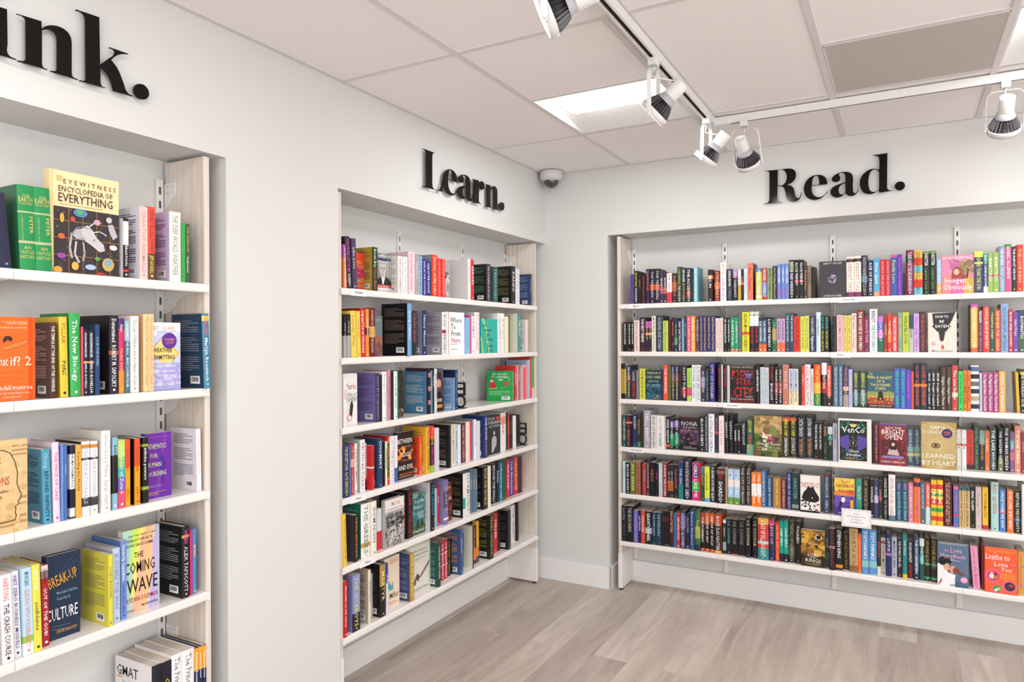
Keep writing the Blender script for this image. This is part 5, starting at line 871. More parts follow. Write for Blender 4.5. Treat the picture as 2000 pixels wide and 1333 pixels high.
('R',1169,1187,32,323,205,'2a302c',[('c8d8d0',0.0,0.1),('8ab0c0',0.65,0.9)],[('LEGACY','eee')],{},0,''),
('R',1188,1217,37,323,210,'141a1c',[],[('V.E. SCHWAB','5aa'),('','aaa')],{},0,''),
('R',1218,1254,39,323,210,'151415',[('a02828',0.96,1.0)],[('V.E. SCHWAB','999'),('','a44')],{},0,'black book second right of LEGACY, bottom shelf under Read'),
('R',1256,1297,43,323,211,'151415',[],[('V.E. SCHWAB','889'),('','87b')],{},0,'black book third right of LEGACY, bottom shelf under Read'),
('R',1302,1333,26,323,232,'15151f',[],[('V.E. SCHWAB','cb8'),('','887')],{},0,'black book second left of A DAY OF, bottom shelf under Read'),
('R',1338,1371,32,323,232,'15151f',[],[('V.E. SCHWAB','cb8'),('','887')],{},0,'black book just left of A DAY OF, bottom shelf under Read'),
('R',1374,1433,17,323,244,'cc3c2c',[('e0a040',0.0,0.15),('a8c8d0',0.55,0.62),('2c8a88',0.72,1.0)],[('A DAY OF FALLEN NIGHT','fff')],{},0,'red book lettered A DAY OF FALLEN NIGHT, bottom shelf under Read'),
('R',1433,1466,28,323,235,'342c54',[('c04868',0.0,0.12)],[('ABYSS OF','dbd'),('','aac')],{},0,'dark purple book lettered ABYSS OF, bottom shelf under Read'),
('R',1469,1492,34,323,222,'dc3430',[],[('CHLORINE','ec4'),('JADE SONG','ec4')],{},0,''),
('R',1492,1514,35,323,234,'1c9c8c',[('202428',0.8,1.0)],[('CAMP ZERO','fff')],{},0,''),
('R',1516,1540,33,323,236,'1c9c8c',[('202428',0.8,1.0)],[('CAMP ZERO','fff')],{},0,''),
('R',1541,1574,38,323,237,'2a3030',[('4a5658',0.6,0.85)],[('THE FALL OF NUMENOR','b96')],{},0,'black book lettered THE FALL OF NUMENOR, bottom shelf under Read'),
('R',1577,1606,39,323,241,'191410',[],[('TOLKIEN','fff'),('','a86')],{},0,'black book just right of THE FALL OF, bottom shelf under Read'),
('R',1610,1736,20,323,207,'6a4c1c',[],[],{'A': 'rings'},1,'dark brown face-out book just left of HOUSE, bottom shelf under Read'),
('R',1736,1755,46,323,214,'2c445c',[('3a6a50',0.6,0.8)],[('HOUSE','ccd')],{},0,''),
('R',1759,1788,4,323,231,'221617',[('b09080',0.42,0.48)],[('BLOOD MERIDIAN','844')],{},0,'black book lettered BLOOD MERIDIAN, bottom shelf under Read'),
('R',1790,1826,25,323,232,'1a1515',[('e08a28',0.87,0.95)],[('STEPHEN KING','fff'),('','c33')],{},0,'black book just right of BLOOD MERIDIAN, bottom shelf under Read'),
('R',1827,1858,54,323,203,'151a18',[],[('ANDY','a83'),('PROJECT HAIL MARY','a83')],{},0,'black book lettered PROJECT HAIL MARY, bottom shelf under Read'),
('R',1860,1903,26,323,240,'bc9c6c',[('8a6a40',0.85,1.0)],[('FOURTH WING','742')],{},0,'tan book lettered FOURTH WING, bottom shelf under Read'),
('R',1904,1921,27,323,214,'f46c2c',[],[('LAST DOMAIN','fa7')],{},0,''),
('R',1923,1956,20,323,246,'5c94cc',[('88c0c8',0.7,0.85)],[('TOM HANKS','fff'),('','9cd')],{},0,'blue book just right of LAST DOMAIN, bottom shelf under Read'),
('R',1958,1995,30,323,243,'5c94cc',[('88c0c8',0.7,0.85)],[('TOM HANKS','fff'),('','9cd')],{},0,'blue book just left of GREENLIGHT, bottom shelf under Read'),
('R',1996,2014,39,323,229,'26302a',[('e0dcc0',0.8,1.0)],[('GREENLIGHT','c54')],{},0,''),
('R',2015,2038,52,323,203,'c8bab2',[('b04040',0.1,0.16)],[('POST TRAUMATIC','433')],{},0,''),
('R',2039,2066,39,323,230,'202c58',[('a070b0',0.45,0.52)],[('LOTUS','fff'),('','ccd')],{},0,'navy book lettered LOTUS, bottom shelf under Read'),
('R',2067,2092,50,323,214,'b2b2ca',[],[('MARSH QUEEN','334')],{},0,'pale grey book lettered MARSH QUEEN, bottom shelf under Read'),
('R',2093,2118,53,323,205,'19191d',[],[('THE WORLD AND ALL','eee'),('','d84')],{},0,''),
('R',2119,2140,36,323,238,'2c8484',[('e0b840',0.9,1.0)],[('THE VILLA','ddd'),('','db3')],{},0,'teal book lettered THE VILLA, bottom shelf under Read'),
('R',2141,2171,58,323,200,'201c1c',[],[('NOAH HAWLEY','fff'),('ANTHEM','d33')],{},0,'black book lettered ANTHEM, bottom shelf under Read'),
('R',2172,2196,43,323,231,'2c4c6c',[('1c2c40',0.8,1.0)],[('THE HOUSEKEEPERS','fff')],{},0,'dark blue book lettered THE HOUSEKEEPERS, bottom shelf under Read'),
('R',2198,2220,48,323,223,'24544c',[('e4e4e0',0.0,0.18),('2ca494',0.4,0.6)],[('SWEETNESS','fff')],{},0,''),
('R',2221,2246,49,323,227,'2a261a',[('2ca080',0.58,0.63),('2ca080',0.9,0.95)],[('STONE BLIND','b94'),('','b94')],{},0,'left of two black books lettered STONE BLIND, bottom shelf under Read'),
('R',2250,2279,46,323,229,'2a261a',[('2ca080',0.58,0.63),('2ca080',0.9,0.95)],[('STONE BLIND','b94'),('','b94')],{},0,'right of two black books lettered STONE BLIND, bottom shelf under Read'),
('R',2279,2417,15,323,222,'58708c',[],[],{'A': 'hypothesis'},1,'blue face-out book lettered THE LOVE HYPOTHESIS, bottom shelf under Read'),
('R',2438,2469,35,323,218,'eaa0be',[],[('Love on the Brain','c5a')],{'k': -3.5},0,'pink book lettered Love on the Brain, bottom shelf under Read'),
('R',2474,2484,34,323,241,'8c2c34',[],[],{},0,''),
('R',2484,2623,6,323,226,'f46034',[],[],{'A': 'loathe'},1,'red face-out book lettered LOATHE TO LOVE YOU, bottom shelf under Read'),
('R',2628,2656,37,323,217,'dca43c',[],[('Love Theoretically','c5a')],{},0,'orange book lettered Love Theoretically, bottom shelf under Read'),
('L', -1964, -1945,15,1849,192,'e07c44',[('b05ab0',0.0,0.3)],[('THE BOOK OF ELSEWHERE','fff')],{},0,''),
('L', -1944, -1912,12,1849,229,'251c26',[],[('WHATEVERS LEFT OF ME','d5c'),('DARREN','eee')],{'k': -3.5},0,'black book lettered WHATEVERS LEFT OF ME, top shelf under Learn'),
('L', -1903, -1874,17,1849,225,'4c3c5c',[],[('Like Love','ddd')],{'k': -2.5},0,''),
('L', -1874, -1778,60,1849,174,'d84030',[],[],{'A': 'burning'},1,'red face-out book lettered BURNING QUESTIONS, top shelf under Learn'),
('L', -1777, -1742,10,1849,202,'2a3c28',[],[('Brown Boy','dec'),('Omer Aziz','d65')],{'c': 'b0943c','x': '443'},0,'near-black book lettered Brown Boy, top shelf under Learn'),
('L', -1716, -1582,60,1849,189,'7c7878',[],[],{'A': 'prom'},1,'grey face-out book just right of Brown Boy, top shelf under Learn'),
('L', -1582, -1545,17,1849,182,'e4e2e2',[],[('THE LAST ANIMAL','aaa')],{'c': 'e0dcd4','x': '999'},0,'white book lettered THE LAST ANIMAL, top shelf under Learn'),
('L', -1544, -1511,13,1849,182,'f0eef0',[],[('THE YELLOW HOUSE','aaa')],{},0,''),
('L', -1501, -1449,15,1849,212,'ead2dc',[],[('Strong Female Character','d77')],{'c': 'e2c4d0'},0,'white book lettered Strong Female Character, top shelf under Learn'),
('L', -1448, -1421,14,1849,206,'a8a098',[],[('TRAVELS','ddd')],{},0,''),
('L', -1417, -1384,17,1849,198,'94b4d4',[],[('A LIFE IN PARTS','668')],{},0,''),
('L', -1383, -1355,14,1849,186,'342e84',[],[('CASE OF THE COYOTE','fff')],{'c': '2c2870'},0,'left of two blue books lettered CASE OF THE COYOTE, top shelf under Learn'),
('L', -1354, -1319,13,1849,177,'342e84',[],[('CASE OF THE COYOTE','fff')],{},0,''),
('L', -1302, -1252,15,1849,218,'e2442c',[],[('Stories of My Life','fcb')],{'c': '8c90a0','x': '334'},0,'red book lettered Stories of My Life, top shelf under Learn'),
('L', -1246, -1216,18,1849,205,'e83c3c',[],[('LOVE ME FIERCE IN DANGER','fb9')],{},0,''),
('L', -1215, -1182,13,1849,203,'e83c3c',[],[('LOVE ME FIERCE IN DANGER','fb9')],{},0,''),
('L', -1181, -1054,70,1849,208,'a8a4ac',[],[],{'A': 'eye'},1,''),
('L', -959, -932,10,1849,229,'eceaea',[],[('HORROR','c33')],{'c': 'dedad8'},0,'white book lettered HORROR, top shelf under Learn'),
('L', -926, -891,13,1849,230,'d82c34',[],[('ERRORS','fff')],{},0,''),
('L', -763, -713,10,1849,220,'282630',[],[('THE COOKING OF BOOKS','dcd')],{'c': '1c241f','x': '587'},0,'black book lettered THE COOKING OF BOOKS, top shelf under Learn'),
('L', -702, -686,16,1849,211,'20242a',[],[],{},0,''),
('L', -676, -617,17,1849,212,'2c4c4e',[],[('TRESPASSES','8cb')],{},0,''),
('L', -461, -410,10,1849,235,'202022',[],[('PANIC','fff')],{'c': '1c1c1a','x': '775'},0,'black book lettered PANIC, top shelf under Learn'),
('L', -396, -345,15,1849,224,'eaeaee',[],[('NOTES ON','bbc')],{},0,''),
('L', -212, -184,10,1849,205,'283854',[],[('DIRTBAG','abc')],{'c': '34466c','x': '89b'},0,'navy book lettered DIRTBAG, top shelf under Learn'),
('L', -1965, -1948,15,1544,190,'201c1e',[('a8a4a4',0.5,1.0)],[('ANNE HILL','bbb')],{},0,''),
('L', -1943, -1919,17,1544,191,'201c1e',[('a8a4a4',0.5,1.0)],[('ANNE HILL','bbb')],{},0,''),
('L', -1914, -1879,17,1544,207,'e8cc58',[],[('Lovely War','b85')],{'k': -2.0},0,'left of two yellow books lettered Lovely War, second shelf under Learn'),
('L', -1878, -1857,12,1544,207,'e8cc58',[],[('Lovely War','b85')],{'k': -2.0},0,''),
('L', -1850, -1820,17,1544,220,'d42c28',[],[('THE BATTLE OF STRUGGLE','fff')],{'c': 'b82420','k': -2.0},0,'red book lettered THE BATTLE OF STRUGGLE, second shelf under Learn'),
('L', -1820, -1801,13,1544,219,'e49438',[('504030',0.4,0.55)],[('WOZNIAK','fff')],{},0,''),
('L', -1797, -1757,14,1544,225,'6c1c2a',[('d09848',0.38,0.6)],[('LEONARDO DA VINCI','dca'),('WALTER ISAACSON','dca')],{},0,'maroon book just right of WOZNIAK, second shelf under Learn'),
('L', -1757, -1650,60,1544,193,'707c80',[],[],{'A': 'rust'},1,'blue face-out book second right of WOZNIAK, second shelf under Learn'),
('L', -1541, -1508, -10,1544,257,'74a4d4',[],[('Dolly Parton','fff')],{'c': '141214','x': '766'},0,'blue book just left of SCREEN GRABS, second shelf under Learn'),
('L', -1469, -1434,17,1544,223,'1c3038',[],[('SCREEN GRABS','d64'),('','8c5')],{},0,''),
('L', -1387, -1352,15,1544,228,'283a60',[],[('Hilary Mantel','dde')],{'c': '9090a4','x': '667'},0,'navy book just right of SCREEN GRABS, second shelf under Learn'),
('L', -1209, -1173,15,1544,226,'eae6e6',[('d83030',0.42,0.5)],[('RICK','222'),('MERCER','222')],{'c': 'a8a4b0','x': '667'},0,'white book just left of WHERE TO FROM, second shelf under Learn'),
('L', -1151, -974,30,1544,230,'f4f2f2',[],[],{'A': 'where'},1,'white face-out book lettered WHERE TO FROM HERE, second shelf under Learn'),
('L', -974, -938,15,1544,204,'8cb4dc',[],[('','fff')],{},0,''),
('L', -933, -920,17,1544,217,'d05088',[],[],{},0,''),
('L', -919, -889,13,1544,212,'eeeaea',[],[('PAGEBOY','222'),('','222')],{},0,''),
('L', -880, -828,17,1544,237,'e8e4ea',[],[('STILL PICTURES','ea8')],{'c': 'd0ccd0','x': '999'},0,'white book lettered STILL PICTURES, second shelf under Learn'),
('L', -810, -621,20,1544,202,'2cb0a4',[],[],{'A': 'run'},1,'teal face-out book lettered RUN TOWARDS THE DANGER, second shelf under Learn'),
('L', -621, -586,13,1544,240,'e8e6e8',[],[('BOWERY','999')],{},0,''),
('L', -582, -544,13,1544,240,'f2f0f2',[],[('BIG GAY','999')],{},0,''),
('L', -536, -491,15,1544,223,'f2eac4',[],[],{},0,''),
('L', -490, -479,14,1544,228,'1c1c1c',[],[],{},0,''),
('L', -380, -337,10,1544,245,'449490',[],[('FRIDA','fff')],{'c': 'e8e4cc'},0,'teal book third right of BIG GAY, second shelf under Learn'),
('L', -260, -233,15,1544,210,'eae2de',[],[('','bbb')],{'c': 'dcd2ce','x': '999'},0,'white book fourth right of BIG GAY, second shelf under Learn'),
('L', -1968, -1948,15,1239,215,'e8e4e6',[],[('PARIS','d44')],{},0,''),
('L', -1947, -1853,40,1239,232,'e8e4e4',[],[],{'A': 'paris'},1,'white face-out book lettered PARIS A FESTIVAL, third shelf under Learn'),
('L', -1753, -1722,15,1239,226,'3c3642',[],[('WHAT MY BONES KNOW','98c')],{'c': '7468a8','x': '546'},0,'near-black book lettered WHAT MY BONES KNOW, third shelf under Learn'),
('L', -1718, -1705,17,1239,219,'282428',[],[],{},0,''),
('L', -1705, -1670,16,1239,232,'eaeaee',[],[('Rough Draft','bbb'),('','4a8')],{},0,'white book lettered Rough Draft, third shelf under Learn'),
('L', -1669, -1647,12,1239,238,'ca8c9a',[],[('THE UNDERTOW','433')],{},0,''),
('L', -1644, -1622,14,1239,232,'202020',[],[],{},0,''),
('L', -1618, -1590,15,1239,231,'e8e8e6',[],[('COLLEGE GIRL','776')],{},0,''),
('L', -1589, -1582,15,1239,234,'1c5058',[],[],{},0,''),
('L', -1582, -1491,60,1239,230,'2c2c24',[],[],{'A': 'falcon'},1,''),
('L', -1341, -1335,30,1239,218,'4880a8',[],[],{'c': '4c80a4','x': 'bcc'},0,'blue book just right of THE FALCON, third shelf under Learn'),
('L', -1335, -1316,16,1239,236,'2c2228',[('c08080',0.1,0.2),('c08080',0.4,0.5),('c08080',0.7,0.8)],[('','d8a')],{'c': '3a2c30'},0,'black book just left of THINGS, third shelf under Learn'),
('L', -1315, -1302,15,1239,224,'5498c0',[],[('THINGS','eee')],{},0,''),
('L', -1302, -1290,12,1239,235,'202020',[],[('THE MASTER','fff'),('','cb8')],{},0,''),
('L', -1286, -1263,13,1239,231,'e0dcd8',[],[('MEN WE REAPED','c44')],{},0,''),
('L', -1263, -1155,50,1239,230,'5c5c6c',[],[],{'A': 'portrait'},1,'dark blue face-out book just right of MEN WE REAPED, third shelf under Learn'),
('L', -1113, -1092,15,1239,175,'7090bc',[],[('','fff')],{'c': '84a8d4','x': '456'},0,'blue book just left of MIDNIGHT SUN, third shelf under Learn'),
('L', -1087, -1061,17,1239,218,'203c68',[],[('MIDNIGHT SUN','89b')],{'c': '182850'},0,'dark blue book lettered MIDNIGHT SUN, third shelf under Learn'),
('L', -472, -441,3,1239,188,'1c9c4c',[],[('HO HO HO','fff')],{'c': '1c9c4c','d': 17.0,'A': 'xmas','r': 14.0},0,'green book lettered HO HO HO, third shelf under Learn'),
('L', -418, -389,14,1239,220,'d43434',[],[('SANTA','fff')],{},0,''),
('L', -383, -364,17,1239,219,'a0c4dc',[],[],{},0,''),
('L', -360, -340,18,1239,216,'dc3c3c',[],[('JOLLY','fff')],{'c': 'b83030'},0,'red book lettered JOLLY, third shelf under Learn'),
('L', -293, -263,16,1239,202,'e85858',[],[('','fee')],{'c': 'ecd4dc'},0,'red book just right of JOLLY, third shelf under Learn'),
('L', -263, -239,16,1239,221,'e890a0',[],[],{'c': 'eacad8','x': 'c8a'},0,'red book second right of JOLLY, third shelf under Learn'),
('L', -238, -207,16,1239,251,'a8b8d8',[],[('','fff')],{'c': 'a0b4cc','x': '78a'},0,'pale blue book third right of JOLLY, third shelf under Learn'),
('L', -207, -177,14,1239,268,'dc442c',[],[],{'c': 'd83c28'},0,'red book fourth right of JOLLY, third shelf under Learn'),
('L', -177, -148,17,1239,267,'28a45c',[('f0c0c8',0.75,1.0)],[],{},0,''),
('L', -1981, -1944,4,931,234,'283260',[],[('THE EXCEPTIONS','dd4'),('KATE ZERNIKE','dd4')],{},0,'navy book lettered THE EXCEPTIONS, fourth shelf under Learn'),
('L', -1943, -1937,4,931,227,'3c7cbc',[],[],{},0,''),
('L', -1920, -1895,19,931,227,'b42c3c',[('f0a090',0.3,0.45)],[('THE HUMAN CONDITION','fbb')],{},0,''),
('L', -1892, -1874,20,931,225,'e8e6e2',[],[('THE IDEA OF AMERICA','333')],{},0,''),
('L', -1850, -1818,25,931,236,'eaeaec',[],[('TRUTH BE TOLD','c56')],{'c': 'c8c4c8','x': '222'},0,'white book lettered TRUTH BE TOLD, fourth shelf under Learn'),
('L', -1801, -1792,39,931,215,'c8ccd2',[('201c1c',0.8,1.0),('c83030',0.75,0.8)],[],{},0,''),
('L', -1791, -1772,10,931,204,'d42c34',[('f0e0e0',0.48,0.52)],[('BLACK POWER','711')],{},0,''),
('L', -1744, -1710,10,931,230,'243e60',[],[('CHOMSKY','fff'),('','9ab')],{'c': '2c4464','x': '567'},0,'navy book just right of BLACK POWER, fourth shelf under Learn'),
('L', -1696, -1682,20,931,211,'1c1c1c',[],[],{},0,''),
('L', -1682, -1667,19,931,209,'eae6ca',[],[('INTERVENTIONS','332')],{},0,''),
('L', -1662, -1645,22,931,232,'1a1a1a',[('e03a28',0.85,1.0),('d02c28',0.0,0.15)],[('LETS ADDRESS BLACK PEOPLE','dd3')],{'c': 'c42c2c'},0,'black book lettered LETS ADDRESS BLACK PEOPLE, fourth shelf under Learn'),
('L', -1643, -1607,22,931,227,'eee6ee',[],[('LET THEM EAT DIRT','c9a')],{},0,''),
('L', -1592, -1569,33,931,225,'3c6cac',[('e8e8f0',0.0,0.7)],[],{},0,''),
('L', -1568, -1434,40,931,233,'2c1c1c',[],[],{'A': 'evil'},1,'black face-out book lettered BETWEEN GOOD AND EVIL, fourth shelf under Learn'),
('L', -1384, -1364,40,931,196,'ea5c30',[],[('ANTHEM','fd8')],{'c': 'e84c24','x': 'b31'},0,'red book lettered ANTHEM, fourth shelf under Learn'),
('L', -1353, -1322,19,931,241,'ecac34',[],[('PERSUADERS','222'),('GIRIDHARADAS','222')],{'c': 'ecb038','x': '954'},0,'orange book lettered PERSUADERS, fourth shelf under Learn'),
('L', -1317, -1282,21,931,242,'242024',[('e02c3c',0.0,0.28),('90c83c',0.85,1.0)],[('TO SAVE','ec4'),('DEMOCRACY','e4a')],{},0,''),
('L', -1282, -1247,14,931,228,'dad2da',[],[],{},0,''),
('L', -1155, -1132,15,931,228,'1a1a1a',[],[('','999')],{'c': '201e1e','x': '777'},0,'black book just left of LIVING MINORITIES, fourth shelf under Learn'),
('L', -1091, -1052,42,931,226,'eae6d2',[],[('LIVING MINORITIES','885')],{},0,''),
('L', -1052, -1032,39,931,224,'b4cce2',[],[('MACHOMAN','247')],{},0,''),
('L', -1029, -1001,39,931,219,'eaeaee',[],[],{},0,''),
('L', -990, -946,43,931,221,'5c1a22',[],[('UNDOING THE COUNTRY','ecc')],{},0,''),
('L', -945, -901,39,931,226,'eadcd2',[],[('','fff')],{},0,''),
('L', -900, -887,36,931,226,'dc3c34',[],[],{},0,''),
('L', -883, -870,37,931,232,'749cbc',[],[],{},0,''),
('L', -869, -847,31,931,232,'f2f2f2',[],[('RULE OF LAW','888')],{},0,''),
('L', -846, -817,25,931,221,'dadae2',[],[],{},0,''),
('L', -785, -749,15,931,246,'283a7c',[],[('THE STATE','fff'),('DAVID','c86')],{'c': '2c407c','x': 'a75'},0,'dark blue book lettered THE STATE, fourth shelf under Learn'),
('L', -708, -558,40,931,235,'242424',[],[],{'A': 'angry'},1,'black face-out book lettered ITS OK TO BE ANGRY, fourth shelf under Learn'),
('L', -538, -470,50,931,238,'eae6e6',[('e0a090',0.1,0.3)],[('FIRE','d63')],{},0,'white book lettered FIRE, fourth shelf under Learn'),
('L', -463, -441,53,931,235,'1e1c1c',[],[],{},0,''),
('L', -435, -410,55,931,226,'b42424',[],[('UKRAINE','db4')],{},0,''),
('L', -406, -374,55,931,212,'1a1818',[],[('PUTIN','d33')],{},0,''),
('L', -374, -339,49,931,206,'eaeaea',[],[('','ccc')],{},0,''),
('L', -305, -285,66,931,208,'161616',[],[('','bbb')],{},0,''),
('L', -284, -259,64,931,204,'161616',[],[('','bbb')],{},0,''),
('L', -1981, -1961,4,631,230,'ecc440',[],[('THE WATER KINGDOM','c53')],{'k': -2.0},0,''),
('L', -1906, -1885,10,631,208,'281e22',[],[('THE REAL MIDDLE EARTH','e94')],{'c': '3c3844'},0,'black book lettered THE REAL MIDDLE EARTH, fifth shelf under Learn'),
('L', -1862, -1800,10,631,247,'eeeae4',[('c09850',0.72,0.8)],[('THE','587'),('GREEKS','476')],{'c': '206c5a','x': '7a9'},0,'white book lettered THE, fifth shelf under Learn'),
('L', -1799, -1762,4,631,247,'eee6d8',[],[('DOMINION','222')],{'c': 'e0d8c8'},0,'white book lettered DOMINION, fifth shelf under Learn'),
('L', -1719, -1686,40,631,193,'e0e0e6',[('d83444',0.55,1.0)],[],{},0,''),
('L', -1685, -1540,20,631,227,'b8b4b4',[],[],{'A': 'life'},1,'pale grey face-out book lettered LIFESAVERS AND BODY SNATCHERS, fifth shelf under Learn'),
('L', -1527, -1497,39,631,229,'1e1c1e',[],[('THE DARK MAN','c33')],{},0,''),
('L', -1497, -1456,31,631,241,'1e1c20',[],[('ISLAND OF THE LOST','c33')],{},0,'black book lettered ISLAND OF THE LOST, fifth shelf under Learn'),
('L', -1456, -1342,40,631,209,'3c6c6c',[],[],{'A': 'who'},1,'dark teal face-out book lettered THE SPY WHO, fifth shelf under Learn'),
('L', -1331, -1294,10,631,251,'1a1a1a',[],[('THE LEGACY','3aa'),('','ea6')],{'c': 'dad6da','x': '99a'},0,'black book lettered THE LEGACY, fifth shelf under Learn'),
('L', -1256, -1238,36,631,205,'a0c4e4',[],[],{},0,''),
('L', -1225, -1208,43,631,209,'cc2c3c',[],[('ITALY','fff')],{},0,''),
('L', -1192, -1148,22,631,239,'443c6c',[('7870a8',0.0,0.25),('7870a8',0.62,1.0),('e8e0f0',0.85,0.9)],[('CLASSIC','db9')],{'c': '9088b0'},0,'dark purple book lettered CLASSIC, fifth shelf under Learn'),
('L', -1147, -1077,50,631,208,'7c3420',[],[],{'A': 'rev'},1,''),
('L', -1021, -997,10,631,245,'eae6e2',[('30a890',0.55,0.8)],[],{'c': '1a1614','x': '765'},0,'white book just left of NORMANDY, fifth shelf under Learn'),
('L', -972, -927,25,631,239,'f2eeea',[],[('NORMANDY','332')],{},0,''),
('L', -909, -889,35,631,252,'647c8c',[],[('GHOST','dde')],{},0,''),
('L', -888, -869,31,631,249,'647c8c',[],[('GHOST','dde')],{},0,''),
('L', -869, -848,27,631,246,'647c8c',[],[('GHOST','dde')],{},0,''),
('L', -802, -751,15,631,247,'2a2018',[],[('RULE THE WORLD','dc9')],{'c': '1a1816','x': '655'},0,'black book lettered RULE THE WORLD, fifth shelf under Learn'),
('L', -745, -707,17,631,245,'eae6ca',[],[],{},0,''),
('L', -655, -608,44,631,241,'241c34',[],[('BEYOND THE WALL','eee')],{},0,''),
('L', -608, -574,40,631,241,'1a1a1a',[],[('FORD','fff')],{},0,''),
('L', -573, -543,34,631,240,'2c7c9c',[],[('THE LION OF THE','ffe')],{},0,''),
('L', -539, -516,35,631,242,'28503c',[],[('','ed8')],{},0,''),
('L', -512, -491,36,631,238,'28503c',[],[('','ed8')],{},0,''),
('L', -468, -430,47,631,233,'cc2c34',[],[('SILK ROAD','fff')],{},0,''),
('L', -420, -377,51,631,232,'4c2c8c',[],[('THE ENGLISH','edf')],{},0,''),
('L', -371, -308,52,631,237,'bc242c',[],[('CARPENTER','ec8')],{},0,'red book just right of THE ENGLISH, fifth shelf under Learn'),
('L', -308, -272,49,631,237,'1e2234',[],[('','ddd')],{},0,''),
('L', -271, -262,47,631,226,'b02028',[],[],{},0,''),
('L', -1981, -1964,4,323,245,'cc1c24',[],[('PRISONERS OF THE CASTLE','fff')],{},0,''),
('L', -1921, -1873,10,323,251,'8894c8',[('2c2434',0.68,1.0)],[('THE VICEROYS','dd4')],{'c': '8a84b4'},0,'blue book lettered THE VICEROYS, bottom shelf under Learn'),
('L', -1813, -1797,12,323,246,'eae2d0',[],[('THE NEW KINGS','333')],{'c': 'b8a892','x': '654'},0,'white book lettered THE NEW KINGS, bottom shelf under Learn'),
('L', -1743, -1732,57,323,208,'dad0d6',[('c04048',0.0,0.03)],[('HUSTLE OF GENTRY','733')],{},0,''),
('L', -1731, -1689,12,323,246,'1e1e1c',[('a88850',0.0,0.42)],[('MARTYR','fd8')],{'c': '1a1a18','x': '444'},0,'black book lettered MARTYR, bottom shelf under Learn'),
('L', -1673, -1658,24,323,235,'2c4ca4',[('e4dcec',0.4,1.0)],[('J.M. MILLER','fff')],{},0,''),
('L', -1657, -1541,50,323,246,'ead8c0',[],[],{'A': 'miller'},1,'pale tan face-out book lettered LETTERS FROM, bottom shelf under Learn'),
('L', -1503, -1473,12,323,236,'bc9038',[],[('LUCK OF THE DRAW','fe9')],{'c': '48507c','x': '99b'},0,'tan book lettered LUCK OF THE DRAW, bottom shelf under Learn'),
('L', -1459, -1269,60,323,249,'e2ded2',[],[],{'A': 'mission'},1,'white face-out book lettered A BLACK AMERICAN MISSIONARY, bottom shelf under Learn'),
('L', -1268, -1241,10,323,233,'244442',[],[('VIKING BRITAIN','dee')],{'c': '244c48','x': '5a9'},0,'dark teal book lettered VIKING BRITAIN, bottom shelf under Learn'),
('L', -1175, -1147,54,323,207,'c42c3c',[('f0e8e8',0.3,0.32),('f0e8e8',0.62,0.64)],[('THE GREAT WAR','fff')],{},0,''),
('L', -1145, -1115,54,323,210,'c42c3c',[('f0e8e8',0.3,0.32),('f0e8e8',0.62,0.64)],[('THE GREAT WAR','fff')],{},0,''),
('L', -1102, -1074,62,323,204,'191d1d',[],[('THE DARK QUEENS','b93')],{},0,''),
('L', -1065, -1050,66,323,197,'191d1d',[],[('THE DARK QUEENS','b93')],{},0,''),
('L', -1050, -1025,12,323,252,'445c8c',[],[('FIREFLIES','ccd')],{'c': '445c88','x': 'd94'},0,'blue book lettered FIREFLIES, bottom shelf under Learn'),
('L', -926, -920,75,323,196,'444c74',[('70904c',0.5,1.0)],[('','dd8')],{},0,''),
('L', -920, -915,12,323,238,'1a1818',[],[('OUR STORIES','bba')],{'c': 'e2decc'},0,'black book lettered OUR STORIES, bottom shelf under Learn'),
('L', -873, -824,51,323,220,'34242c',[('f0803a',0.6,0.9)],[('KEEP THE FIRE','e86')],{},0,''),
('L', -824, -798,50,323,240,'ecac3c',[],[],{'A': 'sun'},1,''),
('L', -734, -692,12,323,258,'221e1e',[],[('PEARL HARBOR','ba5')],{'c': '242220','x': '884'},0,'black book lettered PEARL HARBOR, bottom shelf under Learn'),
('L', -620, -576,53,323,238,'d42c2c',[],[('MILLER','fff')],{},0,''),
('L', -572, -534,54,323,241,'2c282a',[],[('','d63')],{},0,''),
('L', -514, -476,12,323,240,'2c2632',[],[('','999')],{'c': '1a181c','x': '555'},0,'black book just left of THE GREEK, bottom shelf under Learn'),
('L', -375, -321,67,323,237,'eee8e6',[],[('THE GREEK','876')],{},0,'white book lettered THE GREEK, bottom shelf under Learn'),
('L', -320, -293,56,323,248,'191919',[],[('','ba8')],{},0,''),
('T', -3300, -3277,15,1817,203,'1e1e3e',[],[('','99b')],{'c': '24244c','k': -5.0},0,'navy book third left of ENCYCLOPEDIA OF EVERYTHING, top shelf under ink'),
('T', -3258, -3216,10,1817,235,'1c8c4c',[('b8b890',0.31,0.33),('b8b890',0.66,0.69)],[],{'c': '2a6a44','k': -2.0,'H': 'EARTH/@PETER FRANKOPAN/AN UNTOLD HISTORY:d4c070','hb': 1},0,'green book second left of ENCYCLOPEDIA OF EVERYTHING, top shelf under ink'),
('T', -3216, -3172,10,1817,236,'1c8c4c',[('b8b890',0.31,0.33),('b8b890',0.66,0.69)],[],{'k': -2.0,'H': 'EARTH/@PETER FRANKOPAN/AN UNTOLD HISTORY:d4c070','hb': 1},0,'green book just left of ENCYCLOPEDIA OF EVERYTHING, top shelf under ink'),
('T', -3172, -2966,30,1817,301,'f4dcaa',[],[],{'A': 'ency','T': 3.0},1,'yellow face-out book lettered ENCYCLOPEDIA OF EVERYTHING, top shelf under ink'),
('T', -2958, -2942,17,1817,188,'191518',[('e03030',0.86,0.9),('f0f0f0',0.05,0.45)],[('THE CONVERSATION','fff')],{'c': 'dcd8e0','x': 'bbb'},0,'black book lettered THE CONVERSATION, top shelf under ink'),
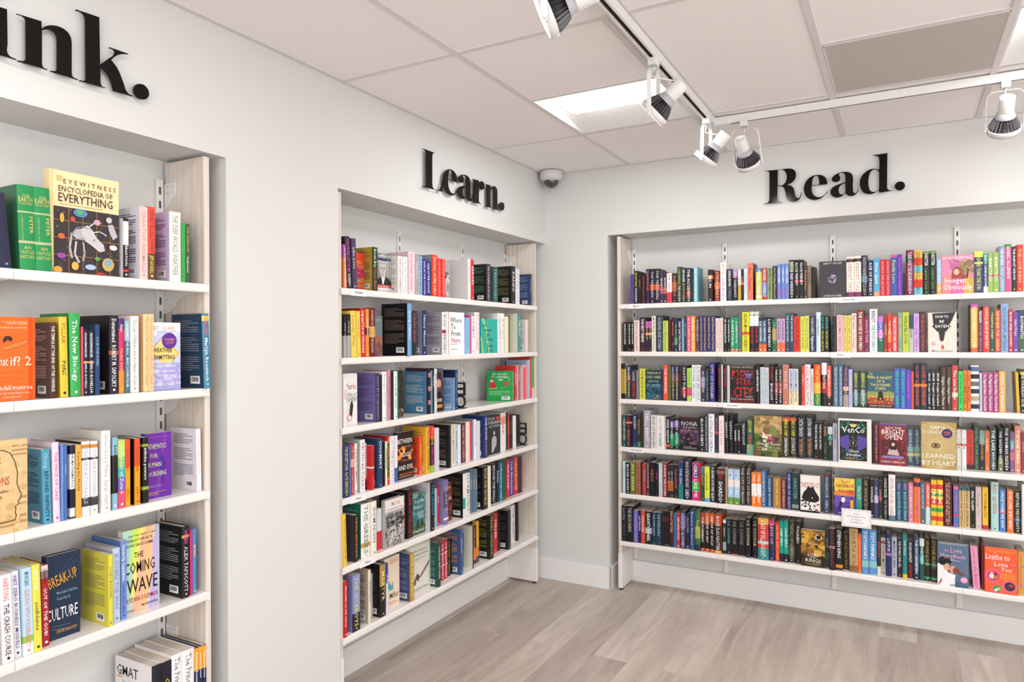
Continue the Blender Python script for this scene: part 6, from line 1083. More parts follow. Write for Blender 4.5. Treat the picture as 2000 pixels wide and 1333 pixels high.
('T', -2909, -2882,10,1817,233,'f2cac2',[],[('CREATIVE ANIMALS','f99')],{'c': 'd8d4dc','x': '344'},0,'pale pink book lettered CREATIVE ANIMALS, top shelf under ink'),
('T', -2878, -2852,14,1817,238,'e44c3c',[('6a3c2c',0.64,1.0)],[('THE HEAT WILL KILL YOU FIRST','722'),('JEFF GOODELL','ee5')],{'c': 'd04838'},0,'red book lettered THE HEAT WILL KILL YOU, top shelf under ink'),
('T', -2804, -2763,10,1817,234,'f6eee4',[],[('THE DEEP WORLD WEATHER','999')],{'c': 'c8b4d4','x': '658'},0,'white book lettered THE DEEP WORLD WEATHER, top shelf under ink'),
('T', -2757, -2740,17,1817,201,'3ca854',[],[],{'c': '50b060'},0,'green book just right of THE DEEP WORLD, top shelf under ink'),
('T', -2739, -2723,17,1817,202,'3c5c3c',[],[('THE NARROW','ca6'),('Seahorses','fff')],{},0,'dark green book lettered THE NARROW, top shelf under ink'),
('T', -3329, -3224,5,1454,230,'fc6818',[],[],{'A': 'whatif'},1,'orange face-out book lettered WHAT IF 2, second shelf under ink'),
('T', -3185, -3167,5,1454,217,'4c2a22',[],[('THE TEMPLE AT THE END OF THE UNIVERSE','eed')],{'c': '4c2822','x': 'c98'},0,'maroon book lettered THE TEMPLE AT THE END, second shelf under ink'),
('T', -3153, -3130,10,1454,234,'e4c43c',[],[('PILLAR','864'),('Pitfall','222')],{'c': 'd8b030','k': -1.0},0,'yellow book lettered PILLAR, second shelf under ink'),
('T', -3123, -3093,12,1454,246,'34a854',[],[('The New Biology','fff')],{'c': '2c9048','k': -1.0},0,'green book lettered The New Biology, second shelf under ink'),
('T', -3091, -3085,15,1454,206,'ec5060',[],[],{},0,''),
('T', -3084, -3071,16,1454,198,'1e2232',[('e0a060',0.48,0.51)],[('ANAXIMANDER','eee'),('CARLO ROVELLI','eee')],{},0,'black book second right of The New Biology, second shelf under ink'),
('T', -3070, -3053,15,1454,197,'1e2232',[('e0a060',0.48,0.51)],[('ANAXIMANDER','eee'),('CARLO ROVELLI','eee')],{'c': '20242e'},0,'black book just left of LOSE THE DARK, second shelf under ink'),
('T', -3051, -3037,13,1454,214,'284470',[],[('LOSE THE DARK','9bd')],{'c': '283c5c'},0,'dark blue book lettered LOSE THE DARK, second shelf under ink'),
('T', -3010, -2980,10,1454,243,'221e2a',[('a04a30',0.45,0.5)],[('Determined','fff'),('ROBERT M. SAPOLSKY','eee')],{'c': '1a181c','x': '333'},0,'black book lettered Determined, second shelf under ink'),
('T', -2975, -2957,17,1454,235,'dc2c6c',[('5c2c80',0.0,0.14),('f49430',0.7,1.0)],[('Size','fff'),('Vaclav Smil','fc4')],{},0,'pink book lettered Size, second shelf under ink'),
('T', -2956, -2941,14,1454,228,'447080',[('a0bcc4',0.0,0.28)],[('AGAINST THE SEAS','eff'),('MARY SODERSTROM','eff')],{},0,'blue book lettered AGAINST THE SEAS, second shelf under ink'),
('T', -2940, -2914,10,1454,243,'f2eef2',[],[('The Liars of Nature and the Nature of Liars','a98')],{'c': 'e8e4e4'},0,'white book lettered The Liars of Nature and, second shelf under ink'),
('T', -2896, -2878,12,1454,250,'eecc94',[],[('The Secret Life of the PERIODIC TABLE','c97')],{'c': 'e0b880'},0,'left of two tan books lettered The Secret Life of the, second shelf under ink'),
('T', -2878, -2861,12,1454,251,'eecc94',[],[('The Secret Life of the PERIODIC TABLE','c97')],{},0,'right of two tan books lettered The Secret Life of the, second shelf under ink'),
('T', -2860, -2756,25,1454,225,'f0eef4',[],[],{'A': 'weather'},1,'white face-out book lettered WEATHER PERMITTING, second shelf under ink'),
('T', -2689, -2662, -12,1454,258,'4484a4',[('e8c860',0.03,0.1)],[('VIRUSES','e55'),('Marilyn Roossinck','fff')],{'c': '26405c','x': '889','k': -2.0},0,'blue book lettered VIRUSES, second shelf under ink'),
('T', -3324, -3245,5,1095,253,'dcbc88',[],[],{'A': 'head'},1,'tan face-out book lettered CREATIONS, third shelf under ink'),
('T', -3197, -3175,16,1095,213,'4c9cb4',[],[('Cheng','acd'),('BEYOND INFINITY','226')],{'c': '3c7c94','x': '135','k': -1.5},0,'teal book lettered BEYOND INFINITY, third shelf under ink'),
('T', -3171, -3153,13,1095,230,'f2d4ea',[],[('THE PRICE OF CAKE','e58')],{'c': 'd8c8d0','k': -1.0},0,'pale pink book lettered THE PRICE OF CAKE, third shelf under ink'),
('T', -3152, -3144,12,1095,221,'6c8ccc',[],[('FLOWERS OF OTHERS','9be')],{},0,''),
('T', -3143, -3134,13,1095,221,'4c6cb4',[],[('NUMBERS','9be')],{},0,'blue book lettered NUMBERS, third shelf under ink'),
('T', -3124, -3110,17,1095,215,'1e2238',[('f0f0f4',0.12,0.6),('f0f0f4',0.86,0.98)],[('THE MATHEMATICS OF LOVE','222')],{},0,'dark blue book lettered THE MATHEMATICS OF LOVE, third shelf under ink'),
('T', -3109, -3093,13,1095,215,'f4ac4c',[],[('Decoding the World','542'),('','864')],{'c': '161414'},0,'orange book lettered Decoding the World, third shelf under ink'),
('T', -3090, -3066,17,1095,221,'eaeaee',[('d08840',0.04,0.09),('2c2c2c',0.22,0.25),('404044',0.76,0.88)],[('THE IRRATIONALS','bbb')],{'c': '161414'},0,'left of two white books lettered THE IRRATIONALS, third shelf under ink'),
('T', -3065, -3044,14,1095,220,'eaeaee',[('d08840',0.04,0.09),('2c2c2c',0.22,0.25),('404044',0.76,0.88)],[('THE IRRATIONALS','bbb')],{'c': '161414'},0,'right of two white books lettered THE IRRATIONALS, third shelf under ink'),
('T', -3037, -3009,5,1095,248,'f4f0ea',[],[('Once Upon a Prime','aaa'),('Sarah Hart','aaa')],{'c': 'e4dcd4'},0,'white book lettered Once Upon a Prime, third shelf under ink'),
('T', -2998, -2981,15,1095,223,'8cbcd8',[('202024',0.25,0.78)],[('BARRY MAZUR','222'),('','fff')],{},0,'blue book just right of Once Upon a, third shelf under ink'),
('T', -2980, -2958,14,1095,212,'90c070',[('c8d870',0.0,0.25),('50b0a8',0.4,0.55),('8060b0',0.55,0.75),('e05070',0.75,1.0)],[('In Pursuit of Zeta-3','cef')],{},0,'green book lettered In Pursuit of Zeta-3, third shelf under ink'),
('T', -2956, -2940,16,1095,211,'f09c24',[('e45430',0.0,0.42)],[('Charles Seife','a50'),('ZERO','a50')],{'c': '161414'},0,'left of two orange books lettered ZERO, third shelf under ink'),
('T', -2927, -2909,13,1095,211,'f09c24',[('e45430',0.0,0.42)],[('Charles Seife','a50'),('ZERO','a50')],{'c': '161414'},0,'right of two orange books lettered ZERO, third shelf under ink'),
('T', -2900, -2880,14,1095,211,'191916',[('a0a83c',0.1,0.14),('a0a83c',0.75,0.8)],[('infinite powers','fff')],{},0,'black book lettered infinite powers, third shelf under ink'),
('T', -2867, -2773,50,1095,216,'6c2ca0',[],[],{'A': 'math'},1,'purple face-out book lettered MATHEMATICS FOR HUMAN FLOURISHING, third shelf under ink'),
('T', -2700, -2682,15,1095,217,'f2eaee',[],[('THE DARK WORLD','ddd')],{'c': 'ece4ec','x': '889','k': -1.0},0,'white book lettered THE DARK WORLD, third shelf under ink'),
('T', -3307, -3278,6,742,242,'eae6ea',[],[('HARTONG','e77'),('THE CRASH COURSE','322')],{'c': 'c8c0bc','k': -2.0},0,'white book lettered THE CRASH COURSE, fourth shelf under ink'),
('T', -3271, -3253,21,742,240,'eeeaf2',[],[('NET ZERO BUSINESS MODELS','448')],{'c': 'e0dce0','k': -2.0},0,'white book lettered NET ZERO BUSINESS MODELS, fourth shelf under ink'),
('T', -3252, -3226,12,742,243,'b8daf2',[('90c850',0.78,0.86),('e8f4fc',0.86,1.0)],[('MORGAN','455'),('LEADING WITH VULNERABILITY','d87')],{'k': -1.5},0,'pale blue book lettered LEADING WITH VULNERABILITY, fourth shelf under ink'),
('T', -3225, -3203,12,742,246,'e4dc54',[],[('QUICK','fff'),('confidence','333')],{'c': 'd0c850','k': -1.5},0,'yellow book lettered QUICK, fourth shelf under ink'),
('T', -3195, -3176,27,742,233,'ac1e2c',[('e0d8d8',0.0,0.07),('907880',0.07,0.16)],[('SHAN','322'),('OUT OF THE GOBI','fff')],{'k': -1.0},0,'red book lettered OUT OF THE GOBI, fourth shelf under ink'),
('T', -3176, -3078,50,742,247,'1e2e48',[],[],{'A': 'breakup'},1,'navy face-out book lettered THE BREAK-UP CULTURE, fourth shelf under ink'),
('T', -3019, -3005,4,742,220,'dcd444',[],[('LUCKY IRON FISH','775')],{'c': 'dcd44c','x': '996'},0,'yellow book lettered LUCKY IRON FISH, fourth shelf under ink'),
('T', -2996, -2973,17,742,231,'bccce8',[],[('BUSINESS THE WAY','68a')],{'c': 'b8bcd0'},0,'pale blue book lettered BUSINESS THE WAY, fourth shelf under ink'),
('T', -2969, -2950,21,742,247,'6c8ccc',[],[('Crack-Up Capitalism','fff'),('Quinn Slobodian','54a')],{'c': '5474b0'},0,'blue book lettered Crack-Up Capitalism, fourth shelf under ink'),
('T', -2948, -2823,45,742,268,'d8d0d0',[],[],{'A': 'wave'},1,'pale grey face-out book lettered THE COMING WAVE, fourth shelf under ink'),
('T', -2758, -2730,15,742,243,'191918',[('c0a050',0.12,0.16)],[('WEB3','d5a'),('ALEX TAPSCOTT','ddd')],{'c': '17171b','x': '999','hb': 1},0,'black book lettered WEB3, fourth shelf under ink'),
('T', -2725, -2715,20,742,224,'d42c74',[],[('','fd5')],{},0,''),
('T', -2714, -2700,20,742,225,'4c8cc4',[],[('MONEY','fd5')],{},0,'blue book lettered MONEY, fourth shelf under ink'),
('T', -2875, -2840,6,300,259,'1e1e2c',[],[('GMAT','dc4')],{'c': 'ece8ec','d': 20.0,'A': 'gmat'},0,'black GMAT study guide with yellow edge, leftmost on the lowest shelf'),
('T', -2839, -2806,6,300,258,'1e1e2c',[],[('GMAT','dc4')],{'c': 'e4a428','d': 20.0},0,'second black GMAT study guide on the lowest shelf, right of the first'),
('T', -2806, -2765,6,300,268,'f0eef2',[],[('The Princeton Review','666')],{'c': 'eceaee','d': 20.0},0,'thick white test guide nearer the GMAT guides, lowest shelf'),
('T', -2765, -2720,6,300,266,'f0eef2',[],[('The Princeton Review','666')],{'c': 'eceaee','d': 20.0},0,'thick white test guide beside the thin navy ones, lowest shelf'),
('T', -2719, -2702,6,300,259,'202c54',[('eca838',0.0,0.3)],[('Princeton Review','fff'),('Basic French','fff')],{'d': 20.0},0,'leftmost of three navy books lettered Basic French, fifth shelf under ink'),
('T', -2702, -2688,6,300,259,'202c54',[('eca838',0.0,0.3)],[('Princeton Review','fff'),('Basic French','fff')],{'d': 20.0},0,'middle of three navy books lettered Basic French, fifth shelf under ink'),
('T', -2688, -2673,6,300,258,'202c54',[('eca838',0.0,0.3)],[('Princeton Review','fff'),('Basic French','fff')],{'d': 20.0},0,'rightmost of three navy books lettered Basic French, fifth shelf under ink')
]
SIGNS = {'Read.': ('R',[[[('c',1.426,2.595),('s',1.4463,2.5908),('s',1.4547,2.5855),('s',1.4564,2.5747),('c',1.4556,2.4291),('s',1.4538,2.4186),('s',1.4465,2.4087),('c',1.4234,2.4041),('c',1.4239,2.4022),('c',1.5276,2.4036),('c',1.5276,2.4057),('s',1.5081,2.4093),('s',1.5014,2.4173),('c',1.4991,2.4305),('c',1.4999,2.4973),('s',1.5141,2.4971),('s',1.5285,2.4913),('s',1.5394,2.4732),('s',1.5444,2.4516),('s',1.5502,2.4217),('s',1.5633,2.4063),('s',1.5862,2.4),('s',1.6123,2.4071),('s',1.625,2.4243),('c',1.6288,2.4485),('c',1.6259,2.4493),('s',1.6222,2.4304),('s',1.6135,2.419),('s',1.6026,2.4209),('s',1.5955,2.4344),('s',1.5909,2.4582),('s',1.5844,2.4811),('s',1.5703,2.4936),('c',1.5495,2.4997),('s',1.5737,2.5087),('s',1.5938,2.5278),('s',1.5996,2.5516),('s',1.5958,2.5718),('s',1.5828,2.5855),('s',1.5609,2.592),('s',1.5323,2.5923),('c',1.5013,2.5923)],[('c',1.5024,2.5903),('s',1.5235,2.5901),('s',1.5411,2.5785),('s',1.5498,2.5564),('s',1.5503,2.5399),('s',1.5452,2.5194),('s',1.5285,2.5014),('c',1.5012,2.5009)]],[[('c',1.7627,2.4795),('s',1.7613,2.4968),('s',1.7535,2.5171),('s',1.7368,2.5316),('s',1.7136,2.5372),('s',1.6839,2.5334),('s',1.656,2.5113),('s',1.6425,2.4781),('s',1.6438,2.4455),('s',1.6576,2.4174),('s',1.6811,2.4023),('s',1.7065,2.399),('s',1.734,2.4072),('s',1.753,2.4223),('c',1.7656,2.4381),('c',1.7629,2.4402),('s',1.7467,2.4207),('s',1.7256,2.4126),('s',1.7024,2.4174),('s',1.6876,2.4362),('s',1.6824,2.4598),('c',1.6827,2.4798)],[('c',1.684,2.4827),('s',1.6854,2.5032),('s',1.6923,2.5266),('s',1.7041,2.5337),('s',1.7146,2.527),('s',1.7198,2.5084),('c',1.7211,2.4826)]],[[('c',1.8563,2.417),('s',1.8644,2.4075),('s',1.8816,2.4012),('s',1.9019,2.4065),('s',1.915,2.4208),('c',1.9198,2.4415),('c',1.9172,2.4425),('s',1.9124,2.4244),('s',1.9039,2.4152),('s',1.8939,2.4208),('s',1.8913,2.4368),('c',1.8922,2.4973),('s',1.8863,2.52),('s',1.8722,2.533),('s',1.8498,2.538),('s',1.8252,2.5358),('s',1.7993,2.5242),('s',1.7857,2.5064),('s',1.7898,2.4935),('s',1.8063,2.4866),('s',1.8229,2.4919),('s',1.8285,2.5048),('s',1.8255,2.5176),('c',1.821,2.529),('s',1.8323,2.5338),('s',1.8446,2.5312),('s',1.8517,2.5201),('s',1.8541,2.4996),('c',1.8536,2.4816),('s',1.8289,2.4742),('s',1.798,2.4641),('s',1.7813,2.4478),('s',1.7787,2.4298),('s',1.7873,2.4119),('s',1.808,2.4006),('s',1.8327,2.4044),('c',1.8526,2.4196)],[('c',1.8535,2.4771),('s',1.8371,2.4699),('s',1.8227,2.4557),('s',1.8201,2.4401),('s',1.8246,2.4215),('s',1.8368,2.4145),('s',1.8471,2.418),('c',1.8533,2.4252)]],[[('c',1.9867,2.6104),('s',2.0054,2.6051),('s',2.0158,2.5988),('s',2.0193,2.5862),('c',2.0194,2.5283),('s',2.0041,2.5351),('s',1.9804,2.5369),('s',1.9526,2.5236),('s',1.9325,2.4993),('s',1.9249,2.4711),('s',1.9282,2.4417),('s',1.9421,2.4156),('s',1.9619,2.4041),('s',1.9817,2.4024),('s',2.0015,2.4092),('c',2.0178,2.4185),('c',2.0181,2.4045),('c',2.0793,2.4087),('c',2.079,2.4104),('s',2.0659,2.4136),('s',2.0582,2.4217),('c',2.0559,2.4319),('c',2.0588,2.6136)],[('c',2.0187,2.5145),('s',2.0109,2.5276),('s',1.9972,2.5333),('s',1.9824,2.5267),('s',1.9714,2.5036),('s',1.9672,2.4729),('s',1.9691,2.4416),('s',1.9778,2.4184),('s',1.9936,2.4118),('s',2.0074,2.4141),('c',2.0178,2.424)]],[[('s',2.092,2.4311),('s',2.0988,2.4468),('s',2.117,2.4539),('s',2.1331,2.4472),('s',2.1401,2.4301),('s',2.1349,2.4154),('s',2.1177,2.406),('s',2.0996,2.4139)]]]),'Learn.': ('L',[[[('c',-1.4299,2.5839),('c',-1.3206,2.5856),('s',-1.3359,2.5829),('s',-1.3463,2.5735),('c',-1.3493,2.5604),('c',-1.3505,2.417),('s',-1.3435,2.4018),('s',-1.3222,2.3961),('s',-1.2933,2.3996),('s',-1.2688,2.4216),('c',-1.2547,2.4581),('c',-1.2567,2.3977),('c',-1.4301,2.3934),('c',-1.4301,2.3953),('s',-1.4109,2.3977),('s',-1.4008,2.4059),('c',-1.3988,2.4185),('c',-1.3995,2.568),('s',-1.4072,2.5798),('c',-1.4299,2.582)]],[[('c',-1.1173,2.4729),('s',-1.1188,2.4902),('s',-1.1274,2.5105),('s',-1.1457,2.525),('s',-1.1712,2.5306),('s',-1.2038,2.5268),('s',-1.2344,2.5047),('s',-1.2493,2.4715),('s',-1.2478,2.4389),('s',-1.2327,2.4108),('s',-1.2069,2.3957),('s',-1.179,2.3924),('s',-1.1488,2.4006),('s',-1.1279,2.4157),('c',-1.1141,2.4315),('c',-1.1171,2.4336),('s',-1.1348,2.4141),('s',-1.158,2.406),('s',-1.1835,2.4108),('s',-1.1997,2.4296),('s',-1.2055,2.4532),('c',-1.2051,2.4732)],[('c',-1.2037,2.4761),('s',-1.2022,2.4966),('s',-1.1946,2.52),('s',-1.1816,2.5271),('s',-1.1701,2.5204),('s',-1.1644,2.5018),('c',-1.163,2.476)]],[[('c',-1.0229,2.4104),('s',-1.0138,2.4009),('s',-0.9945,2.3946),('s',-0.9717,2.3999),('s',-0.957,2.4142),('c',-0.9516,2.4349),('c',-0.9545,2.4359),('s',-0.9599,2.4178),('s',-0.9694,2.4086),('s',-0.9807,2.4142),('s',-0.9836,2.4302),('c',-0.9826,2.4907),('s',-0.9892,2.5134),('s',-1.0051,2.5264),('s',-1.0302,2.5314),('s',-1.0579,2.5292),('s',-1.087,2.5176),('s',-1.1023,2.4998),('s',-1.0977,2.4869),('s',-1.0791,2.48),('s',-1.0605,2.4853),('s',-1.0542,2.4982),('s',-1.0575,2.511),('c',-1.0626,2.5224),('s',-1.0499,2.5272),('s',-1.0361,2.5246),('s',-1.0281,2.5135),('s',-1.0254,2.493),('c',-1.026,2.475),('s',-1.0537,2.4676),('s',-1.0884,2.4575),('s',-1.1072,2.4412),('s',-1.1101,2.4232),('s',-1.1005,2.4053),('s',-1.0772,2.394),('s',-1.0495,2.3978),('c',-1.0271,2.413)],[('c',-1.0261,2.4705),('s',-1.0445,2.4633),('s',-1.0607,2.4491),('s',-1.0636,2.4335),('s',-1.0586,2.4149),('s',-1.0448,2.4079),('s',-1.0333,2.4114),('c',-1.0263,2.4186)]],[[('c',-0.9614,2.5237),('c',-0.8973,2.5292),('c',-0.8957,2.5127),('s',-0.8798,2.525),('s',-0.8592,2.5313),('s',-0.8397,2.5237),('s',-0.8357,2.5074),('s',-0.843,2.4905),('s',-0.8585,2.4827),('s',-0.8761,2.4858),('s',-0.8853,2.4994),('c',-0.8952,2.5067),('c',-0.8978,2.4115),('s',-0.8886,2.4023),('c',-0.8693,2.4001),('c',-0.8705,2.398),('c',-0.9654,2.394),('c',-0.9643,2.396),('s',-0.9518,2.3991),('c',-0.9472,2.4105),('c',-0.9451,2.5137),('s',-0.9518,2.5208),('c',-0.9614,2.5219)]],[[('c',-0.8289,2.5221),('c',-0.7674,2.5263),('c',-0.7665,2.5058),('s',-0.7554,2.5173),('s',-0.7393,2.5259),('s',-0.718,2.5295),('s',-0.6998,2.5243),('s',-0.6897,2.5123),('c',-0.6867,2.4956),('c',-0.6871,2.4082),('s',-0.6842,2.3994),('c',-0.6693,2.3957),('c',-0.6696,2.394),('c',-0.7437,2.3943),('c',-0.7433,2.3961),('s',-0.7325,2.399),('s',-0.7276,2.4033),('c',-0.7264,2.4089),('c',-0.7256,2.4915),('s',-0.7304,2.5054),('s',-0.7426,2.5111),('s',-0.7554,2.5081),('c',-0.766,2.501),('c',-0.7662,2.4055),('s',-0.7633,2.3993),('c',-0.7519,2.397),('c',-0.7524,2.3953),('c',-0.827,2.394),('c',-0.8266,2.3959),('s',-0.8135,2.3988),('s',-0.8082,2.4031),('c',-0.8064,2.4084),('c',-0.8062,2.5115),('s',-0.8092,2.5187),('s',-0.8175,2.5217),('c',-0.8289,2.5207)]],[[('s',-0.6666,2.4242),('s',-0.6536,2.4425),('s',-0.6296,2.4499),('s',-0.61,2.4451),('s',-0.605,2.4264),('s',-0.615,2.4069),('s',-0.6346,2.4005),('s',-0.6585,2.4063)]]]),'ink.': ('L',[[[('c',-3.3613,2.5063),('c',-3.3049,2.5102),('c',-3.3038,2.4197),('s',-3.3017,2.3891),('c',-3.2819,2.3834),('c',-3.2822,2.3818),('c',-3.3547,2.3812),('s',-3.3425,2.3849),('c',-3.3399,2.3917),('c',-3.339,2.4978),('s',-3.3428,2.5051),('c',-3.3613,2.505)]],[[('s',-3.3434,2.5495),('s',-3.3391,2.5628),('s',-3.3246,2.5758),('s',-3.3099,2.5741),('s',-3.3055,2.5612),('s',-3.31,2.546),('s',-3.3247,2.5348),('s',-3.3392,2.5384)]],[[('c',-3.281,2.5081),('c',-3.2186,2.5123),('c',-3.2177,2.4918),('s',-3.2065,2.5033),('s',-3.1901,2.5119),('s',-3.1685,2.5155),('s',-3.15,2.5103),('s',-3.1398,2.4983),('c',-3.1367,2.4816),('c',-3.1371,2.3942),('s',-3.1342,2.3854),('c',-3.1191,2.3817),('c',-3.1194,2.38),('c',-3.1946,2.3803),('c',-3.1942,2.3821),('s',-3.1832,2.385),('s',-3.1782,2.3893),('c',-3.177,2.3949),('c',-3.1762,2.4775),('s',-3.1811,2.4914),('s',-3.1935,2.4971),('s',-3.2065,2.4941),('c',-3.2172,2.487),('c',-3.2174,2.3915),('s',-3.2145,2.3853),('c',-3.2029,2.383),('c',-3.2034,2.3813),('c',-3.2791,2.38),('c',-3.2787,2.3819),('s',-3.2654,2.3848),('s',-3.26,2.3891),('c',-3.2582,2.3944),('c',-3.258,2.4975),('s',-3.2611,2.5047),('s',-3.2695,2.5077),('c',-3.281,2.5067)]],[[('c',-3.1238,2.5845),('c',-3.0564,2.5887),('c',-3.0544,2.4471),('s',-3.03,2.4726),('s',-3.009,2.4988),('s',-3.0098,2.5053),('c',-3.0261,2.5084),('c',-3.0246,2.5104),('c',-2.9656,2.5113),('c',-2.9665,2.5095),('s',-2.9877,2.5026),('s',-3.0052,2.4908),('c',-3.0206,2.4733),('s',-3.0015,2.4544),('s',-2.9842,2.4204),('s',-2.9686,2.3891),('c',-2.9518,2.3847),('c',-2.9526,2.3825),('c',-3.0133,2.3817),('s',-3.0227,2.4117),('s',-3.037,2.4312),('c',-3.0533,2.4416),('c',-3.0535,2.3943),('s',-3.0491,2.3846),('c',-3.0379,2.3833),('c',-3.0387,2.3816),('c',-3.1148,2.3796),('c',-3.1145,2.3815),('s',-3.1,2.3841),('c',-3.0964,2.3914),('c',-3.0968,2.5652),('s',-3.1028,2.5791),('c',-3.1238,2.5824)]],[[('s',-2.9493,2.4055),('s',-2.9424,2.4215),('s',-2.9281,2.4299),('s',-2.9096,2.428),('s',-2.898,2.4101),('s',-2.9035,2.3927),('s',-2.9201,2.383),('s',-2.9397,2.3864)]]])}


rest = [Bag(), Bag(), Bag()]
NAMES = (('cover', M_PAPER), ('page_block', M_PAGES), ('printing', M_INK))
WN = {'R': 'Read', 'L': 'Learn', 'T': 'ink'}
for bi, (W, u0, u1, off, zs, h, col, bands, txt, op, face, label) in enumerate(BOOKS):
    u0, u1, off, zs, h = [v/1000 for v in (u0, u1, off, zs, h)]
    rz = 0 if W == 'R' else PI/2
    if face:
        T = op.get('T', 2.6)/100; dep = u1-u0; w = T
        M0 = Matrix.Translation((u0, off+T/2, 0)) @ Matrix.Rotation(-PI/2, 4, 'Z')
    else:
        w = u1-u0; dep = min(op.get('d', 0)/100 or min(.165, h*.64), D-.02-off)
        M0 = Matrix.Translation(((u0+u1)/2, off, 0))
        if op.get('r'): M0 = M0 @ Matrix.Rotation(math.radians(op['r']), 4, 'Z')
        if op.get('k'):
            a = math.radians(op['k']); px = -w/2 if a < 0 else w/2
            M0 = M0 @ Matrix.Translation((px, 0, 0)) @ Matrix.Rotation(a, 4, 'Y') @ Matrix.Translation((-px, 0, 0))
    M0 = Matrix.Rotation(rz, 4, 'Z') @ Matrix.Translation((0, 0, zs+.0003)) @ M0
    parts = book_parts(w, h, dep, col, op.get('c'), bands, txt, op, face, bi)
    if label:
        t = link('book', None, label=label, cat='book', group='books on the %s shelves' % WN[W]); t.matrix_world = M0
        for (n, mm), bag in zip(NAMES, parts):
            if bag.n: link(n, bag.mesh(mm), t)
    else:
        A = np.array(M0)
        for r_, bag in zip(rest, parts):
            if not bag.n: continue
            V = np.concatenate(bag.v); V = V @ A[:3, :3].T + A[:3, 3]
            r_.add(V, bag.f, [list(c) for c in bag.c])
# every remaining slim book together as one object
allb = Bag(); mi = []
for k, r_ in enumerate(rest):
    allb.add(np.concatenate(r_.v), r_.f, [list(c) for c in r_.c]); mi += [k]*len(r_.f)
me = allb.mesh(M_PAPER); me.materials.append(M_PAGES); me.materials.append(M_INK)
me.polygons.foreach_set('material_index', mi)
link('slim_books', me, label='slimmer books filling the gaps on the shelves under Learn and Read', cat='books', kind='stuff')

# ------------------------------------------------------------ wall lettering
def glyph_mesh(splines, wall):
    c = bpy.data.curves.new('g', 'CURVE'); c.dimensions = '2D'; c.fill_mode = 'BOTH'; c.extrude = .003; c.resolution_u = 6
    for s in splines:
        sp = c.splines.new('BEZIER'); sp.bezier_points.add(len(s)-1); sp.use_cyclic_u = True
        for p, q in zip(sp.bezier_points, s):
            p.co = (q[1], q[2], 0); t = 'AUTO' if q[0] == 's' else 'VECTOR'; p.handle_left_type = p.handle_right_type = t
    o = bpy.data.objects.new('g', c); me = bpy.data.meshes.new_from_object(o); bpy.data.objects.remove(o); bpy.data.curves.remove(c)
    for v in me.vertices:
        x, y, z = v.co
        if wall == 'R': v.co = (x, -.021-z, y)
        else: v.co = (.021+z, x, y)
    bm = bmesh.new(); bm.from_mesh(me); bmesh.ops.recalc_face_normals(bm, faces=bm.faces[:]); bm.to_mesh(me); bm.free()
    me.materials.clear(); me.materials.append(M_BLK)
    return me
CH = {'Read.': 'Read.', 'Learn.': 'Learn.', 'ink.': 'iink.'}
for word, (wall, gl) in SIGNS.items():
    names = list(word) if word != 'ink.' else ['i', 'i', 'n', 'k', '.']
    pos = {'Read.': 'far wall sign Read', 'Learn.': 'wall sign Learn', 'ink.': 'cropped wall sign ending ink'}[word]
    parts = [glyph_mesh(g, wall) for g in gl]
    if word == 'ink.':      # the i's stem and dot are one letter
        bm = bmesh.new(); bm.from_mesh(parts[0]); bm.from_mesh(parts[1]); bm.to_mesh(parts[0]); bm.free(); parts.pop(1); gl.pop(1); names.pop(0)
    for ch, me, g in zip(names, parts, gl):
        us = [q[1] for s in g[:1] for q in s]; zs_ = [q[2] for s in g[:1] for q in s]
        nm = 'full_stop' if ch == '.' else 'sign_letter'
        what = 'round black full stop' if ch == '.' else 'black acrylic %s %s' % ('capital letter' if ch.isupper() else 'letter', ch)
        t = link(nm, me, label='%s of the %s' % (what, pos), cat='letter', group='letters of the wall signs')
        # stand-off pins
        for f in ({'R': .27, 'e': .13, 'a': .66, 'd': .84, 'L': .4, 'r': .32, 'n': .28, 'k': .3}.get(ch, .5),):
            uu = min(us)+(max(us)-min(us))*f; zz = (min(zs_)+max(zs_))/2
            pin = link('pin', lathe([(.0001, 0), (.0022, 0), (.0022, .019), (.0001, .019)], 8, [M_LAMPG]), t)
            pin.location = (uu, 0, zz) if wall == 'R' else (0, uu, zz)
            pin.rotation_euler = (PI/2, 0, 0) if wall == 'R' else (0, PI/2, 0)

# ------------------------------------------------------------ dome camera
t = empty('security_camera', (.088, -.085, H-.0002), label='white dome security camera on the ceiling in the room corner', cat='security camera')
link('housing', lathe([(.0001, 0), (.074, 0), (.076, -.006), (.076, -.036), (.072, -.048), (.060, -.058), (.054, -.059), (.0001, -.052)], 48, [M_CAMG]), t)
link('dome', lathe([(.052, -.057)]+[(.050*math.cos(a*PI/20), -.058-.052*math.sin(a*PI/20)) for a in range(10)]+[(.0001, -.110)], 40, [M_DOME]), t)
link('trim_ring', lathe([(.051, -.057), (.0545, -.058), (.0545, -.061), (.0505, -.062)], 40, [M_CAMG]), t)

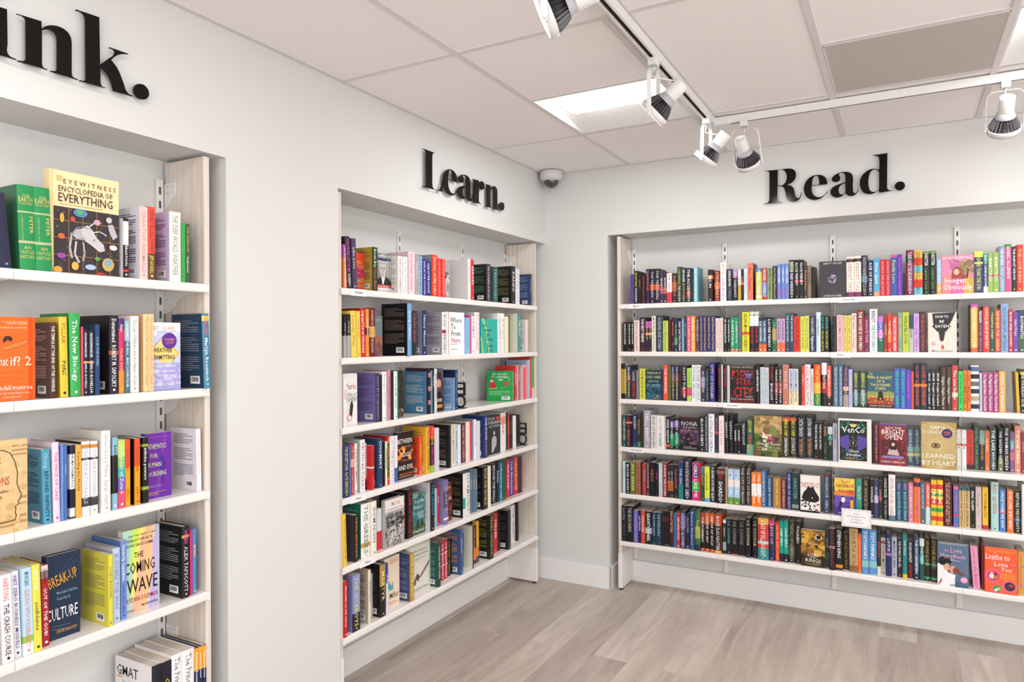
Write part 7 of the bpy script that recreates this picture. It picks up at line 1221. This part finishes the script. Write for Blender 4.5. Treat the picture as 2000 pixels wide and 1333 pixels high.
# ------------------------------------------------------------ ceiling light panels and vent
for i, (x0, x1, y0, y1) in enumerate(FX):
    x0 += .012; x1 -= .012; y0 += .012; y1 -= .012
    t = empty('ceiling_light', ((x0+x1)/2, (y0+y1)/2, H), label=['square recessed ceiling light panel left of the track, near the room corner', 'recessed ceiling light panel at the right edge beyond the vent'][i], cat='ceiling light', group='recessed ceiling lights')
    hx, hy = (x1-x0)/2, (y1-y0)/2
    # lit half: convex diffuser along x in the nearer half; far half is a white sloping reflector
    n = 14; cy, ry, rz_ = -hy*.36, hy*.56, .045
    bm = bmesh.new(); A = []; B = []
    for k in range(n+1):
        a = PI*k/n; yy = cy-ry*math.cos(a); zz = .05-rz_*math.sin(a)
        A.append(bm.verts.new((-hx+.085, yy, zz))); B.append(bm.verts.new((hx-.03, yy, zz)))
    for k in range(n): f = bm.faces.new((A[k], A[k+1], B[k+1], B[k])); f.smooth = True
    bm.faces.new(A); bm.faces.new(B[::-1]); bmesh.ops.recalc_face_normals(bm, faces=bm.faces[:])
    me = bpy.data.meshes.new('m'); bm.to_mesh(me); bm.free(); me.materials.append(M_GLOW); link('diffuser', me, t)
    bs = [(-hx, -hy, .075, hx, hy, .08), (-hx-.01, -hy-.01, .001, -hx, hy+.01, .08), (hx, -hy-.01, .001, hx+.01, hy+.01, .08), (-hx, -hy-.01, .001, hx, -hy, .08), (-hx, hy, .001, hx, hy+.01, .08)]
    link('housing', boxes(bs, [M_LAMPW]), t)
    me = prism([(cy+ry, .05), (hy-.004, .004), (hy, .004), (hy, .072), (cy+ry, .072)], -hx+.002, hx-.002, 'yz', [M_LAMPW]); link('reflector', me, t)
    link('end_cap', tube([(-hx+.08, cy-ry*1.04*math.cos(PI*k/14), .051-.05*math.sin(PI*k/14)) for k in range(15)], .003, [M_LAMPG], 6), t)
vt = empty('air_vent', ((VX[0]+VX[1])/2, (VX[2]+VX[3])/2, H), label='square grey perforated air vent set in the ceiling', cat='air vent')
vx, vy = (VX[1]-VX[0])/2-.004, (VX[3]-VX[2])/2-.004
n = M_VENT.node_tree.nodes; l = M_VENT.node_tree.links
tc = n.new('ShaderNodeTexCoord'); mp = n.new('ShaderNodeMapping'); mp.inputs['Scale'].default_value = (120, 120, 1); mp.inputs['Rotation'].default_value = (0, 0, PI/4)
ck = n.new('ShaderNodeTexVoronoi'); ck.inputs['Scale'].default_value = 1; ck.inputs['Randomness'].default_value = 0; ck.voronoi_dimensions = '2D'
rp = n.new('ShaderNodeValToRGB'); rp.color_ramp.elements[0].position = .30; rp.color_ramp.elements[0].color = (.07, .062, .055, 1); rp.color_ramp.elements[1].position = .36; rp.color_ramp.elements[1].color = (.70, .655, .61, 1)
l.new(tc.outputs['Object'], mp.inputs[0]); l.new(mp.outputs[0], ck.inputs[0]); l.new(ck.outputs['Distance'], rp.inputs[0]); l.new(rp.outputs[0], n['Principled BSDF'].inputs['Base Color'])
link('face_plate', boxes([(-vx, -vy, .001, vx, vy, .003)], [M_VENT]), vt)
link('frame', boxes([(-vx-.004, -vy-.004, 0, -vx+.004, vy+.004, .005), (vx-.004, -vy-.004, 0, vx+.004, vy+.004, .005), (-vx, -vy-.004, 0, vx, -vy+.004, .005), (-vx, vy-.004, 0, vx, vy+.004, .005)], [M_TBAR]), vt)

# ------------------------------------------------------------ track and lamps
TB = 2.703
def track(name, x0, y0, x1, y1, label):
    t = empty(name, ((x0+x1)/2, (y0+y1)/2, TB), label=label, cat='lighting track', group='ceiling lighting tracks')
    L = math.hypot(x1-x0, y1-y0); w_ = .0175; al = x1-x0 > y1-y0; hl = L/2
    bs = [(-w_, -hl, 0, -.008, hl, .0365), (.008, -hl, 0, w_, hl, .0365), (-.008, -hl, .028, .008, hl, .0365), (-.0079, -hl+.001, .0265, .0079, hl-.001, .0278, 1), (-.0079, -hl+.001, .002, -.0074, hl-.001, .0265, 1), (.0074, -hl+.001, .002, .0079, hl-.001, .0265, 1)]
    o = link('rail', boxes(bs, [M_LAMPW, M_SLOT], 0), t)
    if al: o.rotation_euler = (0, 0, -PI/2)
    return t
t1 = track('lighting_track', 1.285, -5.6, 1.285, -.70, 'white ceiling lighting track running from overhead to the corner joint')
link('end_cap', boxes([(-.019, 2.45, -.001, .019, 2.468, .037)], [M_LAMPW], .002), t1)
t2 = track('lighting_track', 1.268, -.668, 4.6, -.668, 'white ceiling lighting track running parallel to the Read wall')
link('joint', boxes([(-1.70, -.022, -.002, -1.56, .022, .037)], [M_LAMPW], .003), t2)
link('set_screw', lathe([(.0001, .0), (.005, 0), (.005, .012), (.0001, .012)], 10, [M_LAMPG]), t2).location = (-1.58, .03, .01)
for sx_ in (-2.6, -.4, 1.2): link('ceiling_clip', boxes([(-.014, sx_, .0366, .014, sx_+.03, .0376)], [M_BLKM]), t1 if sx_ != 1.2 else t2) if False else None

def fins():
    bm = bmesh.new(); n = 22
    for i in range(n):
        a = 2*PI*i/n; c, s = math.cos(a), math.sin(a)
        P = [(.033, .014), (.0585, .014), (.056, .028), (.046, .05), (.036, .066), (.026, .07)]
        vs = [bm.verts.new((r*c, r*s, z)) for r, z in P]; f = bm.faces.new(vs)
        r = bmesh.ops.solidify(bm, geom=[f], thickness=.0026)
    me = bpy.data.meshes.new('m'); bm.to_mesh(me); bm.free(); me.materials.append(M_LAMPG); return me
FIN = fins()
RING = lathe([(.0595, -.010), (.0625, -.010), (.0630, .010), (.0630, .016), (.0595, .016), (.0595, -.010)], 48, [M_LAMPW])
CORE = lathe([(.0001, .004), (.0575, .004), (.0575, .013), (.048, .016), (.040, .034), (.028, .062), (.0001, .064)], 40, [M_LAMPD])
CONE = lathe([(.0375, .062), (.037, .066), (.0295, .088), (.0001, .088)], 36, [M_LAMPG])
SOCK = lathe([(.0001, .086), (.0285, .086), (.0295, .088), (.0295, .150), (.0285, .154), (.0245, .155), (.024, .1535), (.0001, .1535)], 36, [M_LAMPW])
LENS = lathe([(.0001, -.006), (.03, -.0055), (.0575, -.002), (.0575, .003)], 40, [M_LENS])
def lamp(mount, ring, tail, label, yoke_dir=None):
    mount, ring, tail = Vector(mount), Vector(ring), Vector(tail)
    ax = (tail-ring).normalized()
    t = link('track_lamp', None, label=label, cat='track light', group='adjustable track lamps'); t.location = mount
    piv = ring+ax*.004
    side = ax.cross(Vector((0, 0, 1))).normalized()
    q = Matrix((side, ax.cross(side).normalized(), ax)).transposed()
    if q.determinant() < 0: q = Matrix((-side, ax.cross(side).normalized(), ax)).transposed()
    R4 = q.to_4x4(); R4.translation = ring-mount
    def part(n, me, par=t):
        o = link(n, me, par); o.matrix_local = R4; return o
    part('bezel_ring', RING); b = part('lamp_bulb', CORE); 
    f = link('heat_sink', FIN, t); f.matrix_local = R4
    part('cone', CONE); part('socket', SOCK); part('lens', LENS)
    # adapter under the rail
    link('adapter', boxes([(-.017, -.024, -.026, .017, .024, .003)], [M_LAMPW], .003), t)
    link('stem', lathe([(.0001, -.034), (.008, -.034), (.009, -.026), (.0001, -.026)], 14, [M_LAMPG]), t)
    # U-shaped yoke: flat band from the stem, over the shoulders, down both sides to the pivots
    c = Vector((0, 0, -.034)); p0 = piv-mount
    down = (p0-c).normalized(); L = (p0-c).length; wd_ = .0675; pts = []
    side2 = (side-down*side.dot(down)).normalized()
    for s in (-1, 1):
        seq = [c+side2*s*k*wd_ for k in (0, .3, .55)]
        for a in range(1, 7):
            th = a/6*PI/2; seq.append(c+side2*s*(wd_*.55+wd_*.45*math.sin(th))+down*(.032*(1-math.cos(th))))
        seq += [c+side2*s*wd_+down*(L*.5), c+side2*s*wd_+down*(L+.012)]
        pts = [x for x in reversed(seq)]+pts if s == -1 else pts+seq[1:]
    strip_w = down.cross(side2).normalized()
    bm = bmesh.new(); rows = []
    for i, p in enumerate(pts):
        tg = (pts[min(i+1, len(pts)-1)]-pts[max(0, i-1)]).normalized(); nn = tg.cross(strip_w).normalized()
        hw_ = .0085
        rows.append([bm.verts.new(p+strip_w*x*hw_+nn*y*.0009) for x, y in ((-1, -1), (1, -1), (1, 1), (-1, 1))])
    for a, b2 in zip(rows, rows[1:]):
        for k in range(4): bm.faces.new((a[k], a[(k+1) % 4], b2[(k+1) % 4], b2[k]))
    bm.faces.new(rows[0]); bm.faces.new(rows[-1]); bmesh.ops.recalc_face_normals(bm, faces=bm.faces[:])
    me = bpy.data.meshes.new('m'); bm.to_mesh(me); bm.free(); me.materials.append(M_LAMPW); y = link('yoke', me, t)
    for s in (-1, 1):
        k = link('pivot_knob', lathe([(.0001, 0), (.0085, 0), (.0085, .003), (.003, .005), (.0001, .005)], 16, [M_LAMPW]), y)
        zq = (side2*s).to_track_quat('Z', 'Y'); k.location = p0+side2*s*(wd_+.0005); k.rotation_euler = zq.to_euler()
    e = tail-mount+ax*.0; mid = (c+e)/2+Vector((0, 0, -.012))-strip_w*.012
    cb = [c+Vector((0, 0, -.001)), c+Vector((0, 0, -.03))+strip_w*.004, mid, e-ax*.02+Vector((0, 0, .034)), e-ax*.045+Vector((0, 0, .028))]
    # smooth the flex
    P = []
    for i in range(len(cb)-1):
        a0, a1, a2, a3 = cb[max(0, i-1)], cb[i], cb[i+1], cb[min(len(cb)-1, i+2)]
        for k in range(5):
            u = k/5; P.append(.5*((2*a1)+(a2-a0)*u+(2*a0-5*a1+4*a2-a3)*u*u+(3*a1-a0-3*a2+a3)*u**3))
    P.append(cb[-1]); link('cable', tube(P, .0034, [M_LAMPW], 8), t)
    # its light
    sp = bpy.data.lights.new('track_lamp_beam', 'SPOT'); sp.energy = SPOT_W; sp.spot_size = math.radians(95); sp.spot_blend = 1; sp.shadow_soft_size = .05; sp.color = (1, .91, .81)
    so = bpy.data.objects.new('track_lamp_beam', sp); COL.objects.link(so); so.location = ring-ax*.03; so.rotation_euler = (ax).to_track_quat('Z', 'Y').to_euler()
    return t
lamp((1.285, -2.62, TB), (1.262, -2.55, 2.513), (1.366, -2.51, 2.562), 'nearest white track lamp, cropped by the top edge above the light panel')
lamp((1.285, -1.646, TB), (1.268, -1.606, 2.507), (1.374, -1.60, 2.598), 'white track lamp hanging in front of the bright ceiling light panel')
lamp((1.285, -.80, TB), (1.274, -.785, 2.508), (1.357, -.79, 2.602), 'white track lamp at the corner end of the overhead track')
lamp((1.439, -.668, TB), (1.449, -.60, 2.508), (1.428, -.700, 2.598), 'first white track lamp on the track along the Read wall')
lamp((2.512, -.668, TB), (2.513, -.60, 2.518), (2.514, -.690, 2.612), 'white track lamp at the right edge in front of the Read wall')
# lamps of the same track beyond the frame
for (p, d) in (((1.27, -3.5, 2.5), (1, 0, .8)), ((1.27, -4.4, 2.5), (1, 0, .8)), ((3.4, -.6, 2.51), (0, -1, .85)), ((1.95, -.6, 2.51), (0, -1, .85)) ):
    if p[0] == 1.95: continue
    sp = bpy.data.lights.new('track_lamp_beam', 'SPOT'); sp.energy = SPOT_W; sp.spot_size = math.radians(95); sp.spot_blend = 1; sp.shadow_soft_size = .05; sp.color = (1, .91, .81)
    so = bpy.data.objects.new('track_lamp_beam', sp); COL.objects.link(so); so.location = p; so.rotation_euler = Vector(d).to_track_quat('Z', 'Y').to_euler()

# ------------------------------------------------------------ shelf labels and the prize card
def tag(wall, u0, u1, z, text, label):
    t = empty('shelf_label', (0, 0, 0), 0 if wall == 'R' else PI/2, label=label, cat='shelf label', group='printed category labels on shelf edges')
    h = .031; z0 = z-.0315
    link('holder', boxes([(u0, -.0016, z0, u1, -.0004, z0+h)], [M_CARD], .0003), t)
    b = Bag(); co, fs, tw = text_arr(text, .02); s = min(.0085, (u1-u0)*.8/tw); um = (u0+u1)/2
    b.add([(um-tw*s/2+p[0]*s, -.0019, z0+h*.40+p[1]*s) for p in co], fs, acol('333'))
    link('lettering', b.mesh(M_INK), t)
tag('L', -1.936, -1.832, 1.849, 'Biography', 'white shelf label reading Biography on the top shelf edge under Learn')
tag('L', -1.946, -1.843, .931, 'Politics', 'white shelf label reading Politics on a shelf edge under Learn')
tag('L', -1.887, -1.781, .631, 'History', 'white shelf label reading History on a shelf edge under Learn')
tag('R', .593, .694, 1.849, 'Mystery', 'white shelf label reading Mystery on the top shelf edge under Read')
tag('R', 1.815, 1.917, 1.849, 'Fiction A-B', 'white shelf label reading Fiction A-B on the top shelf edge under Read')
tag('R', 1.771, 1.873, 1.544, 'Fiction', 'white shelf label reading Fiction on the second shelf edge under Read')
tag('R', 1.184, 1.285, 1.239, 'True Crime', 'white shelf label reading True Crime on the third shelf edge under Read')
tag('R', .584, .685, .931, 'Sci-Fi + Fantasy', 'white shelf label reading Sci-Fi + Fantasy on the fourth shelf edge')
t = empty('prize_card', (1.897, -.004, .631), label='white bordered card about a prize propped on the fifth shelf edge under Read', cat='sign card')
cardm = boxes([(-.073, -.0012, -.052, .073, 0, .048)], [M_CARD]); c_ = link('card', cardm, t)
b = Bag()
for a in (.004, .008):
    wq = .0008 if a == .004 else .0005
    x0, x1, z0, z1 = -.073+a, .073-a, -.052+a, .048-a
    for r in ((x0, z0, x1, z0+wq), (x0, z1-wq, x1, z1), (x0, z0, x0+wq, z1), (x1-wq, z0, x1, z1)):
        b.add([(r[0], -.0015, r[1]), (r[2], -.0015, r[1]), (r[2], -.0015, r[3]), (r[0], -.0015, r[3])], [(0, 1, 2, 3)], acol('778'))
for cx in (-1, 1):
    for cz in (-1, 1):
        bx, bz = cx*.058, (-.002)+cz*.036
        for k in range(5):
            a = k*.9; b.add([(bx+.004*math.cos(a)*cx+.0012*math.cos(j), -.0015, bz+.004*math.sin(a)*cz+.0012*math.sin(j)) for j in (0, 1.5, 3, 4.5)], [(0, 1, 2, 3)], acol('667'))
for s_, z_, hh in (('Trust', .018, .0085), ('2023 Pulitzer Prize', .003, .0085), ('for Fiction', -.013, .0085), ('WINNER 2023', -.029, .0075)):
    co, fs, tw = text_arr(s_, .0); sc = hh
    b.add([(-tw*sc/2+p[0]*sc, -.0015, z_+p[1]*sc) for p in co], fs, acol('556'))
link('lettering', b.mesh(M_INK), t)

# ------------------------------------------------------------ bookends: sheet metal letters, a B lying on its back above an O
def ring_bm(bm, outer, inner, y0, y1):
    n = len(outer); V = [[bm.verts.new((p[0], y, p[1])) for p in P] for P in (outer, inner) for y in (y0, y1)]
    oa, ob, ia, ib = V
    for i in range(n):
        j = (i+1) % n
        bm.faces.new((oa[i], oa[j], ia[j], ia[i])); bm.faces.new((ob[i], ib[i], ib[j], ob[j])); bm.faces.new((oa[i], ob[i], ob[j], oa[j])); bm.faces.new((ia[i], ia[j], ib[j], ib[i]))
def round_rect(cx, cz, hx, hz, r, n=6):
    P = []
    for (sx, sz, a0) in ((1, 1, 0), (-1, 1, 90), (-1, -1, 180), (1, -1, 270)):
        for k in range(n+1):
            a = math.radians(a0+90*k/n); P.append((cx+sx*(hx-r)+r*math.cos(a), cz+sz*(hz-r)+r*math.sin(a)))
    return P
def bookend(x_wall, y, z, label, rot=0):
    t = empty('bookend', (x_wall, y, z), rot, label=label, cat='bookend', group='black letter bookends')
    bm = bmesh.new(); d = .055; tk = .011
    # O at the foot
    ring_bm(bm, round_rect(0, .042, .034, .041, .033), round_rect(0, .042, .022, .029, .021), -.006, .006)
    # B turned on its back: two bowls on the left, its stem upright on the right
    ring_bm(bm, round_rect(-.002, .104, .034, .023, .016), round_rect(-.002, .104, .022, .012, .009), -.006, .006)
    ring_bm(bm, round_rect(-.002, .141, .034, .023, .016), round_rect(-.002, .141, .022, .012, .009), -.006, .006)
    bmesh.ops.create_cube(bm, size=1, matrix=Matrix.Translation((.027, 0, .122)) @ Matrix.Diagonal((.012, .012, .085, 1)))
    bmesh.ops.recalc_face_normals(bm, faces=bm.faces[:])
    me = bpy.data.meshes.new('m'); bm.to_mesh(me); bm.free(); me.materials.append(M_BLKM); link('letters', me, t).scale = (.9, 1, .88)
    link('foot_plate', boxes([(-.075, -.03, .0002, .03, .03, .0018)], [M_BLKM]), t)
    return t
bookend(-.05, -.985, 1.239, 'black metal letter bookend holding the row on the third shelf under Learn', .25)
bookend(-.07, -.215, .931, 'black metal letter bookend at the far end of the fourth shelf under Learn', .25)
# plain rounded bookend behind the green books in the nearest bay
t = empty('bookend', (-.06, -2.80, 1.817), label='plain black bookend behind the green Seahorses book, top shelf', cat='bookend')
link('plate', prism([(.0, 0), (.09, 0), (.09, .10)]+[(.045+.045*math.cos(a*PI/10), .10+.02*math.sin(a*PI/10)) for a in range(1, 10)]+[(0, .10)], 0, .0016, 'xz', [M_BLKM]), t).rotation_euler = (0, 0, PI/2)
link('base_plate', boxes([(-.09, -.09, .0001, 0, 0, .0012)], [M_BLKM]), t)
# thin purple board book lying flat under the picture books
